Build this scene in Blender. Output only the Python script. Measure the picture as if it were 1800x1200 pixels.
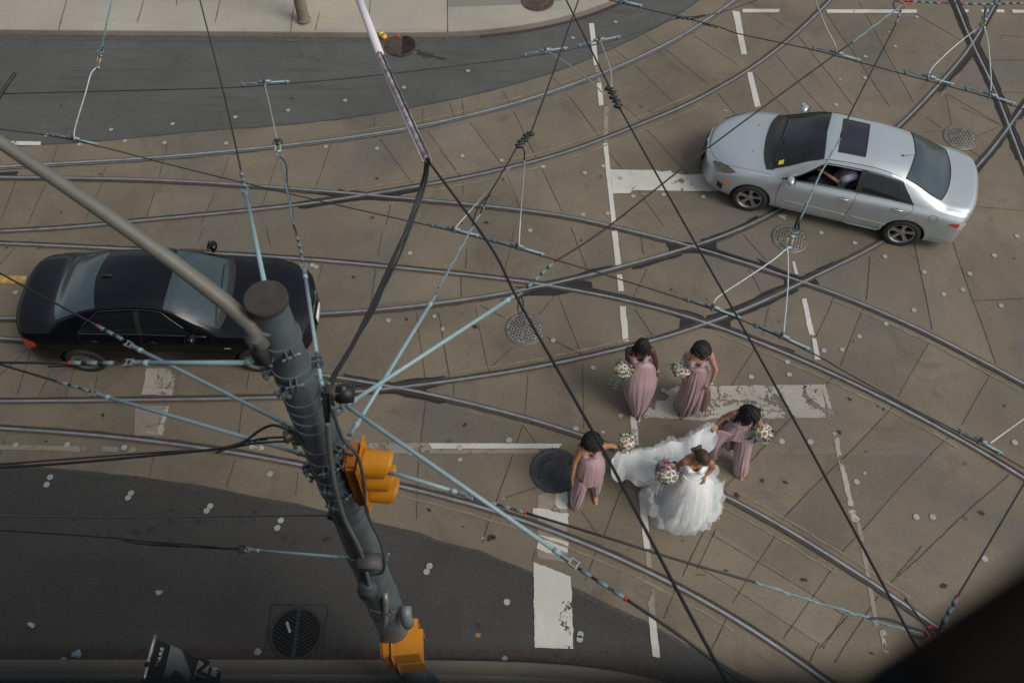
import bpy, bmesh, math, random
import numpy as np
from mathutils import Vector, Matrix, noise
R = math.radians
random.seed(7)
for o in list(bpy.data.objects): bpy.data.objects.remove(o)
SC = bpy.context.scene
COL = SC.collection
# ---------------------------------------------------------------- camera
FPX, NX, NY, CH = 1580.0, 893.0, 1620.0, 12.0       # focal (px of 1800), nadir point, camera height
_dn = Vector((NX-900, NY-600, FPX)).normalized()     # down, in x-right y-down z-forward
_up = -_dn
_fw = (Vector((0, 0, 1)) - _up*_up.z).normalized()
_rt = _fw.cross(_up)
CAMP = Vector((0, 0, CH))
cam = bpy.data.cameras.new('camera'); camo = bpy.data.objects.new('camera', cam); COL.objects.link(camo)
cam.sensor_width = 36; cam.lens = FPX/1800*36; cam.clip_start = 0.05; cam.clip_end = 600
# world axes rows -> camera matrix (blender cam: x right, y up, z back)
cx = Vector((_rt.x, _fw.x, _up.x)); cy = Vector((_rt.y, _fw.y, _up.y)); cz = Vector((_rt.z, _fw.z, _up.z))
M = Matrix((cx, -cy, -cz)).transposed().to_4x4(); M.translation = CAMP
camo.matrix_world = M
SC.camera = camo
cam.dof.use_dof = True; cam.dof.focus_distance = 12.6; cam.dof.aperture_fstop = 3.4

# ---------------------------------------------------------------- light
SUN_EL, SUN_AZ = 50, 122        # azimuth measured from +Y towards +X
world = bpy.data.worlds.new('World'); SC.world = world; world.use_nodes = True
wn = world.node_tree; wn.nodes.clear()
wo = wn.nodes.new('ShaderNodeOutputWorld'); bg = wn.nodes.new('ShaderNodeBackground')
sky = wn.nodes.new('ShaderNodeTexSky'); sky.sky_type = 'NISHITA'; sky.sun_disc = False
sky.sun_elevation = R(SUN_EL); sky.sun_rotation = R(SUN_AZ); sky.dust_density = 3.0; sky.air_density = 1.2
hs = wn.nodes.new('ShaderNodeHueSaturation'); hs.inputs['Saturation'].default_value = 0.40
# broken cloud cover
tc = wn.nodes.new('ShaderNodeTexCoord'); cn = wn.nodes.new('ShaderNodeTexNoise')
cn.inputs['Scale'].default_value = 2.2; cn.inputs['Detail'].default_value = 6
cr = wn.nodes.new('ShaderNodeMapRange'); cr.inputs[1].default_value = .3; cr.inputs[2].default_value = .7
cr.inputs[3].default_value = .62; cr.inputs[4].default_value = 1.35
mx = wn.nodes.new('ShaderNodeMix'); mx.data_type = 'RGBA'; mx.blend_type = 'MULTIPLY'; mx.inputs[0].default_value = 1
wn.links.new(tc.outputs['Generated'], cn.inputs['Vector']); wn.links.new(cn.outputs[0], cr.inputs[0])
wn.links.new(sky.outputs[0], hs.inputs['Color']); wn.links.new(hs.outputs[0], mx.inputs[6]); wn.links.new(cr.outputs[0], mx.inputs[7])
wn.links.new(mx.outputs[2], bg.inputs['Color']); bg.inputs['Strength'].default_value = 0.10
wn.links.new(bg.outputs[0], wo.inputs[0])
sl = bpy.data.lights.new('sun', 'SUN'); sl.energy = 1.3; sl.angle = R(26); sl.color = (1, .95, .87)
so = bpy.data.objects.new('sun', sl); COL.objects.link(so)
_sd = Vector((math.sin(R(SUN_AZ))*math.cos(R(SUN_EL)), math.cos(R(SUN_AZ))*math.cos(R(SUN_EL)), math.sin(R(SUN_EL))))
so.rotation_euler = _sd.to_track_quat('Z', 'Y').to_euler(); so.location = (6, 8, 30)
SC.view_settings.view_transform = 'Standard'; SC.view_settings.look = 'None'
SC.view_settings.gamma = 1; SC.view_settings.exposure = 0.32

# ---------------------------------------------------------------- helpers
def ray(u, v):
    c = Vector(((u-900)/FPX, (v-600)/FPX, 1.0))
    return Vector((_rt.dot(c), _fw.dot(c), _up.dot(c)))
def G(u, v, z=0.0):
    """place in the street seen at (u,v) of the survey frame, at height z"""
    r = ray(u, v); return CAMP + r*((z-CH)/r.z)
def atY(u, v, Y):
    r = ray(u, v); return CAMP + r*(Y/r.y)
def srgb(h):
    h = h.lstrip('#'); c = [int(h[i:i+2], 16)/255 for i in (0, 2, 4)]
    return tuple(((x+.055)/1.055)**2.4 if x > .04045 else x/12.92 for x in c)
MATS = {}
def mat(name, col, rough=.6, metal=0, var=.0, vscale=8, spec=.5, coat=0, alpha=1, bump=0, bscale=60, trans=0, col2=None, sss=0, sheen=0):
    if name in MATS: return MATS[name]
    m = bpy.data.materials.new(name); m.use_nodes = True; nt = m.node_tree
    b = nt.nodes['Principled BSDF']
    b.inputs['Roughness'].default_value = rough; b.inputs['Metallic'].default_value = metal
    b.inputs['Specular IOR Level'].default_value = spec; b.inputs['Coat Weight'].default_value = coat
    b.inputs['Coat Roughness'].default_value = .06
    b.inputs['Alpha'].default_value = alpha; b.inputs['Transmission Weight'].default_value = trans
    b.inputs['Sheen Weight'].default_value = sheen
    if sss: b.inputs['Subsurface Weight'].default_value = sss; b.inputs['Subsurface Scale'].default_value = .02
    tcn = nt.nodes.new('ShaderNodeTexCoord')
    n = nt.nodes.new('ShaderNodeTexNoise'); n.inputs['Scale'].default_value = vscale; n.inputs['Detail'].default_value = 8
    n.inputs['Roughness'].default_value = .62
    nt.links.new(tcn.outputs['Object'], n.inputs['Vector'])
    rp = nt.nodes.new('ShaderNodeValToRGB'); rp.color_ramp.elements[0].position = .32; rp.color_ramp.elements[1].position = .68
    c2 = col2 or tuple(min(1, c*(1+var)) for c in col)
    c1 = tuple(c*(1-var) for c in col)
    rp.color_ramp.elements[0].color = (*c1, 1); rp.color_ramp.elements[1].color = (*c2, 1)
    nt.links.new(n.outputs[0], rp.inputs[0]); nt.links.new(rp.outputs[0], b.inputs['Base Color'])
    if bump:
        n2 = nt.nodes.new('ShaderNodeTexNoise'); n2.inputs['Scale'].default_value = bscale; n2.inputs['Detail'].default_value = 4
        bp = nt.nodes.new('ShaderNodeBump'); bp.inputs['Strength'].default_value = bump; bp.inputs['Distance'].default_value = .01
        nt.links.new(tcn.outputs['Object'], n2.inputs['Vector']); nt.links.new(n2.outputs[0], bp.inputs['Height'])
        nt.links.new(bp.outputs[0], b.inputs['Normal'])
    MATS[name] = m; return m
def join(base, others):
    """fold further meshes into base, keeping each one's material"""
    bm = bmesh.new(); bm.from_mesh(base.data)
    for o in others:
        k = len(base.data.materials); base.data.materials.append(o.data.materials[0]); n0 = len(bm.faces)
        bm.from_mesh(o.data); bm.faces.ensure_lookup_table()
        for f in bm.faces[n0:]: f.material_index = k
    bm.to_mesh(base.data); bm.free()
    for o in others:
        me = o.data; bpy.data.objects.remove(o); bpy.data.meshes.remove(me)
    return base
def translucent(m, f=.45, col=(.85, .88, .9)):
    nt = m.node_tree; b = nt.nodes['Principled BSDF']; out = [n for n in nt.nodes if n.type == 'OUTPUT_MATERIAL'][0]
    al = b.inputs['Alpha'].default_value; b.inputs['Alpha'].default_value = 1
    tr = nt.nodes.new('ShaderNodeBsdfTranslucent'); tr.inputs[0].default_value = (*col, 1); mx_ = nt.nodes.new('ShaderNodeMixShader'); mx_.inputs[0].default_value = f
    nt.links.new(b.outputs[0], mx_.inputs[1]); nt.links.new(tr.outputs[0], mx_.inputs[2])
    if al < 1:
        tp = nt.nodes.new('ShaderNodeBsdfTransparent'); m2 = nt.nodes.new('ShaderNodeMixShader'); m2.inputs[0].default_value = al
        nt.links.new(tp.outputs[0], m2.inputs[1]); nt.links.new(mx_.outputs[0], m2.inputs[2]); nt.links.new(m2.outputs[0], out.inputs[0])
    else: nt.links.new(mx_.outputs[0], out.inputs[0])
def ground_mat(name, base, dark, light, grain, gscale=180, stain=.35, rough=.85, streak=0, wheel=None, spots=0, wear=0):
    """street surface: large mottling, stains, fine aggregate speckle"""
    m = bpy.data.materials.new(name); m.use_nodes = True; nt = m.node_tree; N = nt.nodes; L = nt.links
    b = N['Principled BSDF']; b.inputs['Roughness'].default_value = rough
    tcn = N.new('ShaderNodeTexCoord')
    def noise_(scale, detail=6, rough_=.6, src=None, dist=0):
        n = N.new('ShaderNodeTexNoise'); n.inputs['Scale'].default_value = scale; n.inputs['Detail'].default_value = detail
        n.inputs['Roughness'].default_value = rough_; n.inputs['Distortion'].default_value = dist
        L.new(src or tcn.outputs['Object'], n.inputs['Vector']); return n.outputs[0]
    def mapr(x, a, b_, c, d):
        k = N.new('ShaderNodeMapRange'); L.new(x, k.inputs[0])
        for i, v in enumerate((a, b_, c, d)): k.inputs[i+1].default_value = v
        return k.outputs[0]
    def mixc(f, a, b_, mode='MIX'):
        k = N.new('ShaderNodeMix'); k.data_type = 'RGBA'; k.blend_type = mode
        for s, i in ((f, 0), (a, 6), (b_, 7)):
            if isinstance(s, (float, int)): k.inputs[i].default_value = s
            elif isinstance(s, tuple): k.inputs[i].default_value = (*s, 1)
            else: L.new(s, k.inputs[i])
        return k.outputs[2]
    c = mixc(mapr(noise_(.55, 7, .6, dist=.4), .35, .68, 0, 1), dark, light)
    c = mixc(mapr(noise_(3.1, 8, .65), .3, .72, 0, .55), c, base)
    # grey water stains
    c = mixc(mapr(noise_(.9, 5, .7, dist=1.2), .54, .72, 0, stain), c, tuple(x*.55 for x in dark))
    gm = sum(base)/3; c = mixc(mapr(noise_(.33, 4, .55, dist=.8), .48, .66, 0, .55), c, (gm*.82, gm*.80, gm*.76))
    if streak:
        mp = N.new('ShaderNodeMapping'); mp.inputs['Scale'].default_value = (.35, 5, 1); L.new(tcn.outputs['Object'], mp.inputs[0])
        c = mixc(mapr(noise_(1.2, 6, .7, mp.outputs[0]), .52, .75, 0, streak), c, tuple(x*.5 for x in dark))
    if spots:
        v = N.new('ShaderNodeTexVoronoi'); v.inputs['Scale'].default_value = 2.1; v.inputs['Randomness'].default_value = 1
        L.new(tcn.outputs['Object'], v.inputs['Vector'])
        sz = mapr(noise_(1.7, 2), .45, .7, .0, .12)
        lt = N.new('ShaderNodeMath'); lt.operation = 'LESS_THAN'; L.new(v.outputs['Distance'], lt.inputs[0]); L.new(sz, lt.inputs[1])
        k = N.new('ShaderNodeMath'); k.operation = 'MULTIPLY'; k.inputs[1].default_value = spots; L.new(lt.outputs[0], k.inputs[0])
        c = mixc(k.outputs[0], c, tuple(x*.45 for x in dark))
    g = noise_(gscale, 3, .8)
    c = mixc(1.0, c, mixc(mapr(g, .3, .7, 0, 1), (1-grain,)*3, (1+grain,)*3), 'MULTIPLY')
    L.new(c, b.inputs['Base Color'])
    bp = N.new('ShaderNodeBump'); bp.inputs['Strength'].default_value = .35; bp.inputs['Distance'].default_value = .004
    L.new(g, bp.inputs['Height']); L.new(bp.outputs[0], b.inputs['Normal'])
    if wear:      # paint flaked off down to the road
        w1 = noise_(2.2, 7, .72, dist=.6); w2 = noise_(24, 3, .6)
        ad = N.new('ShaderNodeMath'); ad.operation = 'MULTIPLY_ADD'; L.new(w2, ad.inputs[0]); ad.inputs[1].default_value = .22; L.new(w1, ad.inputs[2])
        L.new(mapr(ad.outputs[0], wear, wear+.035, 0, 1), b.inputs['Alpha'])
    MATS[name] = m; return m

class MB:
    """collects shapes into one mesh"""
    def __init__(s): s.v = []; s.f = []
    def add(s, vs, fs):
        n = len(s.v); s.v += [Vector(v) for v in vs]; s.f += [tuple(i+n for i in f) for f in fs]; return s
    def box(s, c, d, rot=None, bev=0):
        x, y, z = (k/2 for k in d)
        if bev:
            bm = bmesh.new(); bmesh.ops.create_cube(bm, size=1)
            for v in bm.verts: v.co = Vector((v.co.x*d[0], v.co.y*d[1], v.co.z*d[2]))
            bmesh.ops.bevel(bm, geom=bm.edges[:], offset=bev, segments=2, affect='EDGES')
            bm.verts.index_update()
            vs = [v.co.copy() for v in bm.verts]; fs = [tuple(q.index for q in f.verts) for f in bm.faces]; bm.free()
        else:
            vs = [Vector((a*x, b*y, e*z)) for a in (-1, 1) for b in (-1, 1) for e in (-1, 1)]
            fs = [(0, 1, 3, 2), (4, 6, 7, 5), (0, 4, 5, 1), (2, 3, 7, 6), (0, 2, 6, 4), (1, 5, 7, 3)]
        c = Vector(c)
        vs = [c + (rot @ v if rot else v) for v in vs]
        return s.add(vs, fs)
    def tube(s, pts, r, n=8, caps=True, flat=1.0, upv=None):
        pts = [Vector(p) for p in pts]
        rs = r if isinstance(r, (list, tuple)) else [r]*len(pts)
        vs, fs = [], []; prev = None
        for i, p in enumerate(pts):
            t = (pts[min(i+1, len(pts)-1)] - pts[max(i-1, 0)])
            if t.length < 1e-9: t = Vector((0, 0, 1))
            t.normalize()
            if prev is None:
                a = Vector(upv) if upv else (Vector((0, 0, 1)) if abs(t.z) < .9 else Vector((1, 0, 0)))
            else: a = prev
            a = (a - t*a.dot(t)).normalized(); prev = a; b = t.cross(a)
            for k in range(n):
                th = 2*math.pi*k/n
                vs.append(p + (a*math.cos(th)*flat + b*math.sin(th))*rs[i])
        for i in range(len(pts)-1):
            for k in range(n):
                k2 = (k+1) % n
                fs.append((i*n+k, i*n+k2, (i+1)*n+k2, (i+1)*n+k))
        if caps:
            fs.append(tuple(range(n-1, -1, -1))); fs.append(tuple((len(pts)-1)*n+k for k in range(n)))
        return s.add(vs, fs)
    def cyl(s, c, r, h, n=24, axis=(0, 0, 1)):
        a = Vector(axis).normalized()*h/2; c = Vector(c); return s.tube([c-a, c+a], r, n)
    def lathe(s, prof, c, axis=(0, 0, 1), n=32):
        a = Vector(axis).normalized(); c = Vector(c)
        u = a.orthogonal().normalized(); w = a.cross(u); vs, fs = [], []
        for (r, h) in prof:
            for k in range(n):
                th = 2*math.pi*k/n; vs.append(c + a*h + (u*math.cos(th)+w*math.sin(th))*r)
        for i in range(len(prof)-1):
            for k in range(n):
                k2 = (k+1) % n; fs.append((i*n+k, i*n+k2, (i+1)*n+k2, (i+1)*n+k))
        return s.add(vs, fs)
    def ell(s, c, r, rot=None, nu=16, nv=10, fn=None):
        c = Vector(c); vs, fs = [], []
        for j in range(nv+1):
            ph = math.pi*j/nv
            for k in range(nu):
                th = 2*math.pi*k/nu
                d = Vector((math.sin(ph)*math.cos(th), math.sin(ph)*math.sin(th), math.cos(ph)))
                q = 1 + (fn(d) if fn else 0)
                p = Vector((d.x*r[0], d.y*r[1], d.z*r[2]))*q
                vs.append(c + (rot @ p if rot else p))
        for j in range(nv):
            for k in range(nu):
                k2 = (k+1) % nu; fs.append((j*nu+k, (j+1)*nu+k, (j+1)*nu+k2, j*nu+k2))
        return s.add(vs, fs)
    def poly(s, pts):
        n = len(s.v); s.v += [Vector(p) for p in pts]; s.f.append(tuple(range(n, n+len(pts)))); return s
    def grid(s, fn, nu, nv, wrap=False):
        vs = [fn(i/(nu if wrap else nu-1), j/(nv-1)) for j in range(nv) for i in range(nu)]
        fs = []
        for j in range(nv-1):
            for i in range(nu if wrap else nu-1):
                i2 = (i+1) % nu; fs.append((j*nu+i, j*nu+i2, (j+1)*nu+i2, (j+1)*nu+i))
        return s.add(vs, fs)
    def xf(s, m):
        s.v = [m @ v for v in s.v]; return s
    def build(s, name, m, parent=None, smooth=True, auto=None, flipz=False, merge=False):
        me = bpy.data.meshes.new(name); me.from_pydata([tuple(v) for v in s.v], [], s.f)
        bm = bmesh.new(); bm.from_mesh(me)
        if merge: bmesh.ops.remove_doubles(bm, verts=bm.verts, dist=1e-5)
        if flipz:
            for f in bm.faces:
                if f.normal.z < 0: f.normal_flip()
        else: bmesh.ops.recalc_face_normals(bm, faces=bm.faces)
        bm.to_mesh(me); bm.free()
        if m is not None: me.materials.append(m if not isinstance(m, str) else MATS[m])
        if smooth: me.polygons.foreach_set('use_smooth', [True]*len(me.polygons))
        if smooth and auto: 
            try: me.set_sharp_from_angle(angle=R(auto))
            except Exception: pass
        o = bpy.data.objects.new(name, me); COL.objects.link(o)
        if parent is not None: o.parent = parent
        return o
def thing(name, label, cat, loc=(0, 0, 0), rz=0, group=None):
    o = bpy.data.objects.new(name, None); COL.objects.link(o); o.location = loc; o.rotation_euler = (0, 0, rz)
    o.empty_display_size = .1; o['label'] = label; o['category'] = cat
    if group: o['group'] = group
    return o
def tag(o, label, cat, group=None):
    o['label'] = label; o['category'] = cat
    if group: o['group'] = group
    return o
def struct(o): o['kind'] = 'structure'; return o
def crom(P, t):
    n = len(P); x = min(max(t, 0), 1)*(n-1); i = min(int(x), n-2); f = x-i
    p0, p1, p2, p3 = P[max(i-1, 0)], P[i], P[i+1], P[min(i+2, n-1)]
    return .5*((2*p1)+(p2-p0)*f+(2*p0-5*p1+4*p2-p3)*f*f+(3*p1-p0-3*p2+p3)*f**3)
def smooth_line(pts, step=.15):
    """chord-length resampled spline through points, lightly smoothed"""
    P = [Vector(p) for p in pts]; out = [crom(P, i/(len(P)*12)) for i in range(len(P)*12+1)]
    L = [0]
    for a, b in zip(out, out[1:]): L.append(L[-1]+(b-a).length)
    n = max(2, int(L[-1]/step)); res = []; j = 0
    for k in range(n+1):
        d = L[-1]*k/n
        while j < len(L)-2 and L[j+1] < d: j += 1
        f = (d-L[j])/max(1e-9, L[j+1]-L[j]); res.append(out[j].lerp(out[j+1], f))
    for _ in range(14):
        res = [res[0]]+[(res[i-1]+res[i]*2+res[i+1])/4 for i in range(1, len(res)-1)]+[res[-1]]
    return res
def strip(mb, line, off, w, z, jit=0, seed=0, h=0):
    """flat ribbon along a ground line, optionally with raised height"""
    rnd = random.Random(seed); n = len(line); vs = []; fs = []
    for i, p in enumerate(line):
        t = (line[min(i+1, n-1)]-line[max(i-1, 0)]); t.z = 0; t.normalize(); q = Vector((-t.y, t.x, 0))
        a = off-w/2-(rnd.random()**3)*jit; b = off+w/2+(rnd.random()**3)*jit
        A = p+q*a; B = p+q*b
        vs += [Vector((A.x, A.y, z)), Vector((B.x, B.y, z))]
        if h: vs += [Vector((A.x, A.y, z-h)), Vector((B.x, B.y, z-h))]
    k = 4 if h else 2
    for i in range(n-1):
        a = i*k; b = a+k; fs.append((a, a+1, b+1, b))
        if h: fs += [(a+2, a, b, b+2), (a+1, a+3, b+3, b+1)]
    return mb.add(vs, fs)
def fill_poly(mb, pts):
    """triangulated n-gon (may be concave)"""
    from mathutils.geometry import tessellate_polygon
    tr = tessellate_polygon([pts]); n = len(mb.v); mb.v += [Vector(p) for p in pts]; mb.f += [tuple(n+i for i in t) for t in tr]; return mb
def rough_poly(pts, step=.05, jit=.012, seed=1):
    """outline with worn, uneven edges"""
    out = []; s = 0
    for i, p in enumerate(pts):
        q = pts[(i+1) % len(pts)]; L = (q-p).length; n = max(1, int(L/(step*.5)))
        d = (q-p).normalized(); w = Vector((-d.y, d.x, 0))
        for k in range(n):
            x = s+L*k/n; e = noise.noise(Vector((x*4.5, seed*3.7, 0)))*1.5+noise.noise(Vector((x*14, seed*1.3, 5)))*.8+noise.noise(Vector((x*40, seed, 9)))*.45
            e = math.copysign(abs(e)**1.4, e)
            out.append(p.lerp(q, k/n)+w*(e*jit*min(1, 3*k/n+.15, 3*(1-k/n)+.15)))
        s += L
    return out
def text_mesh(txt, size, m, parent=None, loc=(0, 0, 0), rot=None, name='lettering', ext=.002, bold=0, spacing=1):
    c = bpy.data.curves.new('t', 'FONT'); c.body = txt; c.size = size; c.extrude = ext; c.align_x = 'CENTER'; c.align_y = 'CENTER'
    c.offset = bold; c.space_character = spacing
    o = bpy.data.objects.new('t', c); COL.objects.link(o)
    bpy.context.view_layer.update()
    me = bpy.data.meshes.new_from_object(o.evaluated_get(bpy.context.evaluated_depsgraph_get()))
    bpy.data.objects.remove(o); me.name = name
    mm = Matrix.Translation(loc) @ (rot.to_4x4() if rot else Matrix.Identity(4)); me.transform(mm)
    me.materials.clear(); me.materials.append(m)
    ob = bpy.data.objects.new(name, me); COL.objects.link(ob)
    if parent is not None: ob.parent = parent
    return ob
def Px(pts, z=0.0): return [G(u, v, z) for (u, v) in pts]

# ---------------------------------------------------------------- materials
CONC = ground_mat('track_concrete', (.150, .123, .086), (.106, .088, .064), (.192, .158, .111), .24, 46, .5, spots=.6)
ASPH = ground_mat('asphalt', (.078, .079, .074), (.062, .063, .060), (.092, .094, .088), .55, 48, .35, streak=.7, spots=.6)
ASPHS = ground_mat('asphalt_dimmed', (.042, .040, .037), (.034, .033, .031), (.052, .049, .045), .60, 46, .35, streak=.2, spots=.8)  # brownish near asphalt, its colour darkened further to imitate vignetting towards the bottom
WALK = ground_mat('sidewalk_concrete', (.32, .300, .248), (.28, .262, .215), (.36, .338, .285), .12, 50, .25, streak=.18)
WALKT = ground_mat('sidewalk_tan', (.36, .315, .242), (.32, .28, .215), (.40, .350, .272), .12, 50, .2)
KERB = ground_mat('kerb_concrete', (.182, .158, .126), (.140, .119, .095), (.217, .189, .154), .10, 140, .4)
BRICKG = mat('red_gutter', (.045, .033, .029), .9, var=.35, vscale=9)
JOINT = mat('joint_seal', (.046, .037, .029), .9, var=.4, vscale=14)
TAR = mat('rail_filler', (.048, .043, .038), .8, var=.35, vscale=18)
RUST = mat('rust_band', (.081, .055, .036), .9, var=.35, vscale=12)
RAIL = mat('rail_steel', (.25, .268, .28), .5, .45, var=.22, vscale=5)
RAILB = mat('rail_bright', (.36, .375, .385), .42, .55, var=.2, vscale=7)
FROG = mat('casting_steel', (.028, .025, .027), .55, .4, var=.25, vscale=10)
PAINT = ground_mat('road_paint', (.493, .480, .440), (.396, .383, .343), (.563, .546, .502), .14, 50, .35, wear=.44)
PAINTW = ground_mat('worn_paint', (.357, .336, .289), (.255, .230, .191), (.425, .404, .357), .16, 50, .6, wear=.535)
GHOST = ground_mat('paint_ghost', (.235, .207, .168), (.18, .157, .125), (.28, .25, .205), .14, 50, .4, wear=.50)
YPAINT = mat('yellow_paint', (.42, .24, .06), .85, var=.35, vscale=9)
DOT = mat('dot_paint', (.285, .292, .28), .8, var=.15, vscale=9)
# ================================================================ SETTING
# asphalt: one sheet to the horizon
struct(MB().poly([(-260, -60, 0), (260, -60, 0), (260, 400, 0), (-260, 400, 0)]).build('road', ASPH, smooth=False, flipz=True))
NB = [(-400, 268), (0, 258), (177, 250), (283, 238), (400, 227), (500, 221), (600, 212), (733, 190), (813, 173), (887, 155), (967, 133), (1047, 100), (1133, 62), (1167, 43), (1200, 25), (1240, -3), (1290, -50), (1350, -130)]
SB = [(-400, 790), (0, 808), (123, 820), (267, 840), (400, 858), (593, 890), (653, 903), (733, 925), (867, 963), (937, 985), (1000, 1013), (1083, 1047), (1167, 1090), (1200, 1110), (1300, 1172), (1400, 1240)]
nb = smooth_line(Px(NB), .3); sb = smooth_line(Px(SB), .3)
for _ in range(90): sb = [sb[0]]+[(sb[i-1]+sb[i]*2+sb[i+1])/4 for i in range(1, len(sb)-1)]+[sb[-1]]
rnd = random.Random(3)
jn = [Vector((p.x, p.y+rnd.gauss(0, .007), .004)) for p in nb]; js = [Vector((p.x, p.y+rnd.gauss(0, .008), .004)) for p in sb]
far = [Vector((45, 60, .004)), Vector((60, 30, .004)), Vector((60, -8, .004)), Vector((js[-1].x+1, -8, .004))]
bed = MB(); fill_poly(bed, jn+[Vector((jn[-1].x+3, 60, .004))]+far+js[::-1])
struct(bed.build('track_bed_pavement', CONC, smooth=False, flipz=True))
ed = MB(); strip(ed, jn, 0.01, .018, .0075, .02, 5); strip(ed, js, 0, .030, .0075, .04, 6)
struct(ed.build('pavement_edge_seam', TAR, smooth=False, flipz=True))
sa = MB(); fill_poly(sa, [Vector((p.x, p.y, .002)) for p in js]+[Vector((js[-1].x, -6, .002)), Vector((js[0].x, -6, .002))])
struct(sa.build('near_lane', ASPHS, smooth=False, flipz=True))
# north sidewalk with kerb (0.15 m)
K0 = [(-400, 48), (0, 53), (260, 55), (511, 57), (640, 58), (787, 58), (867, 53), (933, 44), (1000, 30), (1067, 8), (1110, -12), (1150, -42), (1200, -95)]
KH = .09
kl = smooth_line(Px(K0, KH), .25)
kf = [Vector((p.x, p.y, 0)) for p in kl]
def off_line(line, d):
    out = []
    for i, p in enumerate(line):
        t = (line[min(i+1, len(line)-1)]-line[max(i-1, 0)]); t.z = 0; t.normalize(); out.append(p+Vector((-t.y, t.x, 0))*d)
    return out
k_in = off_line(kl, .16)
kb = MB(); n = len(kl)
vs = []
for i in range(n):
    a = kl[i]; q = k_in[i]; o_ = off_line([kl[max(i-1, 0)], kl[i], kl[min(i+1, n-1)]], -.025)[1]
    vs += [Vector((o_.x, o_.y, 0)), Vector((a.x, a.y, KH-.012)), a.lerp(q, .12), Vector((q.x, q.y, KH+.002))]
    vs[-2].z = KH
fs = []
for i in range(n-1):
    for k in range(2): fs.append((i*4+k, (i+1)*4+k, (i+1)*4+k+1, i*4+k+1))
kb.add(vs, fs); struct(kb.build('kerb', KERB, smooth=False, flipz=True))
kb = MB().add(vs, [(i*4+2, i*4+6, i*4+7, i*4+3) for i in range(n-1)]); struct(kb.build('kerb_top', WALK, smooth=False, flipz=True))
sw = MB(); top = [Vector((p.x, p.y, KH-.001)) for p in k_in]
fill_poly(sw, top+[Vector((top[-1].x, 60, KH-.001)), Vector((top[0].x, 60, KH-.001))])
struct(sw.build('sidewalk', WALK, smooth=False, flipz=True))
t1 = MB(); fill_poly(t1, Px([(516, -25), (785, -25), (786, 52), (512, 52)], KH+.0045))
struct(t1.build('sidewalk_tan_slab', WALKT, smooth=False, flipz=True))
t2 = MB(); fill_poly(t2, [p for p in Px([(786, -30), (1004, -30), (998, -2), (960, 6), (880, 9), (786, 12)], KH+.0045)])
struct(t2.build('sidewalk_patch', mat('dark_concrete', (.19, .18, .16), .9, var=.12, vscale=30), smooth=False, flipz=True))
gu = MB(); strip(gu, [p for p in off_line(kf, -.085) if p.x > -.9], 0, .07, .0045, .02, 8)
struct(gu.build('gutter_band', BRICKG, smooth=False, flipz=True))
gu = MB(); strip(gu, [p for p in off_line(kf, -.10) if p.x <= -.8], 0, .16, .0045, .03, 8)
struct(gu.build('gutter_grime', mat('grime', (.075, .067, .06), .9, var=.3, vscale=11), smooth=False, flipz=True))
# near sidewalk with kerb under the building, rounding the corner at the lower right
KS = smooth_line(Px([(-900, 1158), (0, 1158), (300, 1158), (560, 1158), (850, 1160), (1000, 1166), (1100, 1178), (1200, 1203), (1300, 1240), (1400, 1300)], .12), .2)
KS = [KS[0]+(KS[0]-KS[6]).normalized()*30]+KS+[KS[-1]+Vector((.5, -.7, 0)), KS[-1]+Vector((.8, -4, 0))]
ki = off_line(KS, -.18); vs = []
for i in range(len(KS)):
    a = KS[i]; q = ki[i]; vs += [Vector((a.x, a.y, 0)), Vector((a.x, a.y, .108)), a.lerp(q, .12), Vector((q.x, q.y, .122))]; vs[-2].z = .12
fs = []
for i in range(len(KS)-1):
    for k in range(3): fs.append((i*4+k, (i+1)*4+k, (i+1)*4+k+1, i*4+k+1))
struct(MB().add(vs, fs).build('kerb_south', KERB, smooth=False, flipz=True))
ssw = MB(); fill_poly(ssw, [Vector((p.x, p.y, .119)) for p in ki]+[Vector((ki[0].x, -4, .119))])
struct(ssw.build('sidewalk_south', WALK, smooth=False, flipz=True))
gs = MB(); gl = [Vector((p.x, p.y, 0)) for p in off_line(KS, .09)[1:-2]]
strip(gs, gl, 0, .13, .0055, .03, 12); struct(gs.build('gutter_band_south', BRICKG, smooth=False, flipz=True))
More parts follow.
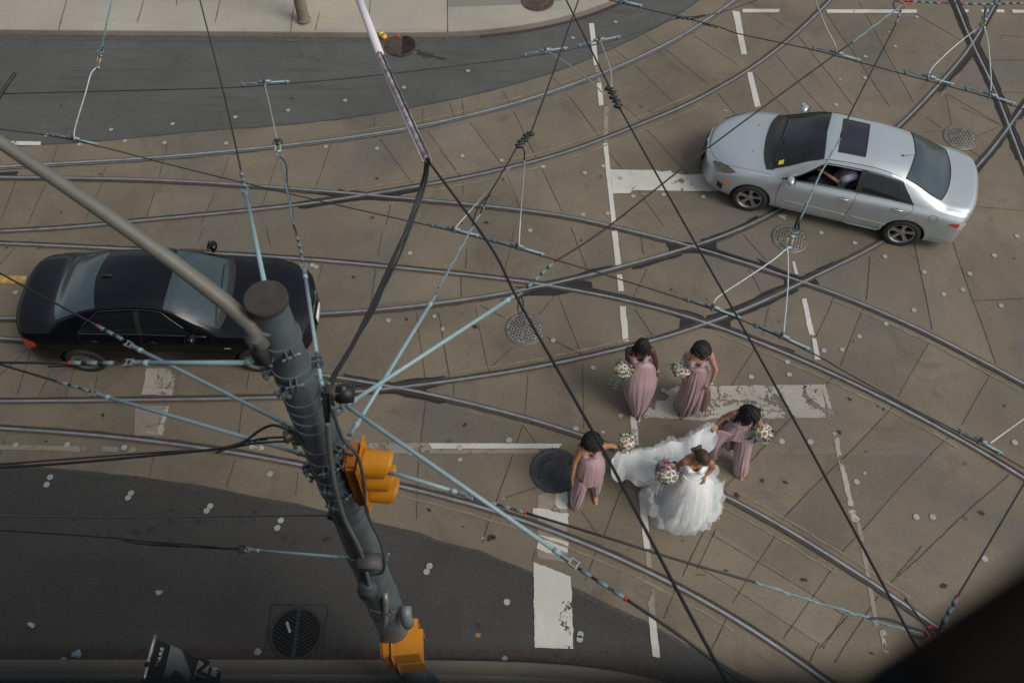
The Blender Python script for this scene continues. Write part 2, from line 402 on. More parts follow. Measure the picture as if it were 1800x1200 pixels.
# joints & cracks
J = [(123,-20,103,52),(262,-30,241,40),(392,-20,378,40),(517,8,511,56),(562,22,554,54),(786,-30,787,57),(652,-10,649,28),(312,-20,310,10)]
jb = MB()
for k, (a, b, c, d) in enumerate(J):
    P = [G(a, b, KH+.008).lerp(G(c, d, KH+.008), i/10) for i in range(11)]; strip(jb, P, 0, .010, KH+.009, .006, k)
struct(jb.build('sidewalk_joints', JOINT, smooth=False, flipz=True))
JT = '''100 257 87 303|293 257 280 317|403 277 387 320|377 340 353 397|273 337 257 383|180 320 150 387|80 325 50 395|27 320 3 387|490 277 460 363|583 253 550 340|190 292 178 313|
660 207 658 230|743 190 743 217|790 180 798 207|812 177 815 203|883 160 897 183|970 133 990 157|1080 88 1110 112|1133 62 1160 83|667 245 728 325|752 232 810 310|825 215 883 290|903 197 943 277|1000 170 1053 240|1090 180 1127 213|1117 117 1190 187|1170 87 1200 113|
890 307 913 363|953 297 988 375|1067 263 1167 397|1135 227 1245 345|813 320 813 343|688 360 678 397|1317 3 1387 53|1220 63 1300 117|1200 113 1247 150|1260 163 1310 225|1323 127 1400 215|1363 97 1465 215|1403 63 1500 187|1453 25 1563 187|1510 5 1605 180|1600 20 1690 72|1663 167 1673 220|1690 190 1760 220|1664 166 1755 217|1623 233 1657 230|1627 206 1655 226|1760 63 1810 68|1700 106 1810 107|1720 162 1810 163|1710 363 1810 371|1716 240 1760 222|1700 262 1722 276|
27 435 -10 475|358 400 347 430|468 400 475 433|567 467 560 493|53 617 32 693|93 647 68 697|133 647 117 697|437 653 433 687|172 660 167 693|428 700 420 767|673 408 665 452|820 437 818 472|903 407 887 477|1003 400 1030 470|1127 417 1130 447|1137 472 1110 530|660 473 653 537|810 487 810 523|835 538 860 657|770 550 792 667|733 550 747 667|980 513 1022 625|980 513 947 553|843 537 887 560|900 610 860 647|960 593 1022 622|1117 543 1147 590|927 660 923 728|1025 640 1025 753|797 675 797 697|748 700 738 797|918 748 900 797|918 748 952 792|
1307 413 1347 457|1315 473 1340 520|1350 540 1340 590|1528 450 1523 527|1608 427 1638 580|1673 423 1750 640|1710 528 1810 526|1467 520 1427 607|1517 543 1477 643|1633 600 1580 697|1742 657 1690 747|1332 607 1250 733|1463 663 1330 797|1570 715 1487 800|1667 767 1633 800|1487 800 1373 913|1637 797 1477 973|1773 833 1562 1027|1333 797 1272 857|1543 1047 1467 1165|1463 997 1377 1123|1363 940 1288 1060|1262 883 1200 1013|1257 930 1225 1000|1250 937 1483 1080|1228 997 1450 1137|1483 1077 1447 1140|1277 1083 1250 1143|1420 1172 1440 1130|
900 800 873 882|863 903 847 953|735 810 733 913|1100 843 1060 943|1020 897 1050 940|957 853 887 875|1047 970 1027 1020|1187 1033 1167 1087|940 967 935 987|273 800 263 837|413 807 397 857|523 830 520 870|100 560 0 660|1575 1010 1620 960|1240 1010 1222 1010|1490 1083 1440 1140|10 770 2 800'''
jb = MB(); k = 0
for s in JT.replace('\n', '').split('|'):
    a, b, c, d = map(float, s.split()); p, q = G(a, b), G(c, d); n = max(3, int((q-p).length/.08)); k += 1
    w = Vector((-(q-p).y, (q-p).x, 0)).normalized(); rr = random.Random(k); ph = rr.random()*9
    P = [p.lerp(q, i/n)+w*(.008*math.sin(ph+i*.25)+rr.gauss(0, .0018)) for i in range(n+1)]
    strip(jb, P, 0,   .006+.005*rr.random(), .0085, .004, k)
struct(jb.build('pavement_joints', JOINT, smooth=False, flipz=True))
for nm, pls, m_ in (('pale_slabs', [[(1467,668),(1568,716),(1487,797),(1335,797)], [(1608,430),(1671,425),(1748,640),(1640,582)], [(882,307),(952,297),(987,374),(914,362)], [(1257,930),(1483,1080),(1447,1140),(1226,1000)], [(752,232),(825,216),(882,291),(810,309)], [(663,475),(808,488),(808,522),(655,535)], [(273,338),(378,341),(352,384),(256,389)]], ground_mat('concrete_pale', (.168, .140, .100), (.13, .108, .079), (.20, .168, .122), .24, 46, .4, spots=.4)),
                    ('grey_slabs', [[(1517,545),(1631,602),(1579,697),(1479,643)], [(1487,800),(1636,800),(1478,970),(1375,913)], [(1260,165),(1322,130),(1398,213),(1312,222)], [(1453,27),(1510,20),(1603,178),(1562,186)], [(748,702),(915,750),(897,776),(740,776)], [(93,648),(131,648),(117,696),(69,696)], [(1028,400),(1072,402),(1086,482),(1030,470)]], ground_mat('concrete_grey', (.128, .110, .084), (.098, .084, .065), (.158, .136, .104), .24, 46, .4, spots=.4))):
    mb = MB()
    for pl in pls: fill_poly(mb, Px(pl, .0062))
    struct(mb.build(nm, m_, smooth=False, flipz=True))
# painted lines
def paint(name, polys, m, z=.0125, step=.06, jit=.008):
    mb = MB()
    for i, pl in enumerate(polys): fill_poly(mb, [Vector((p.x, p.y, z)) for p in rough_poly(Px(pl), step, jit, i+3)])
    return struct(mb.build(name, m, smooth=False, flipz=True))
paint('lane_lines', [
 [(1035,42),(1044,42),(1052,115),(1044,117)], [(1049,147),(1057,146),(1061,186),(1053,187)], [(1060,253),(1068,252),(1083,393),(1075,393)],
 [(1075,407),(1085,406),(1092,467),(1082,467)], [(1084,483),(1093,483),(1097,512),(1087,513)], [(1089,538),(1100,539),(1105,600),(1095,601)],
 [(1107,730),(1118,733),(1123,783),(1112,783)], [(1122,865),(1135,866),(1143,965),(1132,965)], [(1140,1083),(1152,1083),(1160,1155),(1147,1153)],
 [(1287,20),(1300,22),(1313,97),(1303,96)], [(1313,128),(1322,128),(1337,188),(1327,190)], [(1392,460),(1397,461),(1403,483),(1397,482)],
 [(1409,526),(1417,525),(1432,590),(1422,588)], [(1427,595),(1434,595),(1442,633),(1432,632)],
 [(1305,17),(1371,17),(1369,23),(1305,23)], [(1452,18),(1611,18),(1611,24),(1454,24)], [(1695,18),(1703,18),(1701,23),(1697,23)], [(1724,18),(1741,18),(1739,23),(1726,23)], [(1749,18),(1764,18),(1766,23),(1753,23)], [(1778,18),(1825,19),(1825,24),(1780,24)],
 [(753,779),(988,780),(982,788),(760,789)], [(-20,248),(73,250),(72,256),(-20,256)]], PAINT, jit=.006)
paint('stop_bar', [[(1073,299),(1150,300),(1162,303),(1179,301),(1182,305),(1200,308),(1262,306),(1268,342),(1190,342),(1118,342),(1110,333),(1117,327),(1108,340),(1078,341)]], PAINT, z=.0142)
paint('crosswalk_stripes', [
 [(938,988),(965,998),(1003,1013),(1008,1140),(940,1138)], [(975,862),(997,862),(997,895),(985,894),(977,888)],
 [(937,893),(955,894),(1000,903),(999,923),(975,918),(940,907)], [(950,940),(1000,953),(997,973),(985,966),(978,976),(943,963)]], PAINT, jit=.018)
paint('crosswalk_stripes_worn', [
 [(1187,680),(1215,676),(1262,679),(1444,676),(1452,734),(1392,735),(1255,735),(1235,740),(1160,735),(1134,735),(1130,733),(1141,716),(1150,722),(1153,706),(1171,704),(1176,697),(1165,690)],
 [(1444,677),(1450,675),(1471,755),(1462,756)], [(1463,760),(1472,760),(1500,888),(1490,888)],
 [(258,648),(312,648),(308,668),(303,695),(248,694),(255,670)], [(235,768),(262,757),(285,766),(298,713),(290,714),(276,762),(246,762)],
 [(427,783),(441,780),(462,782),(465,790),(425,790)], [(1490,895),(1503,897),(1503,905),(1511,912),(1500,917),(1494,906)], [(1545,1108),(1555,1107),(1563,1148),(1553,1145),(1550,1128)]], PAINTW, z=.0136, jit=.02)
paint('worn_line_ghosts', [[(640,779),(752,779),(760,790),(984,789),(988,797),(640,797)], [(1505,918),(1512,918),(1545,1100),(1537,1100)],
 [(1045,118),(1052,118),(1057,145),(1050,145)], [(1062,188),(1070,188),(1068,250),(1060,250)], [(238,712),(298,713),(288,765),(236,768)], [(0,782),(240,786),(240,795),(0,790)], [(1125,785),(1135,785),(1138,862),(1125,862)], [(946,870),(998,860),(996,988),(944,980)],
 [(1134,967),(1143,967),(1152,1080),(1141,1080)]], GHOST, z=.0105)
paint('yellow_line', [[(-20,484),(48,486),(45,499),(-20,498)]], YPAINT)
DOTS = '''82 239|196 229|140 255|220 249|290 252|304 219|398 253|414 207|507 195|573 259|607 178|710 155|823 126|663 262|813 275|882 283|955 294|1028 305|1007 68|1082 40|1060 293|1113 346|1166 343|1068 376|1025 378|932 406|721 446|683 564|972 599|1042 647|1166 687|1012 754|895 774|808 787|723 796|1611 31|1573 83|1520 138|1413 185|1236 347|1443 410|1502 428|1555 452|1624 479|1704 482|1692 510|1658 518|1606 546|1787 416|1747 450|1759 538|1557 570|1510 592|1448 617|1384 637|1320 663|1387 659|1374 776|1424 777|1783 778|1505 847|1610 909|1639 909|1730 982|43 491|28 515|28 783|119 782|219 787|89 839|83 852|231 867|226 875|370 890|364 898|494 915|488 928|612 961|755 995|750 1005|891 1058|1020 1115|1019 1123|549 467|556 470|1090 314'''
mb = MB(); rr = random.Random(5)
for s in DOTS.split('|'):
    u, v = map(float, s.split()); c = G(u, v); r0 = .040 if v < 700 else .044
    P = [Vector((c.x+r0*math.cos(a)*(1+rr.gauss(0, .03)), c.y+r0*math.sin(a)*(1+rr.gauss(0, .03)), .0185 if rr.random() < 2 else 0)) for a in [i*math.pi/9 for i in range(18)]]
    mb.poly(P)
for u, v, r0 in ((764,557,.035),(779,579,.04),(1091,731,.045),(1060,760,.03),(809,808,.04),(475,833,.05),(1376,382,.075),(1521,101,.04),(1469,185,.045),(1274,196,.03),(1480,615,.04),(1519,832,.03),(1476,141,.03),(1562,58,.025)):
    c = G(u, v); P = []
    for i in range(14):
        a = i*math.pi/7; r = r0*(.6+.55*rr.random()); P.append(Vector((c.x+r*math.cos(a), c.y+r*math.sin(a), .0185)))
    fill_poly(mb, P)
struct(mb.build('survey_dots', DOT, smooth=False, flipz=True))
# dark gum spots and oil
mb = MB()
SP = '''145 22 .02|97 306 .03|108 374 .03|177 307 .03|108 186 .03|530 98 .03|513 174 .03|330 107 .02|560 108 .03|663 315 .04|655 383 .04|812 394 .03|855 392 .05|885 317 .03|1097 380 .03|1022 424 .03|1180 510 .03|622 488 .04|715 562 .04|818 747 .04|1243 527 .02|1415 680 .03|1493 702 .04|1543 715 .02|1765 714 .03|1475 760 .05|1522 794 .02|1380 848 .04|1295 871 .05|1413 1019 .05|1658 1030 .06|1725 902 .05|1532 1148 .03|1276 1003 .03|300 915 .05|130 914 .03|147 913 .03|302 897 .04|350 917 .05|447 913 .03|450 900 .04|423 913 .03|240 935 .07|500 945 .04|575 947 .06|265 930 .06|416 881 .02|353 894 .03|328 980 .03|520 955 .03|80 920 .02|862 945 .06|868 945 .05|755 896 .04|815 926 .02|843 1100 .05|1268 862 .06|1340 845 .04|1553 720 .03|182 730 .04|82 776 .03|70 437 .03|63 471 .04|13 436 .03|1500 600 .02|1588 424 .02|835 575 .06|1240 440 .02'''
rr = random.Random(9)
for s in SP.split('|'):
    u, v, r0 = map(float, s.split()); c = G(u, v); an = rr.random()*3.1
    P = []
    for i in range(12):
        a = i*math.pi/6; r = r0*(.55+.5*rr.random()); x = r*math.cos(a)*1.1; y = r*math.sin(a)*.65
        P.append(Vector((c.x+x*math.cos(an)-y*math.sin(an), c.y+x*math.sin(an)+y*math.cos(an), .0195)))
    fill_poly(mb, P)
struct(mb.build('road_stains', mat('tar_spot', (.026, .022, .019), .8), smooth=False, flipz=True))
# drain runoff stain
mb = MB()
for k in range(60):
    u = 733+rr.random()**1.3*50; v = 94+(u-735)*.22+rr.gauss(0, 2.6*(1-(u-735)/75)); c = G(u, v); r = .015+.035*rr.random()*(1-(u-735)/70)
    fill_poly(mb, [Vector((c.x+r*1.6*math.cos(a)*(.7+.5*rr.random()), c.y+r*.5*math.sin(a)*(.7+.5*rr.random()), .0045+k*.0001)) for a in [i*math.pi/5 for i in range(10)]])
struct(mb.build('drain_stain', mat('wet_stain', (.03, .03, .028), .7), smooth=False, flipz=True))

# ---------------------------------------------------------------- tram rails
RL = {
'A':[(-300,310),(-150,304),(0,296),(133,288),(267,280),(400,268),(500,258),(600,246),(700,231),(800,211),(933,176),(1067,128),(1133,99),(1200,65),(1250,32),(1297,0),(1345,-40)],
'C':[(-300,418),(-150,413),(0,407),(127,400),(217,391),(400,374),(547,358),(600,350),(800,316),(967,277),(1067,242),(1200,188),(1260,157),(1317,123),(1373,82),(1413,47),(1460,0),(1495,-40)],
'B':[(-300,312),(-150,313),(0,314),(167,316),(300,320),(433,328),(600,341),(733,353),(853,364),(990,381),(1067,398),(1200,431),(1300,461),(1407,497),(1467,517),(1600,573),(1700,624),(1800,677),(1900,735)],
'D':[(-300,422),(-150,424),(0,428),(200,437),(400,447),(600,461),(883,490),(977,504),(1033,514),(1107,529),(1200,554),(1243,567),(1333,601),(1433,643),(1533,690),(1633,742),(1733,798),(1800,840),(1900,905)],
'E':[(-300,561),(0,562),(300,560),(570,554),(760,537),(900,516),(983,499),(1067,478),(1200,441),(1267,420),(1317,399),(1367,373),(1480,305),(1583,222),(1667,133),(1710,80),(1750,10),(1775,-40)],
'G':[(-300,707),(0,705),(300,702),(500,698),(600,691),(700,681),(795,669),(900,653),(1000,634),(1100,611),(1153,597),(1200,583),(1243,568),(1333,534),(1407,497),(1500,453),(1553,424),(1640,362),(1717,293),(1773,222),(1830,140)],
'F':[(-300,590),(-100,592),(0,597),(300,621),(450,643),(600,667),(677,680),(717,687),(790,703),(900,730),(1023,767),(1150,816),(1253,863),(1367,923),(1467,985),(1567,1049),(1650,1107),(1760,1190)],
'H':[(-300,742),(-150,744),(0,752),(200,767),(400,793),(563,823),(693,851),(853,892),(1000,943),(1100,985),(1200,1034),(1300,1091),(1367,1135),(1420,1172),(1500,1230)],
'X':[(1660,-40),(1677,0),(1710,80),(1747,155),(1773,222),(1800,292),(1830,370)]}
def extend(l, d0=22, d1=22):
    a = (l[0]-l[6]).normalized(); b = (l[-1]-l[-7]).normalized()
    return [l[0]+a*.5*k for k in range(int(d0*2), 0, -1)]+l+[l[-1]+b*.5*k for k in range(1, int(d1*2)+1)]
RW = {k: extend(smooth_line(Px(v), .15)) for k, v in RL.items()}
def rail_parts(par, key, side, bright):
    s = side; dz = 'ABCDEFGHX'.index(key)*.0006; ln = RW[key]
    g = MB(); strip(g, ln, .014*s, .082, .0165+dz*.5, .016, 7)
    ob = g.build('rail_bed', TAR, par, smooth=False, flipz=True)
    r = MB(); strip(r, ln, 0, .012, .019, .0, 3)
    a = MB(); strip(a, ln, -.014*s, .036, .030+dz, 0, 3, h=.015)
    rail = a.build('rail', RAILB if bright else RAIL, par, smooth=False)
    lp = MB(); strip(lp, ln, .040*s, .009, .028+dz, 0, 3, h=.012); lp.build('guard_lip', RUST if not bright else RAIL, rail, smooth=False)
    ru = MB(); strip(ru, ln, -.050*s, .012, .0222+dz*.5, .008, 4); ru.build('rust_edge', RUST, rail, smooth=False, flipz=True)
for nm, (a, sa, ba), (b, sb_, bb), lab in (
    ('tram_track', ('A', -1, 1), ('C', 1, 0), 'curved tram track sweeping from the left edge up past the drain grate to the top'),
    ('tram_track', ('B', -1, 0), ('D', 1, 0), 'tram track running under the silver car nose and down to the right edge'),
    ('tram_track', ('E', -1, 0), ('G', 1, 0), 'tram track passing under the black car and curving up under the silver car'),
    ('tram_track', ('F', -1, 0), ('H', 1, 0), 'tram track curving down to the right beneath the white gown')):
    t = thing(nm, lab, 'tram track', group='tram tracks set in the concrete')
    rail_parts(t, a, sa, ba); rail_parts(t, b, sb_, bb)
t = thing('tram_track', 'tram track crossing steeply through the top right corner', 'tram track', group='tram tracks set in the concrete')
rail_parts(t, 'X', 1, 0)
def pu(p):
    c = p-CAMP; return 900+FPX*(cx.dot(c))/(cz.dot(c))
# dark cast crossing plates
CROSS = [
 ([(1172,430),(1200,427),(1232,430),(1290,402),(1345,378),(1362,368),(1366,374),(1262,424),(1258,431),(1262,443),(1300,452),(1320,463),(1255,450),(1220,445),(1175,447),(1177,439)], 'dark iron crossing plate left of the grate cover below the silver car'),
 ([(905,505),(950,506),(985,494),(1010,491),(1040,497),(1042,511),(1100,520),(1160,540),(1095,530),(1010,513),(975,520),(930,520),(880,529),(928,516),(935,511)], 'narrow dark crossing plate right of the rod fork at centre'),
 ([(1330,455),(1385,483),(1400,488),(1425,484),(1475,460),(1472,466),(1432,489),(1440,500),(1420,503),(1400,507),(1350,532),(1260,568),(1300,547),(1375,513),(1382,507),(1378,491)], 'dark crossing plate just below the round perforated cover by the silver car'),
 ([(1150,545),(1200,560),(1240,560),(1275,548),(1330,527),(1283,556),(1284,575),(1300,585),(1335,600),(1280,583),(1225,575),(1190,588),(1150,596),(1195,578),(1198,560)], 'dark crossing plate above the curly haired bridesmaid'),
 ([(596,664),(632,664),(640,668),(680,675),(740,674),(795,666),(795,672),(748,685),(755,690),(790,706),(770,710),(712,694),(680,692),(602,697),(602,690),(635,687),(640,682)], 'long dark crossing plate right of the utility pole'),
 ([(540,340),(600,338),(650,345),(720,334),(735,333),(740,336),(690,347),(735,351),(735,356),(640,352),(560,356),(500,365),(505,360),(560,350),(588,346)], 'long dark switch plate under the hanging black cables'),
 ([(1688,20),(1700,50),(1714,72),(1730,45),(1742,15),(1750,15),(1728,62),(1722,80),(1738,110),(1760,160),(1750,160),(1722,105),(1712,98),(1690,125),(1670,142),(1690,110),(1702,95),(1703,78)], 'dark crossing plate beside the top right insulator'),
 ([(1752,165),(1768,205),(1774,212),(1795,180),(1815,160),(1815,172),(1786,214),(1783,228),(1800,262),(1812,290),(1798,290),(1776,240),(1768,236),(1740,270),(1718,295),(1722,284),(1758,242),(1766,222)], 'dark crossing plate by the right edge near the perforated cover')]
ps = MB()
for key, u0, u1, off in (('C', 560, 1230, .16), ('C', 560, 1230, -.17), ('A', 560, 1100, .15), ('G', 800, 1150, .13), ('B', 1460, 1800, -.14), ('F', 1260, 1600, .15), ('F', 1260, 1500, -.16), ('H', 700, 1300, -.15), ('D', 1260, 1700, -.15), ('E', 1590, 1680, -.17)):
    ln = [p for p in RW[key] if u0 < pu(p) < u1]; strip(ps, ln, off, .012, .0155, .02, 31)
struct(ps.build('pale_seams', mat('pale_seam', (.21, .165, .115), .9, var=.2, vscale=12), smooth=False, flipz=True))
for pts, lab in CROSS:
    mb = MB(); P = rough_poly(Px(pts), .08, .006, 4); fill_poly(mb, [Vector((p.x, p.y, .0225)) for p in P])
    fill_poly(mb, [Vector((p.x, p.y, .010)) for p in P])
    nn = len(P)
    for i in range(nn): mb.poly([Vector((P[i].x, P[i].y, .010)), Vector((P[(i+1) % nn].x, P[(i+1) % nn].y, .010)), Vector((P[(i+1) % nn].x, P[(i+1) % nn].y, .0225)), Vector((P[i].x, P[i].y, .0225))])
    tag(mb.build('crossing_plate', FROG, smooth=False), lab, 'rail crossing', 'dark plates where rails cross')
BANDS = [('B',1224,1402,1,.10),('G',1246,1400,1,.085),('G',1246,1400,-1,.085),('E',1098,1205,-1,.075),('E',1232,1345,1,.07),('D',1085,1236,1,.06),('E',925,1085,1,.07),('D',1012,1100,1,.07),('B',590,700,1,.06),('C',520,735,-1,.07),('G',590,800,1,.07),('F',600,715,1,.07),('F',700,770,-1,.06),
 ('E',1640,1702,-1,.08),('X',1660,1800,1,.085),('X',1672,1800,-1,.085),('G',1700,1765,-1,.07),('G',1780,1830,-1,.08),('E',1425,1475,-1,.05),('G',1415,1475,1,.06),('D',1255,1400,1,.05)]
ib = MB()
for key, u0, u1, sg, w_ in BANDS:
    ln = [p for p in RW[key] if u0 < pu(p) < u1]
    if len(ln) > 2: strip(ib, ln, sg*(.042+w_*.36), w_*.72, .0148+'ABCDEFGHX'.index(key)*.00015+(sg > 0)*.0001, .03, 17)
struct(ib.build('track_infill', FROG, smooth=False, flipz=True))
# small switch box left edge
mb = MB(); fill_poly(mb, Px([(0, 303), (32, 301), (28, 311), (0, 311)], .018)); struct(mb.build('switch_box_plate', FROG, smooth=False, flipz=True))

# ---------------------------------------------------------------- covers and grates
IRON = mat('cover_iron', (.20, .185, .16), .6, .5, var=.35, vscale=14)
HOLE = mat('cover_hole', (.008, .008, .008), .9)
DIRON = mat('dark_iron', (.05, .05, .052), .5, .4, var=.3, vscale=14)
def danger_cover(u, v, rot, label, text=True):
    c = G(u, v); t = thing('manhole_cover', label, 'manhole cover', (c.x, c.y, .004), rot, 'round perforated covers')
    r = .30
    lid_ = MB().lathe([(0, .020), (r-.03, .020), (r-.025, .018), (r-.018, .022), (r, .022), (r+.012, .004)], (0, 0, 0), n=48); lid = lid_.build('lid', IRON, t)
    h = MB(); k = 0
    for i in range(-7, 8):
        for j in range(-8, 9):
            x = i*.056+(j % 2)*.028; y = j*.045
            if x*x+y*y < (r-.045)**2 and not (text and abs(y) < .045 and abs(x) < .19):
                h.cyl((x, y, .021), .0150, .003, 8)
    for i in range(46):
        a = i*2*math.pi/46; h.cyl(((r-.010)*math.cos(a), (r-.010)*math.sin(a), .0225), .009, .003, 6)
    join(lid, [h.build('vent_holes', HOLE, t, smooth=False)])
    if text: text_mesh('DANGER', .095, IRON, t, (0, 0, .024), None, 'raised_lettering', .003, .001)
danger_cover(922, 579, R(-105), 'round perforated cover under the crossing rods at centre, DANGER sideways')
danger_cover(1388, 420, R(12), 'round perforated cover just below the silver car')
danger_cover(1687, 243, R(-3), 'round perforated cover behind the silver car, DANGER upright')
def plain_cover(u, v, r, label, dark, z=.004):
    c = G(u, v, z); t = thing('manhole_cover', label, 'manhole cover', (c.x, c.y, z), R(20))
    MB().lathe([(0, .016), (r*.45, .016), (r*.46, .020), (r*.5, .020), (r*.51, .016), (r*.9, .016), (r*.92, .022), (r, .020), (r+.015, .002)], (0, 0, 0), n=64).build('lid', dark, t)
    h = MB()
    for i in range(44):
        a = i*2*math.pi/44; h.box((r*1.0*math.cos(a), r*1.0*math.sin(a), .016), (.03, .025, .016), Matrix.Rotation(a, 3, 'Z'))
    for i in range(28):
        a = i*2*math.pi/28
        h.tube([(r*.52*math.cos(a), r*.52*math.sin(a), .018), (r*.88*math.cos(a), r*.88*math.sin(a), .018)], .004, 4)
    for q in (.6, .7, .8): h.lathe([(r*q, .014), (r*q, .0195), (r*q+.008, .0195), (r*q+.008, .014)], (0, 0, 0), n=64)
    for i in range(-5, 6):
        w = math.sqrt(max(0, (r*.44)**2-(i*r*.08)**2)); h.box((0, i*r*.08, .017), (2*w, .008, .006)); h.box((i*r*.08, 0, .0172), (.008, 2*w, .006))
    rb = h.build('raised_ribs', mat('rib_iron_'+dark.name, tuple(c_*1.7 for c_ in dark.node_tree.nodes['Color Ramp'].color_ramp.elements[0].color[:3]), .6, .4, var=.3), t, smooth=False)
    hh = MB(); hh.cyl((r*.75, r*.1, .021), .02, .004, 12); hh.cyl((-r*.75, -r*.1, .021), .02, .004, 12); join(rb, [hh.build('lift_hole', HOLE, t, smooth=False)])
plain_cover(975, 827, .345, 'large solid dark cover beside the bridesmaid in wide legs', DIRON)
plain_cover(945, 2, .325, 'round cover with square grid set in the far sidewalk', mat('brown_iron', (.10, .07, .055), .6, .4, var=.3), KH+.005)
def storm_grate(u, v, r, label, rot, square, m):
    c = G(u, v); t = thing('storm_drain', label, 'drain grate', (c.x, c.y, .004 if square else .010), rot)
    MB().lathe([(0, .004), (r*1.0, .004)], (0, 0, 0), n=48).build('drain_hole', HOLE, t, smooth=False)
    f = MB(); f.lathe([(r*.92, .004), (r*.92, .022), (r*1.03, .022), (r*1.03, .004)], (0, 0, 0), n=48)
    if square:
        s = r*1.13
        for sg in (-1, 1):
            f.box((sg*s, 0, .007), (.009, 2*s+.009, .004)); f.box((0, sg*s, .007), (2*s-.009, .009, .004))
        for i in range(40):
            pass
    f.build('frame', m, t, smooth=False)
    g = MB(); g.box((0, 0, .016), (.045, 2*r*.93, .014))
    n = 9
    for i in range(-n, n+1):
        y0 = i*r*.155
        for sg in (-1, 1):
            # chevron bars clipped to the circle
            P = []
            for q in range(13):
                x = q/12*r*.93; y = y0+x*.62
                if x*x+y*y < (r*.94)**2: P.append((sg*x, y, .017))
            if len(P) > 1: g.tube([P[0], P[-1]], .011, 4)
    g.build('chevron_bars', m, t, smooth=False)
    return t
storm_grate(705, 82, .31, 'rusty chevron drain grate by the far kerb beside the carton', R(180), False, mat('rusty_iron', (.075, .055, .045), .7, .3, var=.35))
storm_grate(521, 1113, .335, 'round chevron drain grate in square frame at bottom by the signal', R(0), True, mat('grate_black', (.026, .027, .028), .6, .3, var=.3, vscale=14))
mb = MB(); fill_poly(mb, Px([(676,68),(733,66),(733,96),(676,97)], .0085)); struct(mb.build('drain_surround', mat('drain_rim', (.11,.09,.07), .9, var=.25), smooth=False, flipz=True))
# ---------------------------------------------------------------- litter
def litter(name, u, v, label, cat, fn):
    c = G(u, v); t = thing(name, label, cat, (c.x, c.y, .005)); fn(t); return t
def crumple(r, m, nm='sheet', seed=1, flat=.35):
    def f(t):
        rr = random.Random(seed)
        def q(d): return .9*noise.noise(d*2.0+Vector((seed, 0, 0)))+.5*noise.noise(d*5.3+Vector((0, seed, 0)))
        MB().ell((0, 0, r*flat*.9), (r, r*.7, r*flat*.7), None, 14, 10, q).build(nm, m, t, smooth=False)
    return f
def carton(t):
    a = MB(); a.box((0, 0, .045), (.17, .10, .08), Matrix.Rotation(R(-50), 3, 'Z'), .012); a.build('carton_body', mat('carton_orange', (.80, .33, .03), .5, var=.2), t)
    b = MB(); rz = Matrix.Rotation(R(-50), 3, 'Z'); b.box(rz @ Vector((-.06, 0, .047)), (.06, .104, .084), rz, .01); b.build('carton_end', mat('carton_yellow', (.75, .62, .15), .5), t)
    d = MB(); d.box(rz @ Vector((.02, .0, .088)), (.06, .05, .004), rz); d.build('carton_label', mat('carton_green', (.05, .35, .12), .5), t)
litter('juice_carton', 674, 67, 'crushed orange and yellow juice carton by the far drain', 'carton', carton)
litter('crushed_can', 700, 66, 'small crushed red can at the far drain grate', 'can', crumple(.05, mat('can_red', (.55, .05, .04), .4, .3, var=.2), 'can_body', 2, .6))
def cup(t):
    MB().lathe([(0, 0), (.022, 0), (.031, .085), (.029, .085), (.021, .004)], (0, 0, .04), (.9, -.35, .1), 16).build('cup_body', mat('cup_white', (.36, .36, .34), .6, var=.05), t)
litter('paper_cup', 52, 1097, 'white paper cup lying on the dark road at lower left', 'cup', cup)
litter('paper_scrap', 279, 1041, 'torn white paper scrap in the dark lane', 'litter', crumple(.04, mat('paper_white', (.28, .28, .265), .8, var=.2), seed=5, flat=.3))
litter('blue_wrapper', 136, 1149, 'crumpled pale blue wrapper at the near kerb', 'litter', crumple(.05, mat('wrapper_blue', (.15, .26, .28), .6, var=.2), seed=7, flat=.5))
litter('paper_scrap', 454, 1146, 'small white wrapper beside the near drain grate', 'litter', crumple(.045, mat('wrapper_white', (.26, .25, .22), .7, var=.3), seed=8, flat=.4))
litter('paper_slip', 508, 1103, 'white paper slip lying on the near drain grate', 'litter', lambda t: MB().box((0, 0, .035), (.035, .15, .004), Matrix.Rotation(R(25), 3, 'Z')).build('slip', MATS['paper_white'], t, smooth=False))
litter('wrapper', 112, 1158, 'small tan wrapper by the kerb left of the blue one', 'litter', crumple(.03, mat('wrapper_tan', (.30, .22, .16), .7), seed=9))
litter('fallen_leaf', 840, 1116, 'brown leaf on the asphalt left of the big stripe', 'leaf', crumple(.035, mat('leaf_brown', (.26, .13, .04), .8), 'leaf_blade', 10, .25))
litter('fallen_leaf', 1242, 1051, 'orange leaf in the rail groove at lower right', 'leaf', crumple(.03, mat('leaf_orange', (.45, .2, .06), .8), 'leaf_blade', 11, .25))
litter('fallen_leaf', 885, 876, 'green sprig on the concrete left of the dark cover', 'leaf', crumple(.025, mat('leaf_green', (.2, .25, .08), .8), 'leaf_blade', 12, .2))
litter('paper_scrap', 848, 946, 'tiny white scrap at the asphalt seam', 'litter', crumple(.02, MATS['paper_white'], seed=13))
litter('paper_scrap', 887, 1157, 'white scrap at the near kerb right of the signal', 'litter', crumple(.035, MATS['paper_white'], seed=14))
litter('paper_scrap', 1275, 196, 'white scrap beside the silver car bonnet', 'litter', crumple(.03, MATS['paper_white'], seed=15))
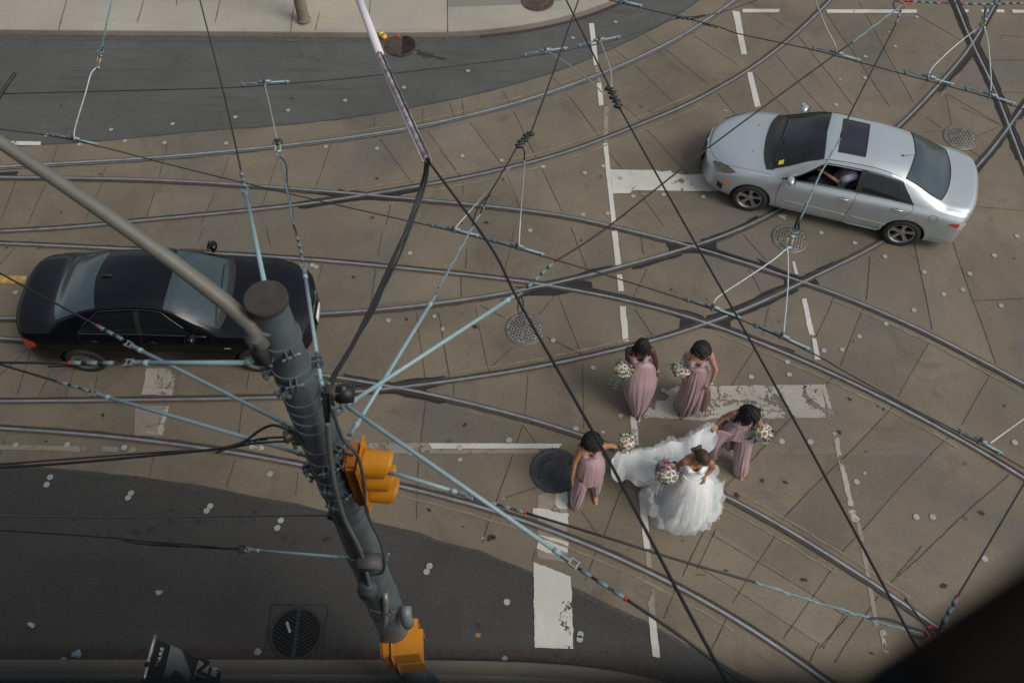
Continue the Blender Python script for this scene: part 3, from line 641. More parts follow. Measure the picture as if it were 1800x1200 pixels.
# ================================================================ CARS
def pchip(xs, ys, x):
    xs = np.asarray(xs, float); ys = np.asarray(ys, float)
    h = np.diff(xs); d = np.diff(ys)/h; m = np.zeros(len(xs))
    for i in range(1, len(xs)-1):
        if d[i-1]*d[i] > 0: w1 = 2*h[i]+h[i-1]; w2 = h[i]+2*h[i-1]; m[i] = (w1+w2)/(w1/d[i-1]+w2/d[i])
    m[0] = d[0]; m[-1] = d[-1]
    i = int(np.clip(np.searchsorted(xs, x)-1, 0, len(xs)-2)); t = (x-xs[i])/h[i]; t = min(max(t, 0), 1)
    return (2*t**3-3*t**2+1)*ys[i]+(t**3-2*t**2+t)*h[i]*m[i]+(-2*t**3+3*t**2)*ys[i+1]+(t**3-t**2)*h[i]*m[i+1]
CARS = .96
class CarShape:
    def __init__(s, st, L, W, nose, tail, wf, wr):
        s.st = sorted(st, key=lambda a: a[0]); s.xs = [a[0] for a in s.st]; s.L = L; s.W = W; s.nose = nose; s.tail = tail; s.wf = wf; s.wr = wr
        s.cache = {}
    def sec(s, x):
        k = round(x, 5)
        if k not in s.cache:
            s.cache[k] = [(pchip(s.xs, [a[1][i][0] for a in s.st], x), pchip(s.xs, [a[1][i][1] for a in s.st], x)) for i in range(9)]
        return s.cache[k]
    def S(s, x, w, side=1, deform=True):
        P = s.sec(x); i = min(max(int(w), 0), 7); f = w-i
        if i <= 4 or i >= 6 or True:
            g = lambda k, c: P[min(max(k, 0), 8)][c] if k <= 8 else ((-P[7][0]) if c == 0 else P[7][1])
            def cr(c):
                p0, p1, p2, p3 = g(i-1, c), g(i, c), g(i+1, c), g(i+2, c)
                # keep creases at belt (5) and roof edge (6)
                if i == 5: p0 = 2*p1-p2; p3 = 2*p2-p1; 
                if i == 4: p3 = 2*p2-p1
                if i == 6: p0 = p1-(p2-p1)*1.0 if c == 0 else p1-(p2-p1)*1.35
                return .5*((2*p1)+(p2-p0)*f+(2*p0-5*p1+4*p2-p3)*f*f+(3*p1-p0-3*p2+p3)*f**3)
            y, z = cr(0), cr(1)
        if i == 5: y += .030*math.sin(math.pi*f)*min(1, max(0, (P[6][1]-P[5][1])*4))
        v = Vector((x, y, z))
        if deform: v = s.D(v)
        v.y *= side; return v
    def D(s, v):
        a = abs(v.y)/s.W*2
        h = s.L/2; hr = -s.xs[0]
        if v.x > 0: k = max(0, (v.x-(h-.75))/.75); dx = -s.nose*(a**2.6)*k**1.4
        else: k = max(0, (-v.x-(hr-.6))/.6); dx = s.tail*(a**2.8)*k**1.4
        return Vector((v.x+dx, v.y, v.z))
    def nrm(s, x, w, side=1):
        e = .01; a = s.S(x+e, w, side)-s.S(x-e, w, side); b = s.S(x, min(8, w+.02), side)-s.S(x, max(0, w-.02), side)
        n = a.cross(b)
        if n.length < 1e-9: return Vector((0, 0, 1))
        n.normalize(); ref = Vector((0, side*.6, .5)) if w < 7.9 else Vector((0, 0, 1))
        return n if n.dot(ref) > 0 else -n
    def body(s, openings=(), nx=150):
        # station list incl. opening edges
        X = list(np.linspace(s.xs[0], s.L/2, nx)); W_ = []
        for a, n in ((0, 3), (1, 3), (2, 8), (3, 8), (4, 5), (5, 10), (6, 7), (7, 7)): W_ += [a+i/n for i in range(n)]
        W_.append(8)
        for o in openings:
            for e in (o[0], o[1]): j = int(np.argmin([abs(x-e) for x in X])); X[j] = e
            for e in (o[2], o[3]): j = int(np.argmin([abs(x-e) for x in W_])); W_[j] = e
        mb = MB(); idx = {}
        nW = len(W_)
        AR = s.ar
        for side in (1, -1):
            base = len(mb.v)
            P = [[s.S(x, w, side) for w in W_] for x in X]
            for cxw in (s.wf, s.wr):
                for i in range(len(X)):
                    for j in range(nW):
                        if W_[j] < 4.6 and W_[j] >= .6:
                            p = P[i][j]; d = Vector((p.x-cxw, p.z-.32)); r = d.length
                            if abs(r-AR) < .022 and r > 0: q = d*(AR/r); p.x = cxw+q.x; p.z = .32+q.y
                            elif AR < r < AR+.07 and 1 <= W_[j] <= 4.2: p.y += side*.012*(1-(r-AR)/.07)
            vs = [p for row in P for p in row]; fs = []
            for i in range(len(X)-1):
                for j in range(nW-1):
                    c = (P[i][j]+P[i+1][j]+P[i+1][j+1]+P[i][j+1])/4; wm = (W_[j]+W_[j+1])/2; xm = (X[i]+X[i+1])/2
                    if wm < 4.6 and min((Vector((c.x-k, c.z-.32))).length for k in (s.wf, s.wr)) < AR-.001: continue
                    if any(o[4] == side and o[0] < xm < o[1] and o[2] < wm < o[3] for o in openings): continue
                    a = i*nW+j; b = (i+1)*nW+j; fs.append((a, b, b+1, a+1))
            mb.add(vs, fs)
        # nose and tail faces
        for xe in (s.L/2, s.xs[0]):
            n = 22; vs, fs = [], []
            for w in W_:
                p = s.S(xe, w, 1, False)
                for k in range(n+1):
                    q = s.D(Vector((xe, p.y*(1-2*k/n), p.z))); vs.append(q)
            for j in range(nW-1):
                for k in range(n): a = j*(n+1)+k; fs.append((a, a+1, a+n+2, a+n+1))
            mb.add(vs, fs)
        return mb
    def patch(s, fa, fb, w0, w1, side=1, off=.005, nu=24, nv=10, wfun=None):
        """patch between x=fa(w) and x=fb(w), over w0..w1"""
        def f(u, v):
            w = w0+(w1-w0)*v
            if wfun: w = wfun(u, v)
            a = fa(w) if callable(fa) else fa; b = fb(w) if callable(fb) else fb
            x = a+(b-a)*u
            return s.S(x, w, side)+s.nrm(x, w, side)*off
        return MB().grid(f, nu, nv)
    def line(s, pts, side=1, r=.004, off=0.0, n=5, dens=6):
        P = []
        for (a, b) in zip(pts, pts[1:]):
            for k in range(dens): t = k/dens; x = a[0]+(b[0]-a[0])*t; w = a[1]+(b[1]-a[1])*t; P.append(s.S(x, w, side)+s.nrm(x, w, side)*off)
        x, w = pts[-1]; P.append(s.S(x, w, side)+s.nrm(x, w, side)*off)
        return MB().tube(P, r, n)
GLASS = mat('dark_glass', (.008, .011, .012), .06, 0, spec=.6)
GLASSR = mat('rear_glass', (.03, .05, .057), .09, 0, spec=.85, coat=0)
RUB = mat('black_rubber', (.018, .018, .018), .7)
BLKP = mat('black_plastic', (.02, .02, .021), .45)
TYRE = mat('tyre', (.022, .022, .023), .8, bump=.4, bscale=120)
WELL = mat('wheel_well', (.008, .008, .008), .9)
CHROME = mat('chrome', (.65, .66, .68), .15, 1)
SEAT = mat('car_seat', (.05, .047, .045), .8)
def wheel(par, x, side, y, spokes, rim, r=.32, w=.205):
    o = Vector((x, side*y, r)); ax = Vector((0, side, 0))
    d = MB(); d.lathe([(0, -w*.35), (r*.66, -w*.35), (r*.66, -w*.5), (0, -w*.5)], o, ax, 32)
    wh = d.build('wheel', WELL, par, smooth=False)
    t = MB(); t.lathe([(r*.66, -w*.5), (r*.9, -w*.5), (r*.985, -w*.36), (r, -w*.2), (r, w*.2), (r*.985, w*.36), (r*.9, w*.5), (r*.72, w*.5), (r*.665, w*.42), (r*.66, -w*.5)], o, ax, 48)
    t.build('tyre', TYRE, wh)
    m = MB(); m.lathe([(r*.655, -w*.4), (r*.62, w*.1), (r*.63, w*.40), (r*.675, w*.46), (r*.70, w*.44), (r*.665, w*.3)], o, ax, 48)
    m.lathe([(0, w*.33), (r*.10, w*.33), (r*.19, w*.26), (r*.20, w*.05)], o, ax, 24)
    u = Vector((1, 0, 0)); v = Vector((0, 0, 1))
    for k in range(spokes):
        a = 2*math.pi*k/spokes+.3; dr = u*math.cos(a)+v*math.sin(a); tg = -u*math.sin(a)+v*math.cos(a)
        wd = (.036 if spokes < 7 else .013)
        ring = []
        for q, (rr_, hh, ww) in enumerate(((.14, .27, .85), (.35, .30, .75), (.55, .34, 1.0), (.64, .36, 1.35))):
            for sg, dz in ((-1, 0), (-1, .012), (1, .012), (1, 0)):
                ring.append(o+dr*r*rr_+tg*sg*wd*ww+ax*(w*hh+dz-.012-(0 if dz else .03)))
        fs = []
        for q in range(3):
            for e in range(4): e2 = (e+1) % 4; fs.append((q*4+e, q*4+e2, q*4+4+e2, q*4+4+e))
        m.add(ring, fs)
    rm = m.build('rim', rim, wh, auto=40)
    b = MB()
    for k in range(5):
        a = 2*math.pi*k/5; b.cyl(o+(u*math.cos(a)+v*math.sin(a))*r*.115+ax*(w*.30), .009, .01, 8, ax)
    join(rm, [b.build('wheel_nuts', BLKP, wh)])
def mirror(par, cs, x, side, m, folded=0):
    p = cs.S(x, 5.15, side)+Vector((0, side*.01, .03))
    b = MB(); b.tube([p, p+Vector((-.02, side*.06, .02))], .022, 8)
    c = p+Vector((-.02, side*.105, .035))
    def q(d): return .12*max(0, d.x)
    b.ell(c, (.062, .100, .068), Matrix.Rotation(side*R(12), 3, 'Z'), 20, 12, q)
    o = b.build('wing_mirror', m, par)
    g = MB(); g.box(c+Vector((-.073, 0, 0)), (.006, .165, .10), None); g.build('mirror_glass', GLASS, o, smooth=False)
    return o
def handle(par, cs, x, w, side, m):
    p = cs.S(x, w, side); n = cs.nrm(x, w, side)
    h = MB(); h.tube([p+n*.004+Vector((-.10, 0, 0)), p+n*.028+Vector((-.06, 0, .004)), p+n*.030+Vector((.05, 0, .004)), p+n*.006+Vector((.09, 0, 0))], [.008, .013, .013, .009], 8)
    h.build('door_handle', m, par)
    r = MB(); r.ell(p+n*.002, (.05, .008, .030)); r.build('handle_recess', BLKP if m is not SILV else mat('recess_grey', (.20, .22, .23), .4, .6), par)

# 
SILV = mat('silver_paint', (.45, .50, .515), .34, .55, coat=.35, spec=.5, var=.02, vscale=60)
BLUB = mat('dark_blue_paint', (.003, .004, .006), .22, .0, coat=.12, spec=.3)
def underbody(par, cs, L):
    m = MB(); m.box((0, 0, .27), (L-.7, 1.35, .14)); m.box((0, 0, .40), (L-1.3, .9, .2))
    m.build('underbody', WELL, par, smooth=False)
    for xw in (cs.wf, cs.wr):
        for side in (1, -1):
            a = MB(); prof = []
            vs, fs = [], []; n = 20
            for k in range(n+1):
                th = math.pi*k/n*1.16-math.pi*.08
                for yy in (.50, .845):
                    vs.append(Vector((xw+(cs.ar-.002)*math.cos(th), side*yy, .32+(cs.ar-.002)*math.sin(th))))
            for k in range(n): fs.append((2*k, 2*k+1, 2*k+3, 2*k+2))
            a.add(vs, fs); a.poly([Vector((xw+(cs.ar)*math.cos(math.pi*k/12), side*.52, .32+(cs.ar)*math.sin(math.pi*k/12))) for k in range(13)]+[Vector((xw-cs.ar, side*.52, .2)), Vector((xw+cs.ar, side*.52, .2))])
            a.build('wheel_arch_liner', WELL, par)

def silver_car():
    L, W = 4.74, 1.80
    st = [
     (-2.37, [(.55,.24),(.70,.26),(.80,.36),(.83,.56),(.80,.76),(.70,.865),(.56,.905),(.30,.93),(0,.935)]),
     (-2.30, [(.58,.23),(.76,.24),(.85,.34),(.865,.57),(.845,.79),(.755,.905),(.60,.965),(.32,.99),(0,.998)]),
     (-2.05, [(.6,.22),(.80,.23),(.875,.34),(.89,.58),(.87,.82),(.79,.935),(.64,.99),(.34,1.018),(0,1.026)]),
     (-1.82, [(.6,.22),(.81,.23),(.88,.34),(.893,.58),(.88,.835),(.805,.95),(.66,1.005),(.36,1.035),(0,1.045)]),
     (-1.55, [(.6,.22),(.82,.23),(.88,.34),(.895,.58),(.885,.84),(.81,.955),(.66,1.07),(.38,1.13),(0,1.15)]),
     (-1.15, [(.6,.22),(.82,.23),(.88,.34),(.895,.58),(.888,.84),(.815,.955),(.615,1.23),(.36,1.31),(0,1.335)]),
     (-.85, [(.6,.22),(.82,.23),(.88,.34),(.895,.58),(.888,.84),(.815,.95),(.59,1.315),(.345,1.385),(0,1.405)]),
     (-.35, [(.6,.22),(.82,.23),(.88,.34),(.895,.58),(.888,.83),(.815,.94),(.585,1.365),(.34,1.425),(0,1.44)]),
     (.28, [(.6,.22),(.82,.23),(.88,.34),(.895,.58),(.888,.82),(.82,.93),(.60,1.355),(.35,1.42),(0,1.435)]),
     (.54, [(.6,.22),(.82,.23),(.88,.34),(.895,.58),(.885,.81),(.82,.92),(.635,1.285),(.37,1.37),(0,1.395)]),
     (.98, [(.6,.22),(.82,.23),(.88,.34),(.893,.58),(.88,.80),(.82,.91),(.70,1.05),(.40,1.15),(0,1.185)]),
     (1.20, [(.6,.22),(.82,.23),(.88,.34),(.89,.58),(.878,.79),(.82,.895),(.715,.955),(.42,1.02),(0,1.055)]),
     (1.34, [(.6,.22),(.82,.23),(.88,.34),(.89,.58),(.875,.785),(.81,.88),(.70,.925),(.42,.965),(0,.985)]),
     (1.75, [(.6,.22),(.80,.23),(.87,.34),(.885,.56),(.86,.735),(.78,.82),(.62,.88),(.35,.915),(0,.925)]),
     (2.10, [(.58,.22),(.76,.23),(.84,.34),(.86,.53),(.82,.68),(.72,.745),(.56,.80),(.32,.84),(0,.85)]),
     (2.28, [(.56,.22),(.72,.23),(.80,.33),(.82,.49),(.78,.61),(.66,.67),(.50,.715),(.28,.75),(0,.76)]),
     (2.37, [(.52,.24),(.66,.26),(.73,.34),(.74,.46),(.70,.55),(.58,.60),(.42,.635),(.24,.655),(0,.66)])]
    st = [((x if x > -1.55 else -1.55+(x+1.55)*.90), q) for x, q in st]; L_ = 2.37-.082
    cs = CarShape(st, L, W, .42, .20, 1.395, -1.28); cs.ar = .362
    a, b = G(1310, 367), G(1583, 430)
    d = (a-b).normalized(); lf = Vector((-d.y, d.x, 0))
    a, b = G(1302, 367), G(1573, 430); rc = b-lf*.83; o = rc+d*1.28*CARS
    t = thing('silver_car', 'silver four door car with black sunroof crossing the tram rails at upper right', 'car', (o.x, o.y, .004), math.atan2(d.y, d.x))
    t.scale = (CARS,)*3
    op = (-.26, .90, 5.12, 5.86, 1)
    bod = cs.body([op]).build('body', SILV, t, auto=32, merge=True)
    underbody(t, cs, L)
    for xw, s_ in ((cs.wf, 1), (cs.wf, -1), (cs.wr, 1), (cs.wr, -1)): wheel(t, xw, s_, .80, 5, mat('alloy', (.50, .49, .475), .3, .85))
    ws0 = lambda w: (.245+.02*(w-6) if True else 0); ws1 = lambda w: 1.15+.13*(1-((8-w)/2)**2)
    cs.patch(lambda w: .90-.50*max(0, (w-5.12)/.74)**1.15, .94, 5.10, 5.88, 1, .0015, 24, 12).build('pillar_skin', SILV, t)
    wsg = {}
    for s_ in (1, -1):
        wsg[s_] = cs.patch(lambda w: .40+.02*(w-6), ws1, 6.10, 8, s_, .004, 26, 14).build('windscreen' , GLASS, t)
        cs.patch(lambda w: -.98-.05*(w-6), lambda w: -1.64-.14*(1-((8-w)/2)**2), 6.12, 8, s_, .004, 26, 14).build('rear_window', GLASSR, t)
        cs.patch(lambda w: ws1(w)-.02, lambda w: ws1(w)+.11, 6.0, 8, s_, .006, 6, 14).build('cowl', BLKP, t)
    # black borders round the glass
    def border(side, xa, xb, wa, r):
        return cs.line([(xa(wa), wa), (xb(wa), wa)], side, r, .004, dens=20)
    for s_ in (1, -1):
        m = MB()
        for g_ in (cs.line([(.40+.02*(w-6), w) for w in np.linspace(8, 6.1, 12)], s_, .010, .003), border(s_, lambda w: .40, ws1, 6.10, .010)): m.add(g_.v, g_.f)
        m.build('front_glass_seal', RUB, t); m = MB()
        for g_ in (cs.line([(-.98-.05*(w-6), w) for w in np.linspace(6.12, 8, 12)], s_, .010, .003), border(s_, lambda w: -.98, lambda w: -1.64, 6.12, .010),
                   cs.line([(-1.64-.14*(1-((8-w)/2)**2), w) for w in np.linspace(6.12, 8, 12)], s_, .010, .003)): m.add(g_.v, g_.f)
        m.build('rear_glass_seal', RUB, t)
        cs.line([(.38, 6.04), (-.2, 6.1), (-.6, 6.1), (-1.0, 6.02)], s_, .007, .0, dens=10).build('roof_moulding', RUB, t)
        # side glass
        if s_ == -1: cs.patch(-.25, lambda w: .90-.50*max(0, (w-5.12)/.78)**1.15, 5.12, 5.88, s_, .004, 20, 10).build('front_side_window', GLASS, t)
        cs.patch(lambda w: -1.22+.26*max(0, (w-5.12)/.78)**1.3, -.345, 5.12, 5.87, s_, .004, 24, 10).build('rear_side_window', GLASS, t)
        cs.patch(-.355, -.255, 5.10, 5.90, s_, .006, 4, 10).build('door_pillar', BLKP, t)
        # seals
        m = MB()
        for q in (cs.line([(-1.24, 5.09), (-.3, 5.09), (.97, 5.09)], s_, .009, .004, dens=20), cs.line([(-1.24, 5.09), (-1.12, 5.5), (-.95, 5.9), (-.3, 5.9), (.33, 5.9)], s_, .008, .004, dens=12),
                  cs.line([(.97, 5.09), (.33, 5.9)], s_, .008, .004, dens=16), cs.line([(-.96, 5.10), (-.90, 5.88)], s_, .008, .006)): m.add(q.v, q.f)
        m.build('window_trim', RUB, t)
        g = MB()
        dl = [[(.93, 4.75), (.97, 4.0), (.98, 3.2), (.95, 2.2), (.90, 1.4)], [(-.30, 5.08), (-.30, 4), (-.27, 2.9), (-.23, 1.4)], [(-1.22, 5.08), (-1.26, 4.6), (-1.24, 4.1), (-1.05, 3.2), (-.85, 2.3), (-.80, 1.4)],
              [(.93, 4.75), (.97, 5.08)], [(1.15, 5.35), (1.35, 5.55), (1.7, 5.45), (2.05, 5.5)], [(-1.80, 5.55), (-2.05, 5.5), (-2.28, 5.4)], [(2.08, 5.5), (2.26, 6.2), (2.31, 7.0), (2.32, 8)]]
        for q in dl: k = cs.line(q, s_, .0042, -.001, dens=8); g.add(k.v, k.f)
        join(bod, [g.build('panel_gaps', mat('gap', (.03, .03, .03), .8), t)])
        cs.line([(.86, 2.65), (.35, 2.62), (-.26, 2.60)], s_, .006, .003, dens=8).build('side_moulding', mat('copper_strip', (.45, .33, .24), .4, .3), t)
        cs.line([(-.34, 2.60), (-.6, 2.58), (-.95, 2.56)], s_, .006, .003, dens=8).build('side_moulding', MATS['copper_strip'], t)
        cs.line([(-.88, 1.25), (-.3, 1.2), (.98, 1.2)], s_, .011, .004, dens=10).build('sill_trim', mat('sill_light', (.55, .56, .55), .4, .4), t)
        handle(t, cs, -.12, 4.05, s_, CHROME if False else SILV); handle(t, cs, -1.02, 4.12, s_, SILV)
        mirror(t, cs, .84, s_, SILV)
        # lamps
        hl = cs.patch(lambda w: 1.80+.05*(5.5-w), lambda w: 2.285, 4.35, 5.45, s_, .008, 14, 10, lambda u, v: 4.72+.42*u+(v-.5)*(.10+1.15*math.sin(min(1, u*.8+.08)*math.pi*.70)))
        h = hl.build('headlight', mat('amber_lens', (.10, .085, .06), .12, .2, coat=1, var=.3, vscale=30), t)
        cs.line([(1.80, 4.75), (2.0, 5.42), (2.26, 5.75)], s_, .008, .004, dens=8).build('lamp_edge', BLKP, h)
        cs.patch(1.93, 2.16, 3.25, 3.5, s_, .006, 8, 4).build('side_marker', mat('orange_lens', (.85, .20, .02), .3), t)
        cs.patch(2.14, 2.30, 2.0, 2.9, s_, .006, 6, 6, lambda u, v: 2.1+.4*u+v*.75).build('fog_lamp', BLKP, t)
        cs.patch(-2.32, -1.98, 3.6, 4.3, s_, .007, 12, 6, lambda u, v: 3.75+.15*(1-u)+(v-.5)*(.15+.62*(1-u)**.6)).build('tail_light', mat('clear_lens', (.5, .47, .46), .15, .2, coat=1), t)
        cs.patch(-2.20, -1.98, 3.6, 4.3, s_, .011, 8, 5, lambda u, v: 3.80+.08*(1-u)+(v-.5)*(.08+.36*(1-u)**.6)).build('tail_light_red', mat('red_lens', (.40, .03, .02), .2, coat=1), t)
        cs.patch(-2.36, -1.72, 2.2, 2.25, s_, .0, 10, 2).build('bumper_seam', mat('gap', (.03, .03, .03), .8), t)
    # fuel flap ring
    P = [cs.S(-1.62+.075*math.cos(a), 4.0+.34*math.sin(a), 1)+cs.nrm(-1.62, 4, 1)*.0 for a in np.linspace(0, 2*math.pi, 25)]
    MB().tube(P, .0035, 5).build('fuel_flap', mat('gap', (.03, .03, .03), .8), t)
    # sunroof
    n = 22
    def sr(u, v):
        y = -.40+.80*v; x = .19-.44*u
        cor = .05
        w = 8-abs(y)/.345 if abs(y) < .345 else 7-(abs(y)-.345)/(.59-.345)
        return cs.S(x, w, 1 if y > 0 else -1)+Vector((0, 0, .006))
    MB().grid(sr, 12, 18).build('sunroof', mat('sunroof_glass', (.014, .015, .024), .10, 0, coat=.3), t)
    e = [sr(u, 0) for u in np.linspace(0, 1, 10)]+[sr(1, v) for v in np.linspace(0, 1, 16)]+[sr(u, 1) for u in np.linspace(1, 0, 10)]+[sr(0, v) for v in np.linspace(1, 0, 16)]
    MB().tube(e, .011, 6, False).build('sunroof_seal', RUB, t)
    # antenna, washers, wiper, sticker, plates, grille
    p = cs.S(-.86, 7.55, 1)
    a_ = MB(); a_.ell(p, (.03, .018, .014)); a_.tube([p, p+Vector((-.30, -.01, .11))], .004, 5); a_.build('aerial', BLKP, t)
    m = MB()
    for s_ in (1, -1): m.ell(cs.S(1.55, 7.15, s_)+Vector((0, 0, .003)), (.014, .010, .006))
    join(bod, [m.build('washer_jets', BLKP, t)])
    for y0, y1 in ((.60, .02), (.02, -.52)):
        P = []
        for k in range(9):
            y = y0+(y1-y0)*k/8; w = 8-abs(y)/.42 if abs(y) < .42 else 7-(abs(y)-.42)/.3
            x = 1.15; P.append(cs.S(x-.05*k/8, max(6.05, w), 1 if y > 0 else -1)+Vector((0, 0, .022)))
        MB().tube(P, .009, 6).build('wiper', BLKP, t)
    cs.patch(1.01, 1.09, 6.28, 6.55, 1, .0085, 3, 3).build('windscreen_sticker', mat('yellow_sticker', (.62, .60, .03), .5), t)
    fx = L/2
    q = MB(); q.box((fx+.03, 0, .44), (.05, .50, .13), None, .01); q.box((fx+.02, 0, .36), (.04, .9, .08), None, .01); q.build('number_plate', BLKP, t)
    g = MB()
    P = [cs.D(Vector((2.365, y, .58)))+Vector((.012, 0, 0)) for y in np.linspace(-.30, .30, 13)]
    g.tube(P, .030, 6, flat=1.4); gr = g.build('grille', BLKP, t)
    P = [cs.S(2.34-.01*abs(w_), 8-abs(w_), 1 if w_ > 0 else -1)+Vector((.02, 0, .004)) for w_ in np.linspace(-1.25, 1.25, 15)]
    MB().tube(P, .014, 6).build('grille_bar', CHROME, gr)
    b = MB(); b.ell(Vector((2.375, 0, .655)), (.02, .055, .035)); b.build('bonnet_badge', CHROME, t)
    # interior and open window
    i = MB()
    i.box((-.2, 0, .46), (1.9, 1.35, .05)); i.box((.98, 0, .80), (.25, 1.35, .18)); i.box((-1.0, 0, .75), (.2, 1.2, .5)); i.box((-.75, 0, .55), (.5, 1.2, .18))
    i.build('cabin_floor', mat('cabin_dark', (.015, .014, .014), .9), t, smooth=False)
    for yy in (.37, -.37):
        s2 = MB(); s2.box((.08, yy, .58), (.5, .50, .16), None, .05); s2.box((-.23, yy, .86), (.14, .48, .58), Matrix.Rotation(R(-14), 3, 'Y'), .05); s2.box((-.34, yy, 1.20), (.09, .26, .16), None, .04)
        s2.build('car_seat', SEAT, t)
    wv = MB(); c0 = Vector((.64, .37, .84)); P = []
    rx = Matrix.Rotation(R(-24), 3, 'Y')
    for k in range(25): a = 2*math.pi*k/24; P.append(c0+rx @ Vector((0, .18*math.cos(a), .18*math.sin(a))))
    wv.tube(P, .015, 8, False); wv.tube([c0, c0+Vector((.2, 0, -.06))], .03, 8); wv.ell(c0, (.03, .06, .05))
    wv.tube([c0, P[0]], .014, 6); wv.tube([c0, P[12]], .014, 6); wv.build('steering_wheel', BLKP, t)
    return t, cs, o, d
def black_car():
    L, W = 4.56, 1.80
    st = [
     (-2.28, [(.55,.26),(.70,.28),(.80,.38),(.82,.56),(.79,.76),(.70,.87),(.56,.93),(.30,.955),(0,.96)]),
     (-2.20, [(.58,.24),(.76,.25),(.84,.35),(.855,.57),(.83,.79),(.75,.91),(.60,.985),(.32,1.01),(0,1.015)]),
     (-1.95, [(.6,.22),(.80,.23),(.87,.34),(.885,.58),(.86,.82),(.78,.94),(.63,.995),(.34,1.02),(0,1.028)]),
     (-1.72, [(.6,.22),(.81,.23),(.875,.34),(.893,.58),(.87,.83),(.79,.95),(.645,1.01),(.36,1.04),(0,1.05)]),
     (-1.40, [(.6,.22),(.81,.23),(.875,.34),(.893,.58),(.875,.83),(.79,.95),(.635,1.12),(.37,1.18),(0,1.20)]),
     (-1.02, [(.6,.22),(.81,.23),(.875,.34),(.893,.58),(.875,.83),(.795,.945),(.585,1.25),(.35,1.32),(0,1.34)]),
     (-.70, [(.6,.22),(.81,.23),(.875,.34),(.893,.58),(.875,.825),(.80,.94),(.565,1.31),(.34,1.37),(0,1.385)]),
     (-.25, [(.6,.22),(.81,.23),(.875,.34),(.893,.58),(.875,.82),(.80,.93),(.56,1.335),(.335,1.395),(0,1.41)]),
     (.05, [(.6,.22),(.81,.23),(.875,.34),(.893,.58),(.875,.81),(.805,.92),(.575,1.325),(.34,1.385),(0,1.40)]),
     (.28, [(.6,.22),(.81,.23),(.875,.34),(.893,.58),(.872,.80),(.805,.915),(.61,1.26),(.36,1.335),(0,1.355)]),
     (.68, [(.6,.22),(.81,.23),(.875,.34),(.89,.58),(.87,.795),(.805,.905),(.68,1.03),(.39,1.12),(0,1.15)]),
     (.90, [(.6,.22),(.81,.23),(.875,.34),(.89,.58),(.868,.79),(.80,.89),(.695,.945),(.41,1.0),(0,1.03)]),
     (1.05, [(.6,.22),(.81,.23),(.875,.34),(.888,.58),(.865,.785),(.80,.88),(.68,.92),(.41,.955),(0,.965)]),
     (1.65, [(.6,.22),(.80,.23),(.87,.34),(.885,.56),(.855,.745),(.78,.835),(.62,.885),(.35,.92),(0,.93)]),
     (2.0, [(.58,.22),(.76,.23),(.84,.34),(.86,.53),(.82,.69),(.72,.765),(.56,.82),(.32,.85),(0,.86)]),
     (2.18, [(.56,.22),(.72,.23),(.80,.33),(.82,.50),(.78,.63),(.67,.70),(.50,.755),(.28,.79),(0,.80)]),
     (2.28, [(.52,.24),(.68,.26),(.75,.34),(.76,.48),(.72,.585),(.60,.645),(.44,.68),(.24,.70),(0,.705)])]
    cs = CarShape(st, L, W, .34, .22, 1.44, -1.30); cs.ar = .362
    a, b = G(472, 652), G(165, 651); d = (a-b).normalized(); rt = Vector((d.y, -d.x, 0))
    o = b-rt*.83+d*1.30*CARS
    t = thing('black_car', 'glossy near black four door car stopped behind the utility pole', 'car', (o.x, o.y, .004), math.atan2(d.y, d.x))
    t.scale = (CARS,)*3
    bod = cs.body().build('body', BLUB, t, auto=32, merge=True)
    underbody(t, cs, L)
    for xw, s_ in ((cs.wf, 1), (cs.wf, -1), (cs.wr, 1), (cs.wr, -1)): wheel(t, xw, s_, .80, 10, mat('alloy_dark', (.34, .33, .31), .35, .8))
    ws1 = lambda w: .86+.11*(1-((8-w)/2)**2)
    for s_ in (1, -1):
        cs.patch(lambda w: .17+.02*(w-6), ws1, 6.12, 8, s_, .004, 26, 14).build('windscreen', GLASSR, t)
        cs.patch(lambda w: -.86-.05*(w-6), lambda w: -1.52-.12*(1-((8-w)/2)**2), 6.14, 8, s_, .004, 26, 14).build('rear_window', GLASSR, t)
        cs.patch(lambda w: ws1(w)-.015, lambda w: ws1(w)+.09, 6.05, 8, s_, .006, 6, 14).build('cowl', BLKP, t)
        cs.patch(-.20, lambda w: .66-.50*max(0, (w-5.10)/.78)**1.15, 5.10, 5.88, s_, .004, 20, 10).build('front_side_window', GLASS, t)
        cs.patch(lambda w: -1.18+.36*max(0, (w-5.10)/.78)**1.3, -.27, 5.10, 5.87, s_, .004, 24, 10).build('rear_side_window', GLASS, t)
        cs.patch(-.275, -.195, 5.08, 5.90, s_, .006, 4, 10).build('door_pillar', BLKP, t)
        TR = mat('satin_trim', (.16, .165, .17), .3, .8)
        cs.line([(-1.20, 5.06), (-.3, 5.06), (.76, 5.06)], s_, .007, .004, dens=20).build('window_trim', TR, t)
        cs.line([(-1.20, 5.06), (-1.05, 5.6), (-.82, 5.93), (-.2, 5.94), (.15, 5.93), (.45, 5.55)], s_, .005, .004, dens=12).build('window_trim', TR, t)
        g = MB()
        for q in ([(.84, 4.75), (.88, 4.0), (.88, 3.0), (.82, 1.4)], [(-.24, 5.04), (-.23, 3), (-.2, 1.4)], [(-1.18, 5.04), (-1.2, 4.4), (-1.0, 3.1), (-.76, 1.4)], [(.95, 5.5), (1.5, 5.5), (2.0, 5.7), (2.18, 6.6), (2.22, 8)], [(-1.7, 5.5), (-1.95, 5.5), (-2.18, 5.4)]):
            k = cs.line(q, s_, .0045, -.001, dens=8); g.add(k.v, k.f)
        join(bod, [g.build('panel_gaps', mat('gap_dark', (.002, .002, .002), .9), t)])
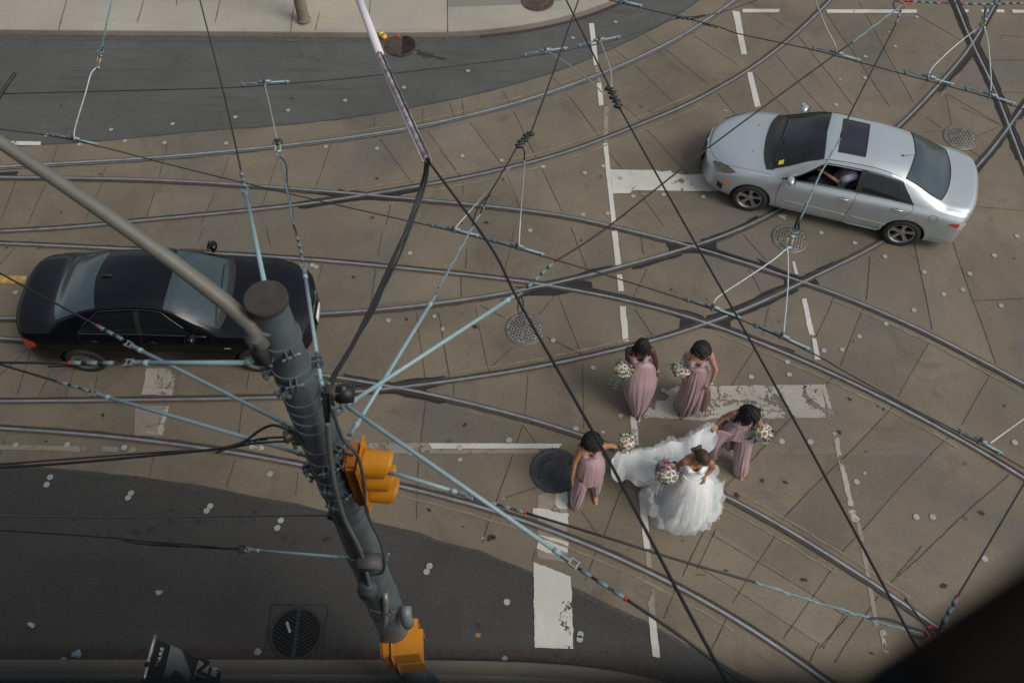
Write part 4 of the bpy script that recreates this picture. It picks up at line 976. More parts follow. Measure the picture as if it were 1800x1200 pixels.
        cs.line([(-2.1, 4.35), (-1.2, 4.2), (.2, 4.1), (1.9, 4.0)], s_, .005, .002, dens=12).build('body_crease', BLUB, t)
        handle(t, cs, -.08, 4.15, s_, BLUB); handle(t, cs, -.98, 4.2, s_, BLUB)
        mirror(t, cs, .60, s_, BLUB)
        cs.patch(lambda w: 1.85, lambda w: 2.20, 4.35, 5.3, s_, .007, 12, 8, lambda u, v: 4.75+.15*u+(v-.5)*(.2+.7*u)).build('headlight', mat('smoked_lens', (.10, .10, .10), .08, .3, coat=1), t)
        cs.patch(1.78, 1.90, 4.55, 4.75, s_, .009, 5, 3).build('turn_lens', MATS['orange_lens'], t)
        cs.patch(1.00, 1.10, 3.5, 3.62, s_, .006, 5, 3).build('side_repeater', mat('pale_lens', (.40, .33, .24), .3), t)
        cs.patch(-2.24, -1.95, 3.3, 4.5, s_, .007, 12, 8, lambda u, v: 3.85+.1*(1-u)+(v-.5)*(.35+.9*(1-u))).build('tail_light', MATS['red_lens'], t)
        # kidney grilles
        k = MB(); c = Vector((2.285, s_*.15, .64))
        P = [c+Vector((-.03*abs(math.sin(a))-.03*max(0, math.sin(a)), .115*math.cos(a)*(1 if abs(math.cos(a)) < .8 else .95), .07*math.sin(a))) for a in np.linspace(0, 2*math.pi, 21)]
        k.tube(P, .011, 6, False); gk = k.build('grille', CHROME, t)
        kk = MB(); kk.poly([p+Vector((.004, 0, 0)) for p in P[:-1]]); kk.build('grille_mesh', BLKP, gk, smooth=False)
        for q in (-.06, -.02, .02, .06):
            MB().tube([c+Vector((.008, q, -.055)), c+Vector((-.015, q, .06))], .004, 5).build('grille_slat', CHROME, gk)
    q = MB(); q.box((L/2+.025, 0, .42), (.02, .31, .16), None, .004); pl = q.build('number_plate', mat('plate_white', (.62, .64, .66), .5, var=.05), t)
    MB().box((L/2+.012, 0, .42), (.02, .36, .19), None, .004).build('plate_holder', BLKP, t)
    c = cs.S(2.22, 8, 1)+Vector((.0, 0, .006)); ry = Matrix.Rotation(R(28), 3, 'Y')
    b = MB().lathe([(0, .004), (.030, .004), (.041, .003), (.042, 0)], c, ry @ Vector((0, 0, 1)), 24).build('bonnet_badge', BLKP, t)
    for s0_, m_ in ((0, mat('badge_blue', (.05, .25, .60), .3)), (1, mat('badge_white', (.8, .8, .8), .3)), (2, MATS['badge_blue']), (3, MATS['badge_white'])):
        P = [c+ry @ Vector((0, 0, .006))]+[c+ry @ Vector((.028*math.cos(a+s0_*math.pi/2), .028*math.sin(a+s0_*math.pi/2), .006)) for a in np.linspace(0, math.pi/2, 8)]
        MB().poly(P).build('badge_quarter', m_, b, smooth=False)
    f = MB(); p = cs.S(-.78, 8, 1); f.ell(p+Vector((0, 0, .012)), (.09, .022, .035), None, 16, 10); f.build('aerial_fin', BLKP, t)
    for y0, y1 in ((-.60, -.02), (-.02, .50)):
        P = []
        for k in range(9):
            y = y0+(y1-y0)*k/8; w = 8-abs(y)/.41 if abs(y) < .41 else 7-(abs(y)-.41)/.3
            P.append(cs.S(.90-.05*k/8, max(6.05, w), 1 if y > 0 else -1)+Vector((0, 0, .022)))
        MB().tube(P, .009, 6).build('wiper', BLKP, t)
    # pale seats glimpsed behind the side glass
    return t, cs, o, d
SCAR, CS1, SO, SD = silver_car()
BCAR, CS2, BO, BD = black_car()
# ================================================================ PEOPLE
SKIN = {}
def skin(k, c):
    if k not in SKIN: SKIN[k] = mat('skin_'+k, c, .5, var=.10, vscale=12, sss=.08)
    return SKIN[k]
def rc(mb, p, q, r0, r1, flat=1.0, n=12, upv=None):
    """tapered limb with round ends"""
    p, q = Vector(p), Vector(q); d = (q-p); L = d.length; t = d/L
    P, Rr = [], []
    for k in range(5): a = math.pi/2*(1-k/4); P.append(p-t*r0*math.sin(a)*.98); Rr.append(max(.0015, r0*math.cos(a)))
    for k in range(1, 6): f = k/6; P.append(p.lerp(q, f)); Rr.append(r0+(r1-r0)*f)
    for k in range(5): a = math.pi/2*k/4; P.append(q+t*r1*math.sin(a)*.98); Rr.append(max(.0015, r1*math.cos(a)))
    return mb.tube(P, Rr, n, True, flat, upv)
def rot_to(d, fwd=Vector((0, -1, 0))):
    """frame whose Z axis is d and whose -Y leans to fwd"""
    z = Vector(d).normalized(); y = -(Vector(fwd)-z*Vector(fwd).dot(z)).normalized(); x = y.cross(z)
    return Matrix((x, y, z)).transposed()
def hand(mb, wrist, fdir, palm, side, curl=.5, grip=False):
    """palm + four unequal fingers + thumb. fdir: finger direction, palm: palm normal"""
    f = Vector(fdir).normalized(); n = Vector(palm); n = (n-f*n.dot(f)).normalized(); a = f.cross(n)*side
    w = Vector(wrist)
    pc = w+f*.045
    rc(mb, w, w+f*.078, .024, .034, .45, 12, n)
    if grip: curl = 1.25
    for k, (o, L, r) in enumerate(((.028, .066, .0082), (.0095, .074, .0085), (-.0095, .069, .008), (-.027, .054, .0072))):
        b = w+f*(.082-abs(k-1.3)*.004)+a*o; ang = curl*(.55+.06*k); p = b; d = f.copy(); q = 0
        for j, fr in enumerate((.45, .30, .25)):
            q += ang*(1 if j else .6); dd = (f*math.cos(q)+n*math.sin(q)).normalized(); e = p+dd*L*fr
            rc(mb, p, e, r*(1-.12*j), r*(1-.12*(j+1)), 1, 7); p = e
    b = w+f*.025+a*.026; d1 = (f*.72+a*.62+n*.35).normalized(); e = b+d1*.036; rc(mb, b, e, .0125, .0095, 1, 8)
    d2 = (f*.9+a*.1+n*.5).normalized(); rc(mb, e, e+d2*.030, .0095, .0078, 1, 8)
    return w+f*.075+n*.022
def foot(mb, ankle, dirn, heel=.07):
    a = Vector(ankle); d = Vector(dirn).normalized(); z = Vector((0, 0, 1))
    hl = a-d*.035-z*(a.z-heel-.02); ball = a+d*.125; ball.z = .030; toe = a+d*.175; toe.z = .024
    rc(mb, a, hl, .034, .028, 1, 10); rc(mb, hl, ball, .028, .034, .75, 10, z); rc(mb, ball, toe, .036, .022, .5, 10, z)
    return hl, ball, toe
def remesh(o, vox, sm=3):
    m = o.modifiers.new('r', 'REMESH'); m.mode = 'VOXEL'; m.voxel_size = vox; m.use_smooth_shade = True
    s = o.modifiers.new('s', 'SMOOTH'); s.iterations = sm; s.factor = .5
    bpy.context.view_layer.update()
    me = bpy.data.meshes.new_from_object(o.evaluated_get(bpy.context.evaluated_depsgraph_get()))
    me.name = o.name
    old = o.data; o.modifiers.clear(); o.data = me; bpy.data.meshes.remove(old)
    me.polygons.foreach_set('use_smooth', [True]*len(me.polygons))
def figure(t, sk, J, hands, name='body', seated=False):
    """one continuous body. J: joints, person faces -Y before posing"""
    mb = MB(); V = {k: Vector(v) for k, v in J.items()}
    up = (V['neck']-V['pelvis']).normalized(); F = V.get('face', Vector((0, -1, 0)))
    B = rot_to(up, V.get('front', Vector((0, -1, 0))))
    X = B @ Vector((1, 0, 0)); Y = B @ Vector((0, 1, 0))
    pel, nk = V['pelvis'], V['neck']; L = (nk-pel).length
    # torso: stacked ellipses
    prof = [(-.14, .135, .100), (-.06, .168, .118), (.02, .172, .115), (.18, .142, .098), (.36, .118, .086), (.52, .125, .092), (.68, .145, .100), (.80, .158, .092), (.89, .140, .078), (.95, .085, .062), (1.0, .052, .052)]
    vs, fs = [], []; n = 28
    for (h, a, b) in prof:
        c = pel+up*h*L
        for k in range(n):
            th = 2*math.pi*k/n; vs.append(c+X*a*math.cos(th)+Y*b*math.sin(th))
    for i in range(len(prof)-1):
        for k in range(n): k2 = (k+1) % n; fs.append((i*n+k, i*n+k2, (i+1)*n+k2, (i+1)*n+k))
    fs.append(tuple(range(n-1, -1, -1))); fs.append(tuple((len(prof)-1)*n+k for k in range(n)))
    mb.add(vs, fs)
    bust = pel+up*L*.66
    for sg in (1, -1): mb.ell(bust+X*sg*.066-Y*.070, (.062, .058, .062), B, 16, 10)
    hd = V['head']; H = rot_to(V.get('headup', hd-nk), F)
    rc(mb, nk-up*.02, hd-H @ Vector((0, 0, .06)), .052, .048, 1, 14)
    def hf(d): return -.10*max(0, -d.z)**1.5*abs(d.x)**.5 - .03*max(0, -d.y)
    mb.ell(hd, (.076, .094, .112), H, 24, 18, hf)
    mb.ell(hd+H @ Vector((0, -.050, -.062)), (.048, .046, .045), H, 16, 10)            # jaw and chin
    mb.ell(hd+H @ Vector((0, -.098, -.020)), (.012, .018, .024), H, 10, 8)             # nose
    for sg in (1, -1):
        mb.ell(hd+H @ Vector((sg*.078, .004, -.012)), (.010, .019, .031), H, 10, 8)     # ears
        mb.ell(hd+H @ Vector((sg*.034, -.078, -.030)), (.024, .020, .022), H, 10, 8)    # cheeks
    mb.ell(hd+H @ Vector((0, -.088, .022)), (.055, .014, .012), H, 12, 8)              # brow
    for s in ('l', 'r'):
        sg = 1 if s == 'l' else -1
        sh, el, wr = V['sh_'+s], V['el_'+s], V['wr_'+s]
        rc(mb, nk-up*.045+X*sg*.03, sh, .045, .050, 1, 12)
        rc(mb, sh, sh.lerp(el, .5), .050, .042); rc(mb, sh.lerp(el, .5), el, .042, .034)
        rc(mb, el, el.lerp(wr, .35), .034, .033); rc(mb, el.lerp(wr, .35), wr, .033, .0225, .85)
        hd_ = hands[s]; hand(mb, wr, hd_[0] if hd_[0] is not None else (wr-el), hd_[1], -sg if hd_[2] is None else hd_[2], hd_[3], hd_[3] > 1)
    feet = {}
    for s in ('l', 'r'):
        sg = 1 if s == 'l' else -1
        hp = pel+X*sg*.085-up*.06; kn, an = V['kn_'+s], V['an_'+s]
        rc(mb, hp, hp.lerp(kn, .5), .085, .070); rc(mb, hp.lerp(kn, .5), kn, .070, .050)
        rc(mb, kn, kn.lerp(an, .35), .050, .050); rc(mb, kn.lerp(an, .35), an, .050, .032)
        if not seated: feet[s] = foot(mb, an, V.get('fd_'+s, Vector((0, -1, 0))))
    o = mb.build(name, sk, t); remesh(o, .0062)
    # eyes, brows and mouth
    e = MB()
    for sg in (1, -1): e.ell(hd+H @ Vector((sg*.031, -.088, .000)), (.013, .007, .0065), H, 10, 8)
    e.build('eye', mat('eye_white', (.55, .52, .48), .25), t); e = MB()
    for sg in (1, -1): e.ell(hd+H @ Vector((sg*.031, -.0925, .000)), (.0055, .004, .0055), H, 8, 6)
    e.build('iris', mat('iris_dark', (.02, .012, .008), .2), t); e = MB()
    for sg in (1, -1): e.tube([hd+H @ Vector((sg*x_, -.099+.25*(x_-.03)**2*40, z_)) for x_, z_ in ((.014, .021), (.03, .026), (.047, .020))], .0032, 5)
    e.build('eyebrow', mat('brow', (.015, .010, .008), .8), t)
    MB().ell(hd+H @ Vector((0, -.098, -.058)), (.022, .008, .0085), H, 12, 8).build('lips', mat('lips', (.28, .07, .06), .4), t)
    return o, hd, H, feet, X, Y, up, B
def curly_hair(t, hd, H, m, seed, long=.20, curl=.022, part=0, n=420, vol=.022, back=.6, front=False):
    rr = random.Random(seed); mb = MB()
    # base volume around skull, open at the face
    def f(u, v):
        th = 2*math.pi*u; ph = v*math.pi*.66
        d = Vector((math.sin(ph)*math.sin(th), math.sin(ph)*math.cos(th), math.cos(ph)))
        s = 1+.20*noise.noise(d*3+Vector((seed, 0, 0)))+.10*noise.noise(d*8)
        fr = max(0, -d.y); k = 1-.10*fr
        p = Vector((d.x*(.083+vol), d.y*(.100+vol)*k+.006, d.z*(.112+vol)))*s
        if fr > .35 and ph > 1.15: p.z = max(p.z, .114*math.cos(1.15)*s); p *= .97
        return hd+H @ p
    mb.grid(f, 40, 18, True)
    G_ = Vector((0, 0, -1))
    for k in range(n):
        th = rr.uniform(0, 2*math.pi); ph = rr.uniform(0, 1.0)**.6*1.75
        d = Vector((math.sin(ph)*math.sin(th), math.sin(ph)*math.cos(th), math.cos(ph)))
        if d.y < -.30 and d.z < .55: continue
        p = hd+H @ Vector((d.x*(.082+vol), d.y*(.100+vol)+.006, d.z*(.109+vol)))
        side = (H @ Vector((d.x*1.2, d.y+.25, 0)))
        L = long*(.55+.6*rr.random())*(.45+.55*min(1, ph/1.2)); P = []; a0 = rr.random()*6; fq = rr.uniform(14, 24)
        dir_ = (H @ d)*.12+side.normalized()*.06+G_*.6*back+H @ Vector((0, .25, 0)); q = p.copy(); st = L/9
        if d.y < 0 and abs(d.x) > .1: dir_ += H @ Vector((math.copysign(.22, d.x), .25, 0))
        for j in range(10):
            g = dir_.lerp(G_, min(1, j/8)); g.normalize(); q = q+g*st
            # keep outside the skull
            r = H.transposed() @ (q-hd); e = math.sqrt((r.x/(.084+vol))**2+(r.y/(.102+vol))**2+(r.z/(.118))**2)
            if e < 1: r = r/e; q = hd+H @ r
            c = curl*min(1, j/3); P.append(q+Vector((math.cos(a0+j*fq*st*4), math.sin(a0+j*fq*st*4), 0))*c*.6)
        mb.tube(P, [.0045+.005*math.sin(math.pi*(j+.6)/10.5) for j in range(10)], 5)
    return mb.build('hair', m, t)
HAIRB = mat('hair_black', (.008, .006, .006), .62, var=.3, vscale=40)
HAIRD = mat('hair_dark_brown', (.016, .010, .008), .62, var=.35, vscale=40)
HAIRN = mat('hair_brown', (.05, .027, .016), .5, var=.35, vscale=40)
MAUVE = mat('mauve_satin', (.34, .225, .24), .5, var=.06, vscale=5, sheen=.3)
MAUVE.node_tree.nodes['Principled BSDF'].inputs['Sheen Roughness'].default_value = .4
def loft(rings, nseg, fold=None, close_top=False):
    """rings: (centre, rx, ry, [yaw]) interpolated by splines; fold(th, v)->radial factor"""
    nR = len(rings)
    def f(u, v):
        x = v*(nR-1); i = min(int(x), nR-2); q = x-i
        def g(k): k = min(max(k, 0), nR-1); return rings[k]
        def cr(a, b, c, d): return .5*((2*b)+(c-a)*q+(2*a-5*b+4*c-d)*q*q+(3*b-a-3*c+d)*q**3)
        c = Vector([cr(Vector(g(i-1)[0])[m], Vector(g(i)[0])[m], Vector(g(i+1)[0])[m], Vector(g(i+2)[0])[m]) for m in range(3)])
        rx = cr(g(i-1)[1], g(i)[1], g(i+1)[1], g(i+2)[1]); ry = cr(g(i-1)[2], g(i)[2], g(i+1)[2], g(i+2)[2])
        th = 2*math.pi*u; k = fold(th, v) if fold else 1
        p = c+Vector((rx*math.cos(th)*k, ry*math.sin(th)*k, 0))
        if len(rings[0]) > 3: p.z += g(i)[3](th)*(1-q)+g(i+1)[3](th)*q
        return p
    return MB().grid(f, nseg, max(12, (nR-1)*9), True)
def bodice(t, pel, up, B, L, m, h0=.30, deep=.0, strapless=False, name='bodice', pr=1.0):
    """bust part following the torso with a V neckline; returns strap anchors"""
    def g(u, v):
        th = 2*math.pi*u; fr = max(0, -math.sin(th)); s = math.cos(th)
        # neckline height by angle
        top = .735-.06*max(0, math.sin(th))
        if fr > 0: top = .735+.055*math.exp(-((abs(s)-.55)/.22)**2)-(.14+deep)*math.exp(-(s/.26)**2)
        h = h0+(top-h0)*v
        a = np.interp(h, [.18, .36, .52, .68, .80], [.144, .124, .136, .156, .16])*pr; b = np.interp(h, [.18, .36, .52, .68, .80], [.102, .094, .101, .107, .098])*pr
        bu = 0
        if fr > 0: bu = .052*math.exp(-((abs(s)-.50)/.30)**2)*math.exp(-((h-.645)/.095)**2)
        x = a*s*(1+.0*bu); y = b*math.sin(th)-bu
        y -= .004*math.sin(th*34)*(1 if fr > .1 else 0)*math.exp(-((h-.55)/.12)**2)
        return pel+up*h*L+B @ Vector((x*1.05, y*1.05-.002, 0))
    o = MB().grid(g, 96, 22, True).build(name, m, t)
    s_ = o.modifiers.new('s', 'SOLIDIFY'); s_.thickness = .005; s_.offset = 1
    return o, g
def flowers(t, c, r, axis, seed, palette, nroses=20, leafy=16, rose=.038):
    """rounded bouquet: roses (each its own part), small filler blooms, leaves, stems"""
    rr = random.Random(seed); A = rot_to(axis, Vector((.1, -1, .2)))
    protos = {}
    def rosem(col):
        if col in protos: return protos[col]
        mb = MB(); q = random.Random(hash(col) % 99)
        for ring, (n, rad, hh, op) in enumerate(((3, .25, .50, .15), (5, .50, .42, .35), (6, .78, .30, .6), (7, 1.0, .12, .95))):
            for k in range(n):
                a = 2*math.pi*k/n+ring*.7; d = Vector((math.cos(a), math.sin(a), 0)); w = Vector((-d.y, d.x, 0))
                def f(u, v):
                    x = (u-.5)*1.35*rad*(.55+.5*math.sin(math.pi*min(1, v+.15))); zz = (hh+.25)*v*(1-.12*ring); o = rad*(.30+.45*v*op+.35*op)
                    o -= .28*x*x/max(.2, rad); z2 = zz-.25*x*x-(.18*op if v > .9 else 0)
                    return (d*o+w*x+Vector((0, 0, z2-.15)))*rose
                mb.grid(f, 5, 5)
        me = mb.build('rose', MATS[col], None).data; o_ = [o for o in COL.objects if o.data == me][0]; bpy.data.objects.remove(o_)
        protos[col] = me; return me
    for k in range(nroses):
        ph = math.acos(1-(k+.5)/nroses*1.15); th = k*2.39996+seed
        d = Vector((math.sin(ph)*math.cos(th), math.sin(ph)*math.sin(th), math.cos(ph)))
        p = c+A @ Vector((d.x*r*(.92+.12*rr.random()), d.y*r*(.92+.12*rr.random()), d.z*r*.72))
        o = bpy.data.objects.new('rose', rosem(palette[rr.randrange(len(palette))])); COL.objects.link(o); o.parent = t
        s = .75+.6*rr.random()
        nrm = (A @ Vector((d.x, d.y, d.z+.5))).normalized()
        o.matrix_local = Matrix.Translation(p) @ rot_to(nrm, Vector((.3, -1, .1))).to_4x4() @ Matrix.Scale(s, 4)
    fl = MB()
    for k in range(26):
        ph = rr.uniform(0, 1.75); th = rr.uniform(0, 6.28); d = Vector((math.sin(ph)*math.cos(th), math.sin(ph)*math.sin(th), math.cos(ph)))
        p = c+A @ Vector((d.x*r*1.06, d.y*r*1.06, d.z*r*.84)); fl.ell(p, (.009, .009, .008), None, 6, 4, lambda d_: .3*noise.noise(d_*3+p*40))
    fl.build('filler_blooms', MATS['petal_cream'], t)['kind'] = 'stuff'
    lf = MB()
    for k in range(leafy*4):
        ph = rr.uniform(.5, 2.0); th = rr.uniform(0, 6.28); d = Vector((math.sin(ph)*math.cos(th), math.sin(ph)*math.sin(th), math.cos(ph)))
        p = c+A @ Vector((d.x*r*.85, d.y*r*.85, d.z*r*.6)); o = (A @ (d+Vector((rr.gauss(0, .3), rr.gauss(0, .3), .2)))).normalized()
        L = rr.uniform(.035, .075)*(1.3 if k % 5 == 0 else 1); w = o.cross(Vector((rr.random(), rr.random(), rr.random()+.2))).normalized(); n_ = w.cross(o)
        def f(u, v): return p+o*L*v+w*(u-.5)*L*.55*math.sin(math.pi*min(1, v*.92+.08))+n_*(-.25*L*v*v+.12*L*abs(u-.5))
        lf.grid(f, 3, 6)
    lf.build('leaves', MATS['bouquet_leaf'], t)['kind'] = 'stuff'
    sp = MB(); lv = MB()
    for k in range(3):
        a = rr.uniform(0, 6.28); d = (A @ Vector((math.cos(a), math.sin(a), .25))).normalized(); P = [c+d*r*.8+d*.03*j+Vector((0, 0, -.004*j*j)) for j in range(6)]
        sp.tube(P, .002, 4)
        for j in range(1, 6):
            for sg in (1, -1):
                w = d.cross(Vector((0, 0, 1))).normalized()*sg; b = P[j]
                lv.add([b, b+w*.018+d*.008+Vector((0, 0, .004)), b+w*.036+d*.02, b+w*.016+d*.026], [(0, 1, 2, 3)])
    sp.build('sprig_stems', MATS['bouquet_stem'], t); lv.build('sprig_leaves', MATS['bouquet_leaf'], t)['kind'] = 'stuff'
    st = MB()
    for k in range(12):
        a = k*.52; P = [c+A @ Vector((math.cos(a)*r*.5, math.sin(a)*r*.5, 0)), c+A @ Vector((math.cos(a)*.014, math.sin(a)*.014, -.10)), c+A @ Vector((math.cos(a)*.022, math.sin(a)*.022, -.24))]
        st.tube(P, .004, 5)
    st.build('stem', MATS['bouquet_stem'], t)
mat('petal_white', (.72, .70, .64), .7, var=.05, vscale=60); mat('petal_cream', (.68, .62, .50), .7, var=.06); mat('petal_blush', (.62, .42, .36), .7, var=.08)
mat('petal_pink', (.52, .28, .32), .7, var=.1); mat('petal_mauve', (.36, .20, .27), .7, var=.12)
mat('bouquet_leaf', (.055, .085, .045), .6, var=.35, vscale=20, col2=(.13, .18, .12)); mat('bouquet_stem', (.10, .14, .06), .7)
def heel(t, ft, m, sole):
    for s in ft:
        hl, ball, toe = ft[s]; d = (toe-hl); d.z = 0; d.normalize(); w = Vector((-d.y, d.x, 0))
        mb = MB(); z = Vector((0, 0, 1))
        mb.tube([hl-z*.03-d*.01, Vector((hl.x, hl.y, 0))-d*.012], [.014, .006], 8)
        P = [hl-d*.03-z*.022, hl+d*.03-z*.035, ball-z*.026, toe-z*.012+d*.02]
        vs = []
        for p, ww in zip(P, (.020, .026, .040, .026)): vs += [p+w*ww, p-w*ww, p+w*ww-z*.008, p-w*ww-z*.008]
        fs = []
        for k in range(3):
            a = k*4; b = a+4; fs += [(a, a+1, b+1, b), (a+2, b+2, b+3, a+3), (a, b, b+2, a+2), (a+1, a+3, b+3, b+1)]
        mb.add(vs, fs); sh = mb.build('shoe', m, t)
        st = MB()
        for q in (.45, .62): c = hl.lerp(ball, q+.3) if q < .6 else ball; st.tube([c+w*.038-z*.02, c+w*.022+z*.026, c-w*.022+z*.026, c-w*.038-z*.02], .009 if m.name.startswith('white') else .006, 6)
        c = hl+z*.055; st.tube([c+(d*math.cos(a)+w*math.sin(a))*.036 for a in np.linspace(0, 6.28, 13)], .005, 5, False)
        st.build('shoe_strap', m, sh)
def base_joints(lean=(0, 0)):
    lx, ly = lean
    return dict(pelvis=(0, 0, .98), neck=(lx*.8, ly*.8, 1.46), head=(lx, ly-.02, 1.60),
                sh_l=(.165+lx*.75, ly*.75, 1.40), sh_r=(-.165+lx*.75, ly*.75, 1.40))
def place(t, headpx, z=1.66, rz=0):
    g = G(headpx[0], headpx[1], z); t.location = (g.x, g.y, .004); t.rotation_euler = (0, 0, rz)
def skirt_folds(n, a0, a1, seed):
    def f(th, v):
        a = a0+(a1-a0)*v
        return 1+a*(math.sin(n*th+seed+2.2*v*math.sin(seed))*.6+math.sin((n*1.7)*th+seed*2.1+1.5*v)*.3+math.sin(n*2.9*th+seed)*.2)
    # integer frequencies keep the seam closed
    n1, n2, n3 = n, int(n*1.7), int(n*2.9)
    return lambda th, v: 1+(a0+(a1-a0)*v)*(math.sin(n1*th+seed+2.0*v)*.6+math.sin(n2*th+seed*2.1-1.5*v)*.35+math.sin(n3*th+seed)*.2)
GOLD = mat('bracelet', (.62, .60, .55), .3, .3)
def wrist_band(t, wr, el, m, r=.026):
    d = (Vector(el)-Vector(wr)).normalized(); c = Vector(wr)+d*.01; u = d.orthogonal().normalized(); w = d.cross(u)
    MB().tube([c+(u*math.cos(a)+w*math.sin(a))*r for a in np.linspace(0, 6.283, 17)], .006, 6, False).build('bracelet', m, t)
def bouquet_thing(parent_t, local, r, axis, seed, label, palette, **k):
    w = Matrix.Translation(parent_t.location) @ Matrix.Rotation(parent_t.rotation_euler.z, 4, 'Z')
    p = w @ Vector(local); t = thing('bouquet', label, 'bouquet', p, parent_t.rotation_euler.z, 'bouquets carried by the wedding party')
    flowers(t, Vector((0, 0, 0)), r, axis, seed, palette, **k); return t


def place(t, px, hz, hxy):
    g = G(px[0], px[1], hz); t.location = (g.x-hxy[0], g.y-hxy[1], .004)
def LP(t, u, v, z):
    g = G(u, v, z); return Vector((g.x-t.location.x, g.y-t.location.y, z))
def rings(t, R_, waist=None):
    out = []
    if waist:
        pv, up_, h = waist; c = Vector(pv)+up_*h; out.append((tuple(c+Vector((0, 0, .05))), .128, .106)); out.append((tuple(c-Vector((0, 0, .02))), .137, .116)); R_ = R_[1:]
    for (a, b, v, z, ry) in R_:
        p, q = LP(t, a, v, z), LP(t, b, v, z); c = (p+q)/2; out.append((tuple(c), (q-p).length/2, ry))
    return out
def curve3(P, n):
    P = [Vector(p) for p in P]; return [crom(P, i/(n-1)) for i in range(n)]
def sheet(A, B, nu, nv, ripple=None, mid=None):
    """cloth between two edge curves, optionally through a middle one"""
    a, b = curve3(A, nu), curve3(B, nu); m = curve3(mid, nu) if mid else None
    def f(u, v):
        i = min(nu-1, int(round(u*(nu-1))))
        if m: p = a[i]*(1-v)*(1-2*v)+m[i]*4*v*(1-v)+b[i]*v*(2*v-1)
        else: p = a[i].lerp(b[i], v)
        return p+(ripple(u, v) if ripple else Vector())
    return MB().grid(f, nu, nv)
def dress_straps(t, g, J, zz=1.47):
    s_ = MB(); nk = Vector(J['neck'])
    for u in (.655, .845):
        sg = 1 if u > .75 else -1
        s_.tube([g(u, 1), g(u, 1)+Vector((0, .015, .05)), nk+Vector((.088*sg, .01, -.005)), g(.25-(u-.75), .98)], .0065, 5)
    s_.build('strap', MAUVE, t)
FOLD = lambda a, b, n=11: (lambda th, v: 1+(a+b*v)*(1.5*noise.noise(Vector((math.cos(th)*3.2+n, math.sin(th)*3.2, v*1.6)))+1.0*noise.noise(Vector((math.cos(th)*7+n, math.sin(th)*7, v*2.2)))+math.sin(n*th+2.6*v+2*noise.noise(Vector((math.cos(th)*2, math.sin(th)*2, v*2+n))))*.45+math.sin((n*2-3)*th+1+2*v)*.3+math.sin((n//2+1)*th+2)*.25))

# --- bridesmaid walking ahead on the left
t = thing('person', 'bridesmaid in mauve with straight dark hair and one white peep toe shoe showing', 'person')
J = dict(pelvis=(.0, .02, .97), neck=(.0, -.01, 1.45), head=(.012, -.065, 1.575), headup=(.0, -.38, 1), face=(.0, -1, -.4), sh_l=(.162, -.01, 1.385), sh_r=(-.162, -.01, 1.385))
place(t, (1130, 608), 1.575, J['head'])
tl = LP(t, 1121, 737, .03); J['an_r'] = tl+Vector((0, .165, .10)); J['kn_r'] = Vector((-.05, -.12, .55)); J['fd_r'] = (.03, -1, 0)
J.update(kn_l=(.08, .05, .53), an_l=(.10, .30, .18), fd_l=(0, -1, 0), el_l=LP(t, 1153, 636, 1.12), wr_l=LP(t, 1155, 652, .92), el_r=LP(t, 1103, 633, 1.14), wr_r=LP(t, 1104, 644, 1.04))
D1 = skin('deep', (.085, .038, .022))
o, hd, H, ft, X, Y, up, B = figure(t, D1, J, {'l': (None, (-1, 0, 0), None, .45), 'r': ((-.2, -.9, -.1), (.3, 0, -1), None, 1.3)})
curly_hair(t, hd, H, HAIRB, 3, .22, .016, n=420, vol=.0, back=1.5)
bo, g = bodice(t, Vector(J['pelvis']), up, B, (Vector(J['neck'])-Vector(J['pelvis'])).length, MAUVE)
dress_straps(t, g, J)
loft(rings(t, [(1109,1147,645,1.15,.105),(1107,1151,637,1.06,.125),(1101,1154,650,.93,.155),(1097,1155,666,.78,.185),(1096,1152,681,.60,.205),(1099,1146,694,.42,.21),(1104,1138,706,.24,.20),(1107,1131,715,.06,.17)], (Vector(J['pelvis']), up, (Vector(J['neck'])-Vector(J['pelvis'])).length*.36)), 160, FOLD(.008, .05)).build('skirt', MAUVE, t)
heel(t, ft, mat('white_shoe', (.68, .68, .66), .4), None)
wrist_band(t, J['wr_l'], J['el_l'], GOLD)
bouquet_thing(t, LP(t, 1097, 648, 1.06), .125, (-.1, -.5, .85), 1, 'loose white and blush bouquet with trailing leaves held by the leftmost walking bridesmaid at top', ['petal_white', 'petal_white', 'petal_blush', 'petal_cream', 'petal_pink'], leafy=22, nroses=18)

# --- curly bridesmaid on the right of the front pair
t = thing('person', 'bridesmaid with a curly dark crop, gathering her mauve skirt, beside the worn crosswalk block', 'person')
J = dict(pelvis=(-.06, .04, .96), neck=(-.02, .01, 1.43), head=(-.01, -.055, 1.56), headup=(-.1, -.42, 1), face=(-.15, -1, -.45), sh_l=(.145, .01, 1.37), sh_r=(-.175, .0, 1.37))
place(t, (1234, 617), 1.56, J['head'])
tl = LP(t, 1197, 733, .03); J['an_r'] = tl+Vector((0, .165, .10)); J['kn_r'] = LP(t, 1216, 693, .53)
J.update(kn_l=(.03, .05, .52), an_l=(.06, .25, .16), fd_r=(.05, -1, 0), el_l=LP(t, 1258, 650, 1.12), wr_l=LP(t, 1250, 674, .90), el_r=LP(t, 1208, 636, 1.13), wr_r=LP(t, 1205, 640, 1.06))
L1 = skin('fair', (.36, .20, .14))
o, hd, H, ft, X, Y, up, B = figure(t, L1, J, {'l': ((-.4, -.5, -.8), (-1, 0, -.2), None, 1.1), 'r': ((-.4, -.8, -.1), (.3, 0, -1), None, 1.3)})
curly_hair(t, hd, H, HAIRD, 5, .10, .040, n=560, vol=.008, back=.3)
bo, g = bodice(t, Vector(J['pelvis']), up, B, (Vector(J['neck'])-Vector(J['pelvis'])).length, MAUVE)
dress_straps(t, g, J)
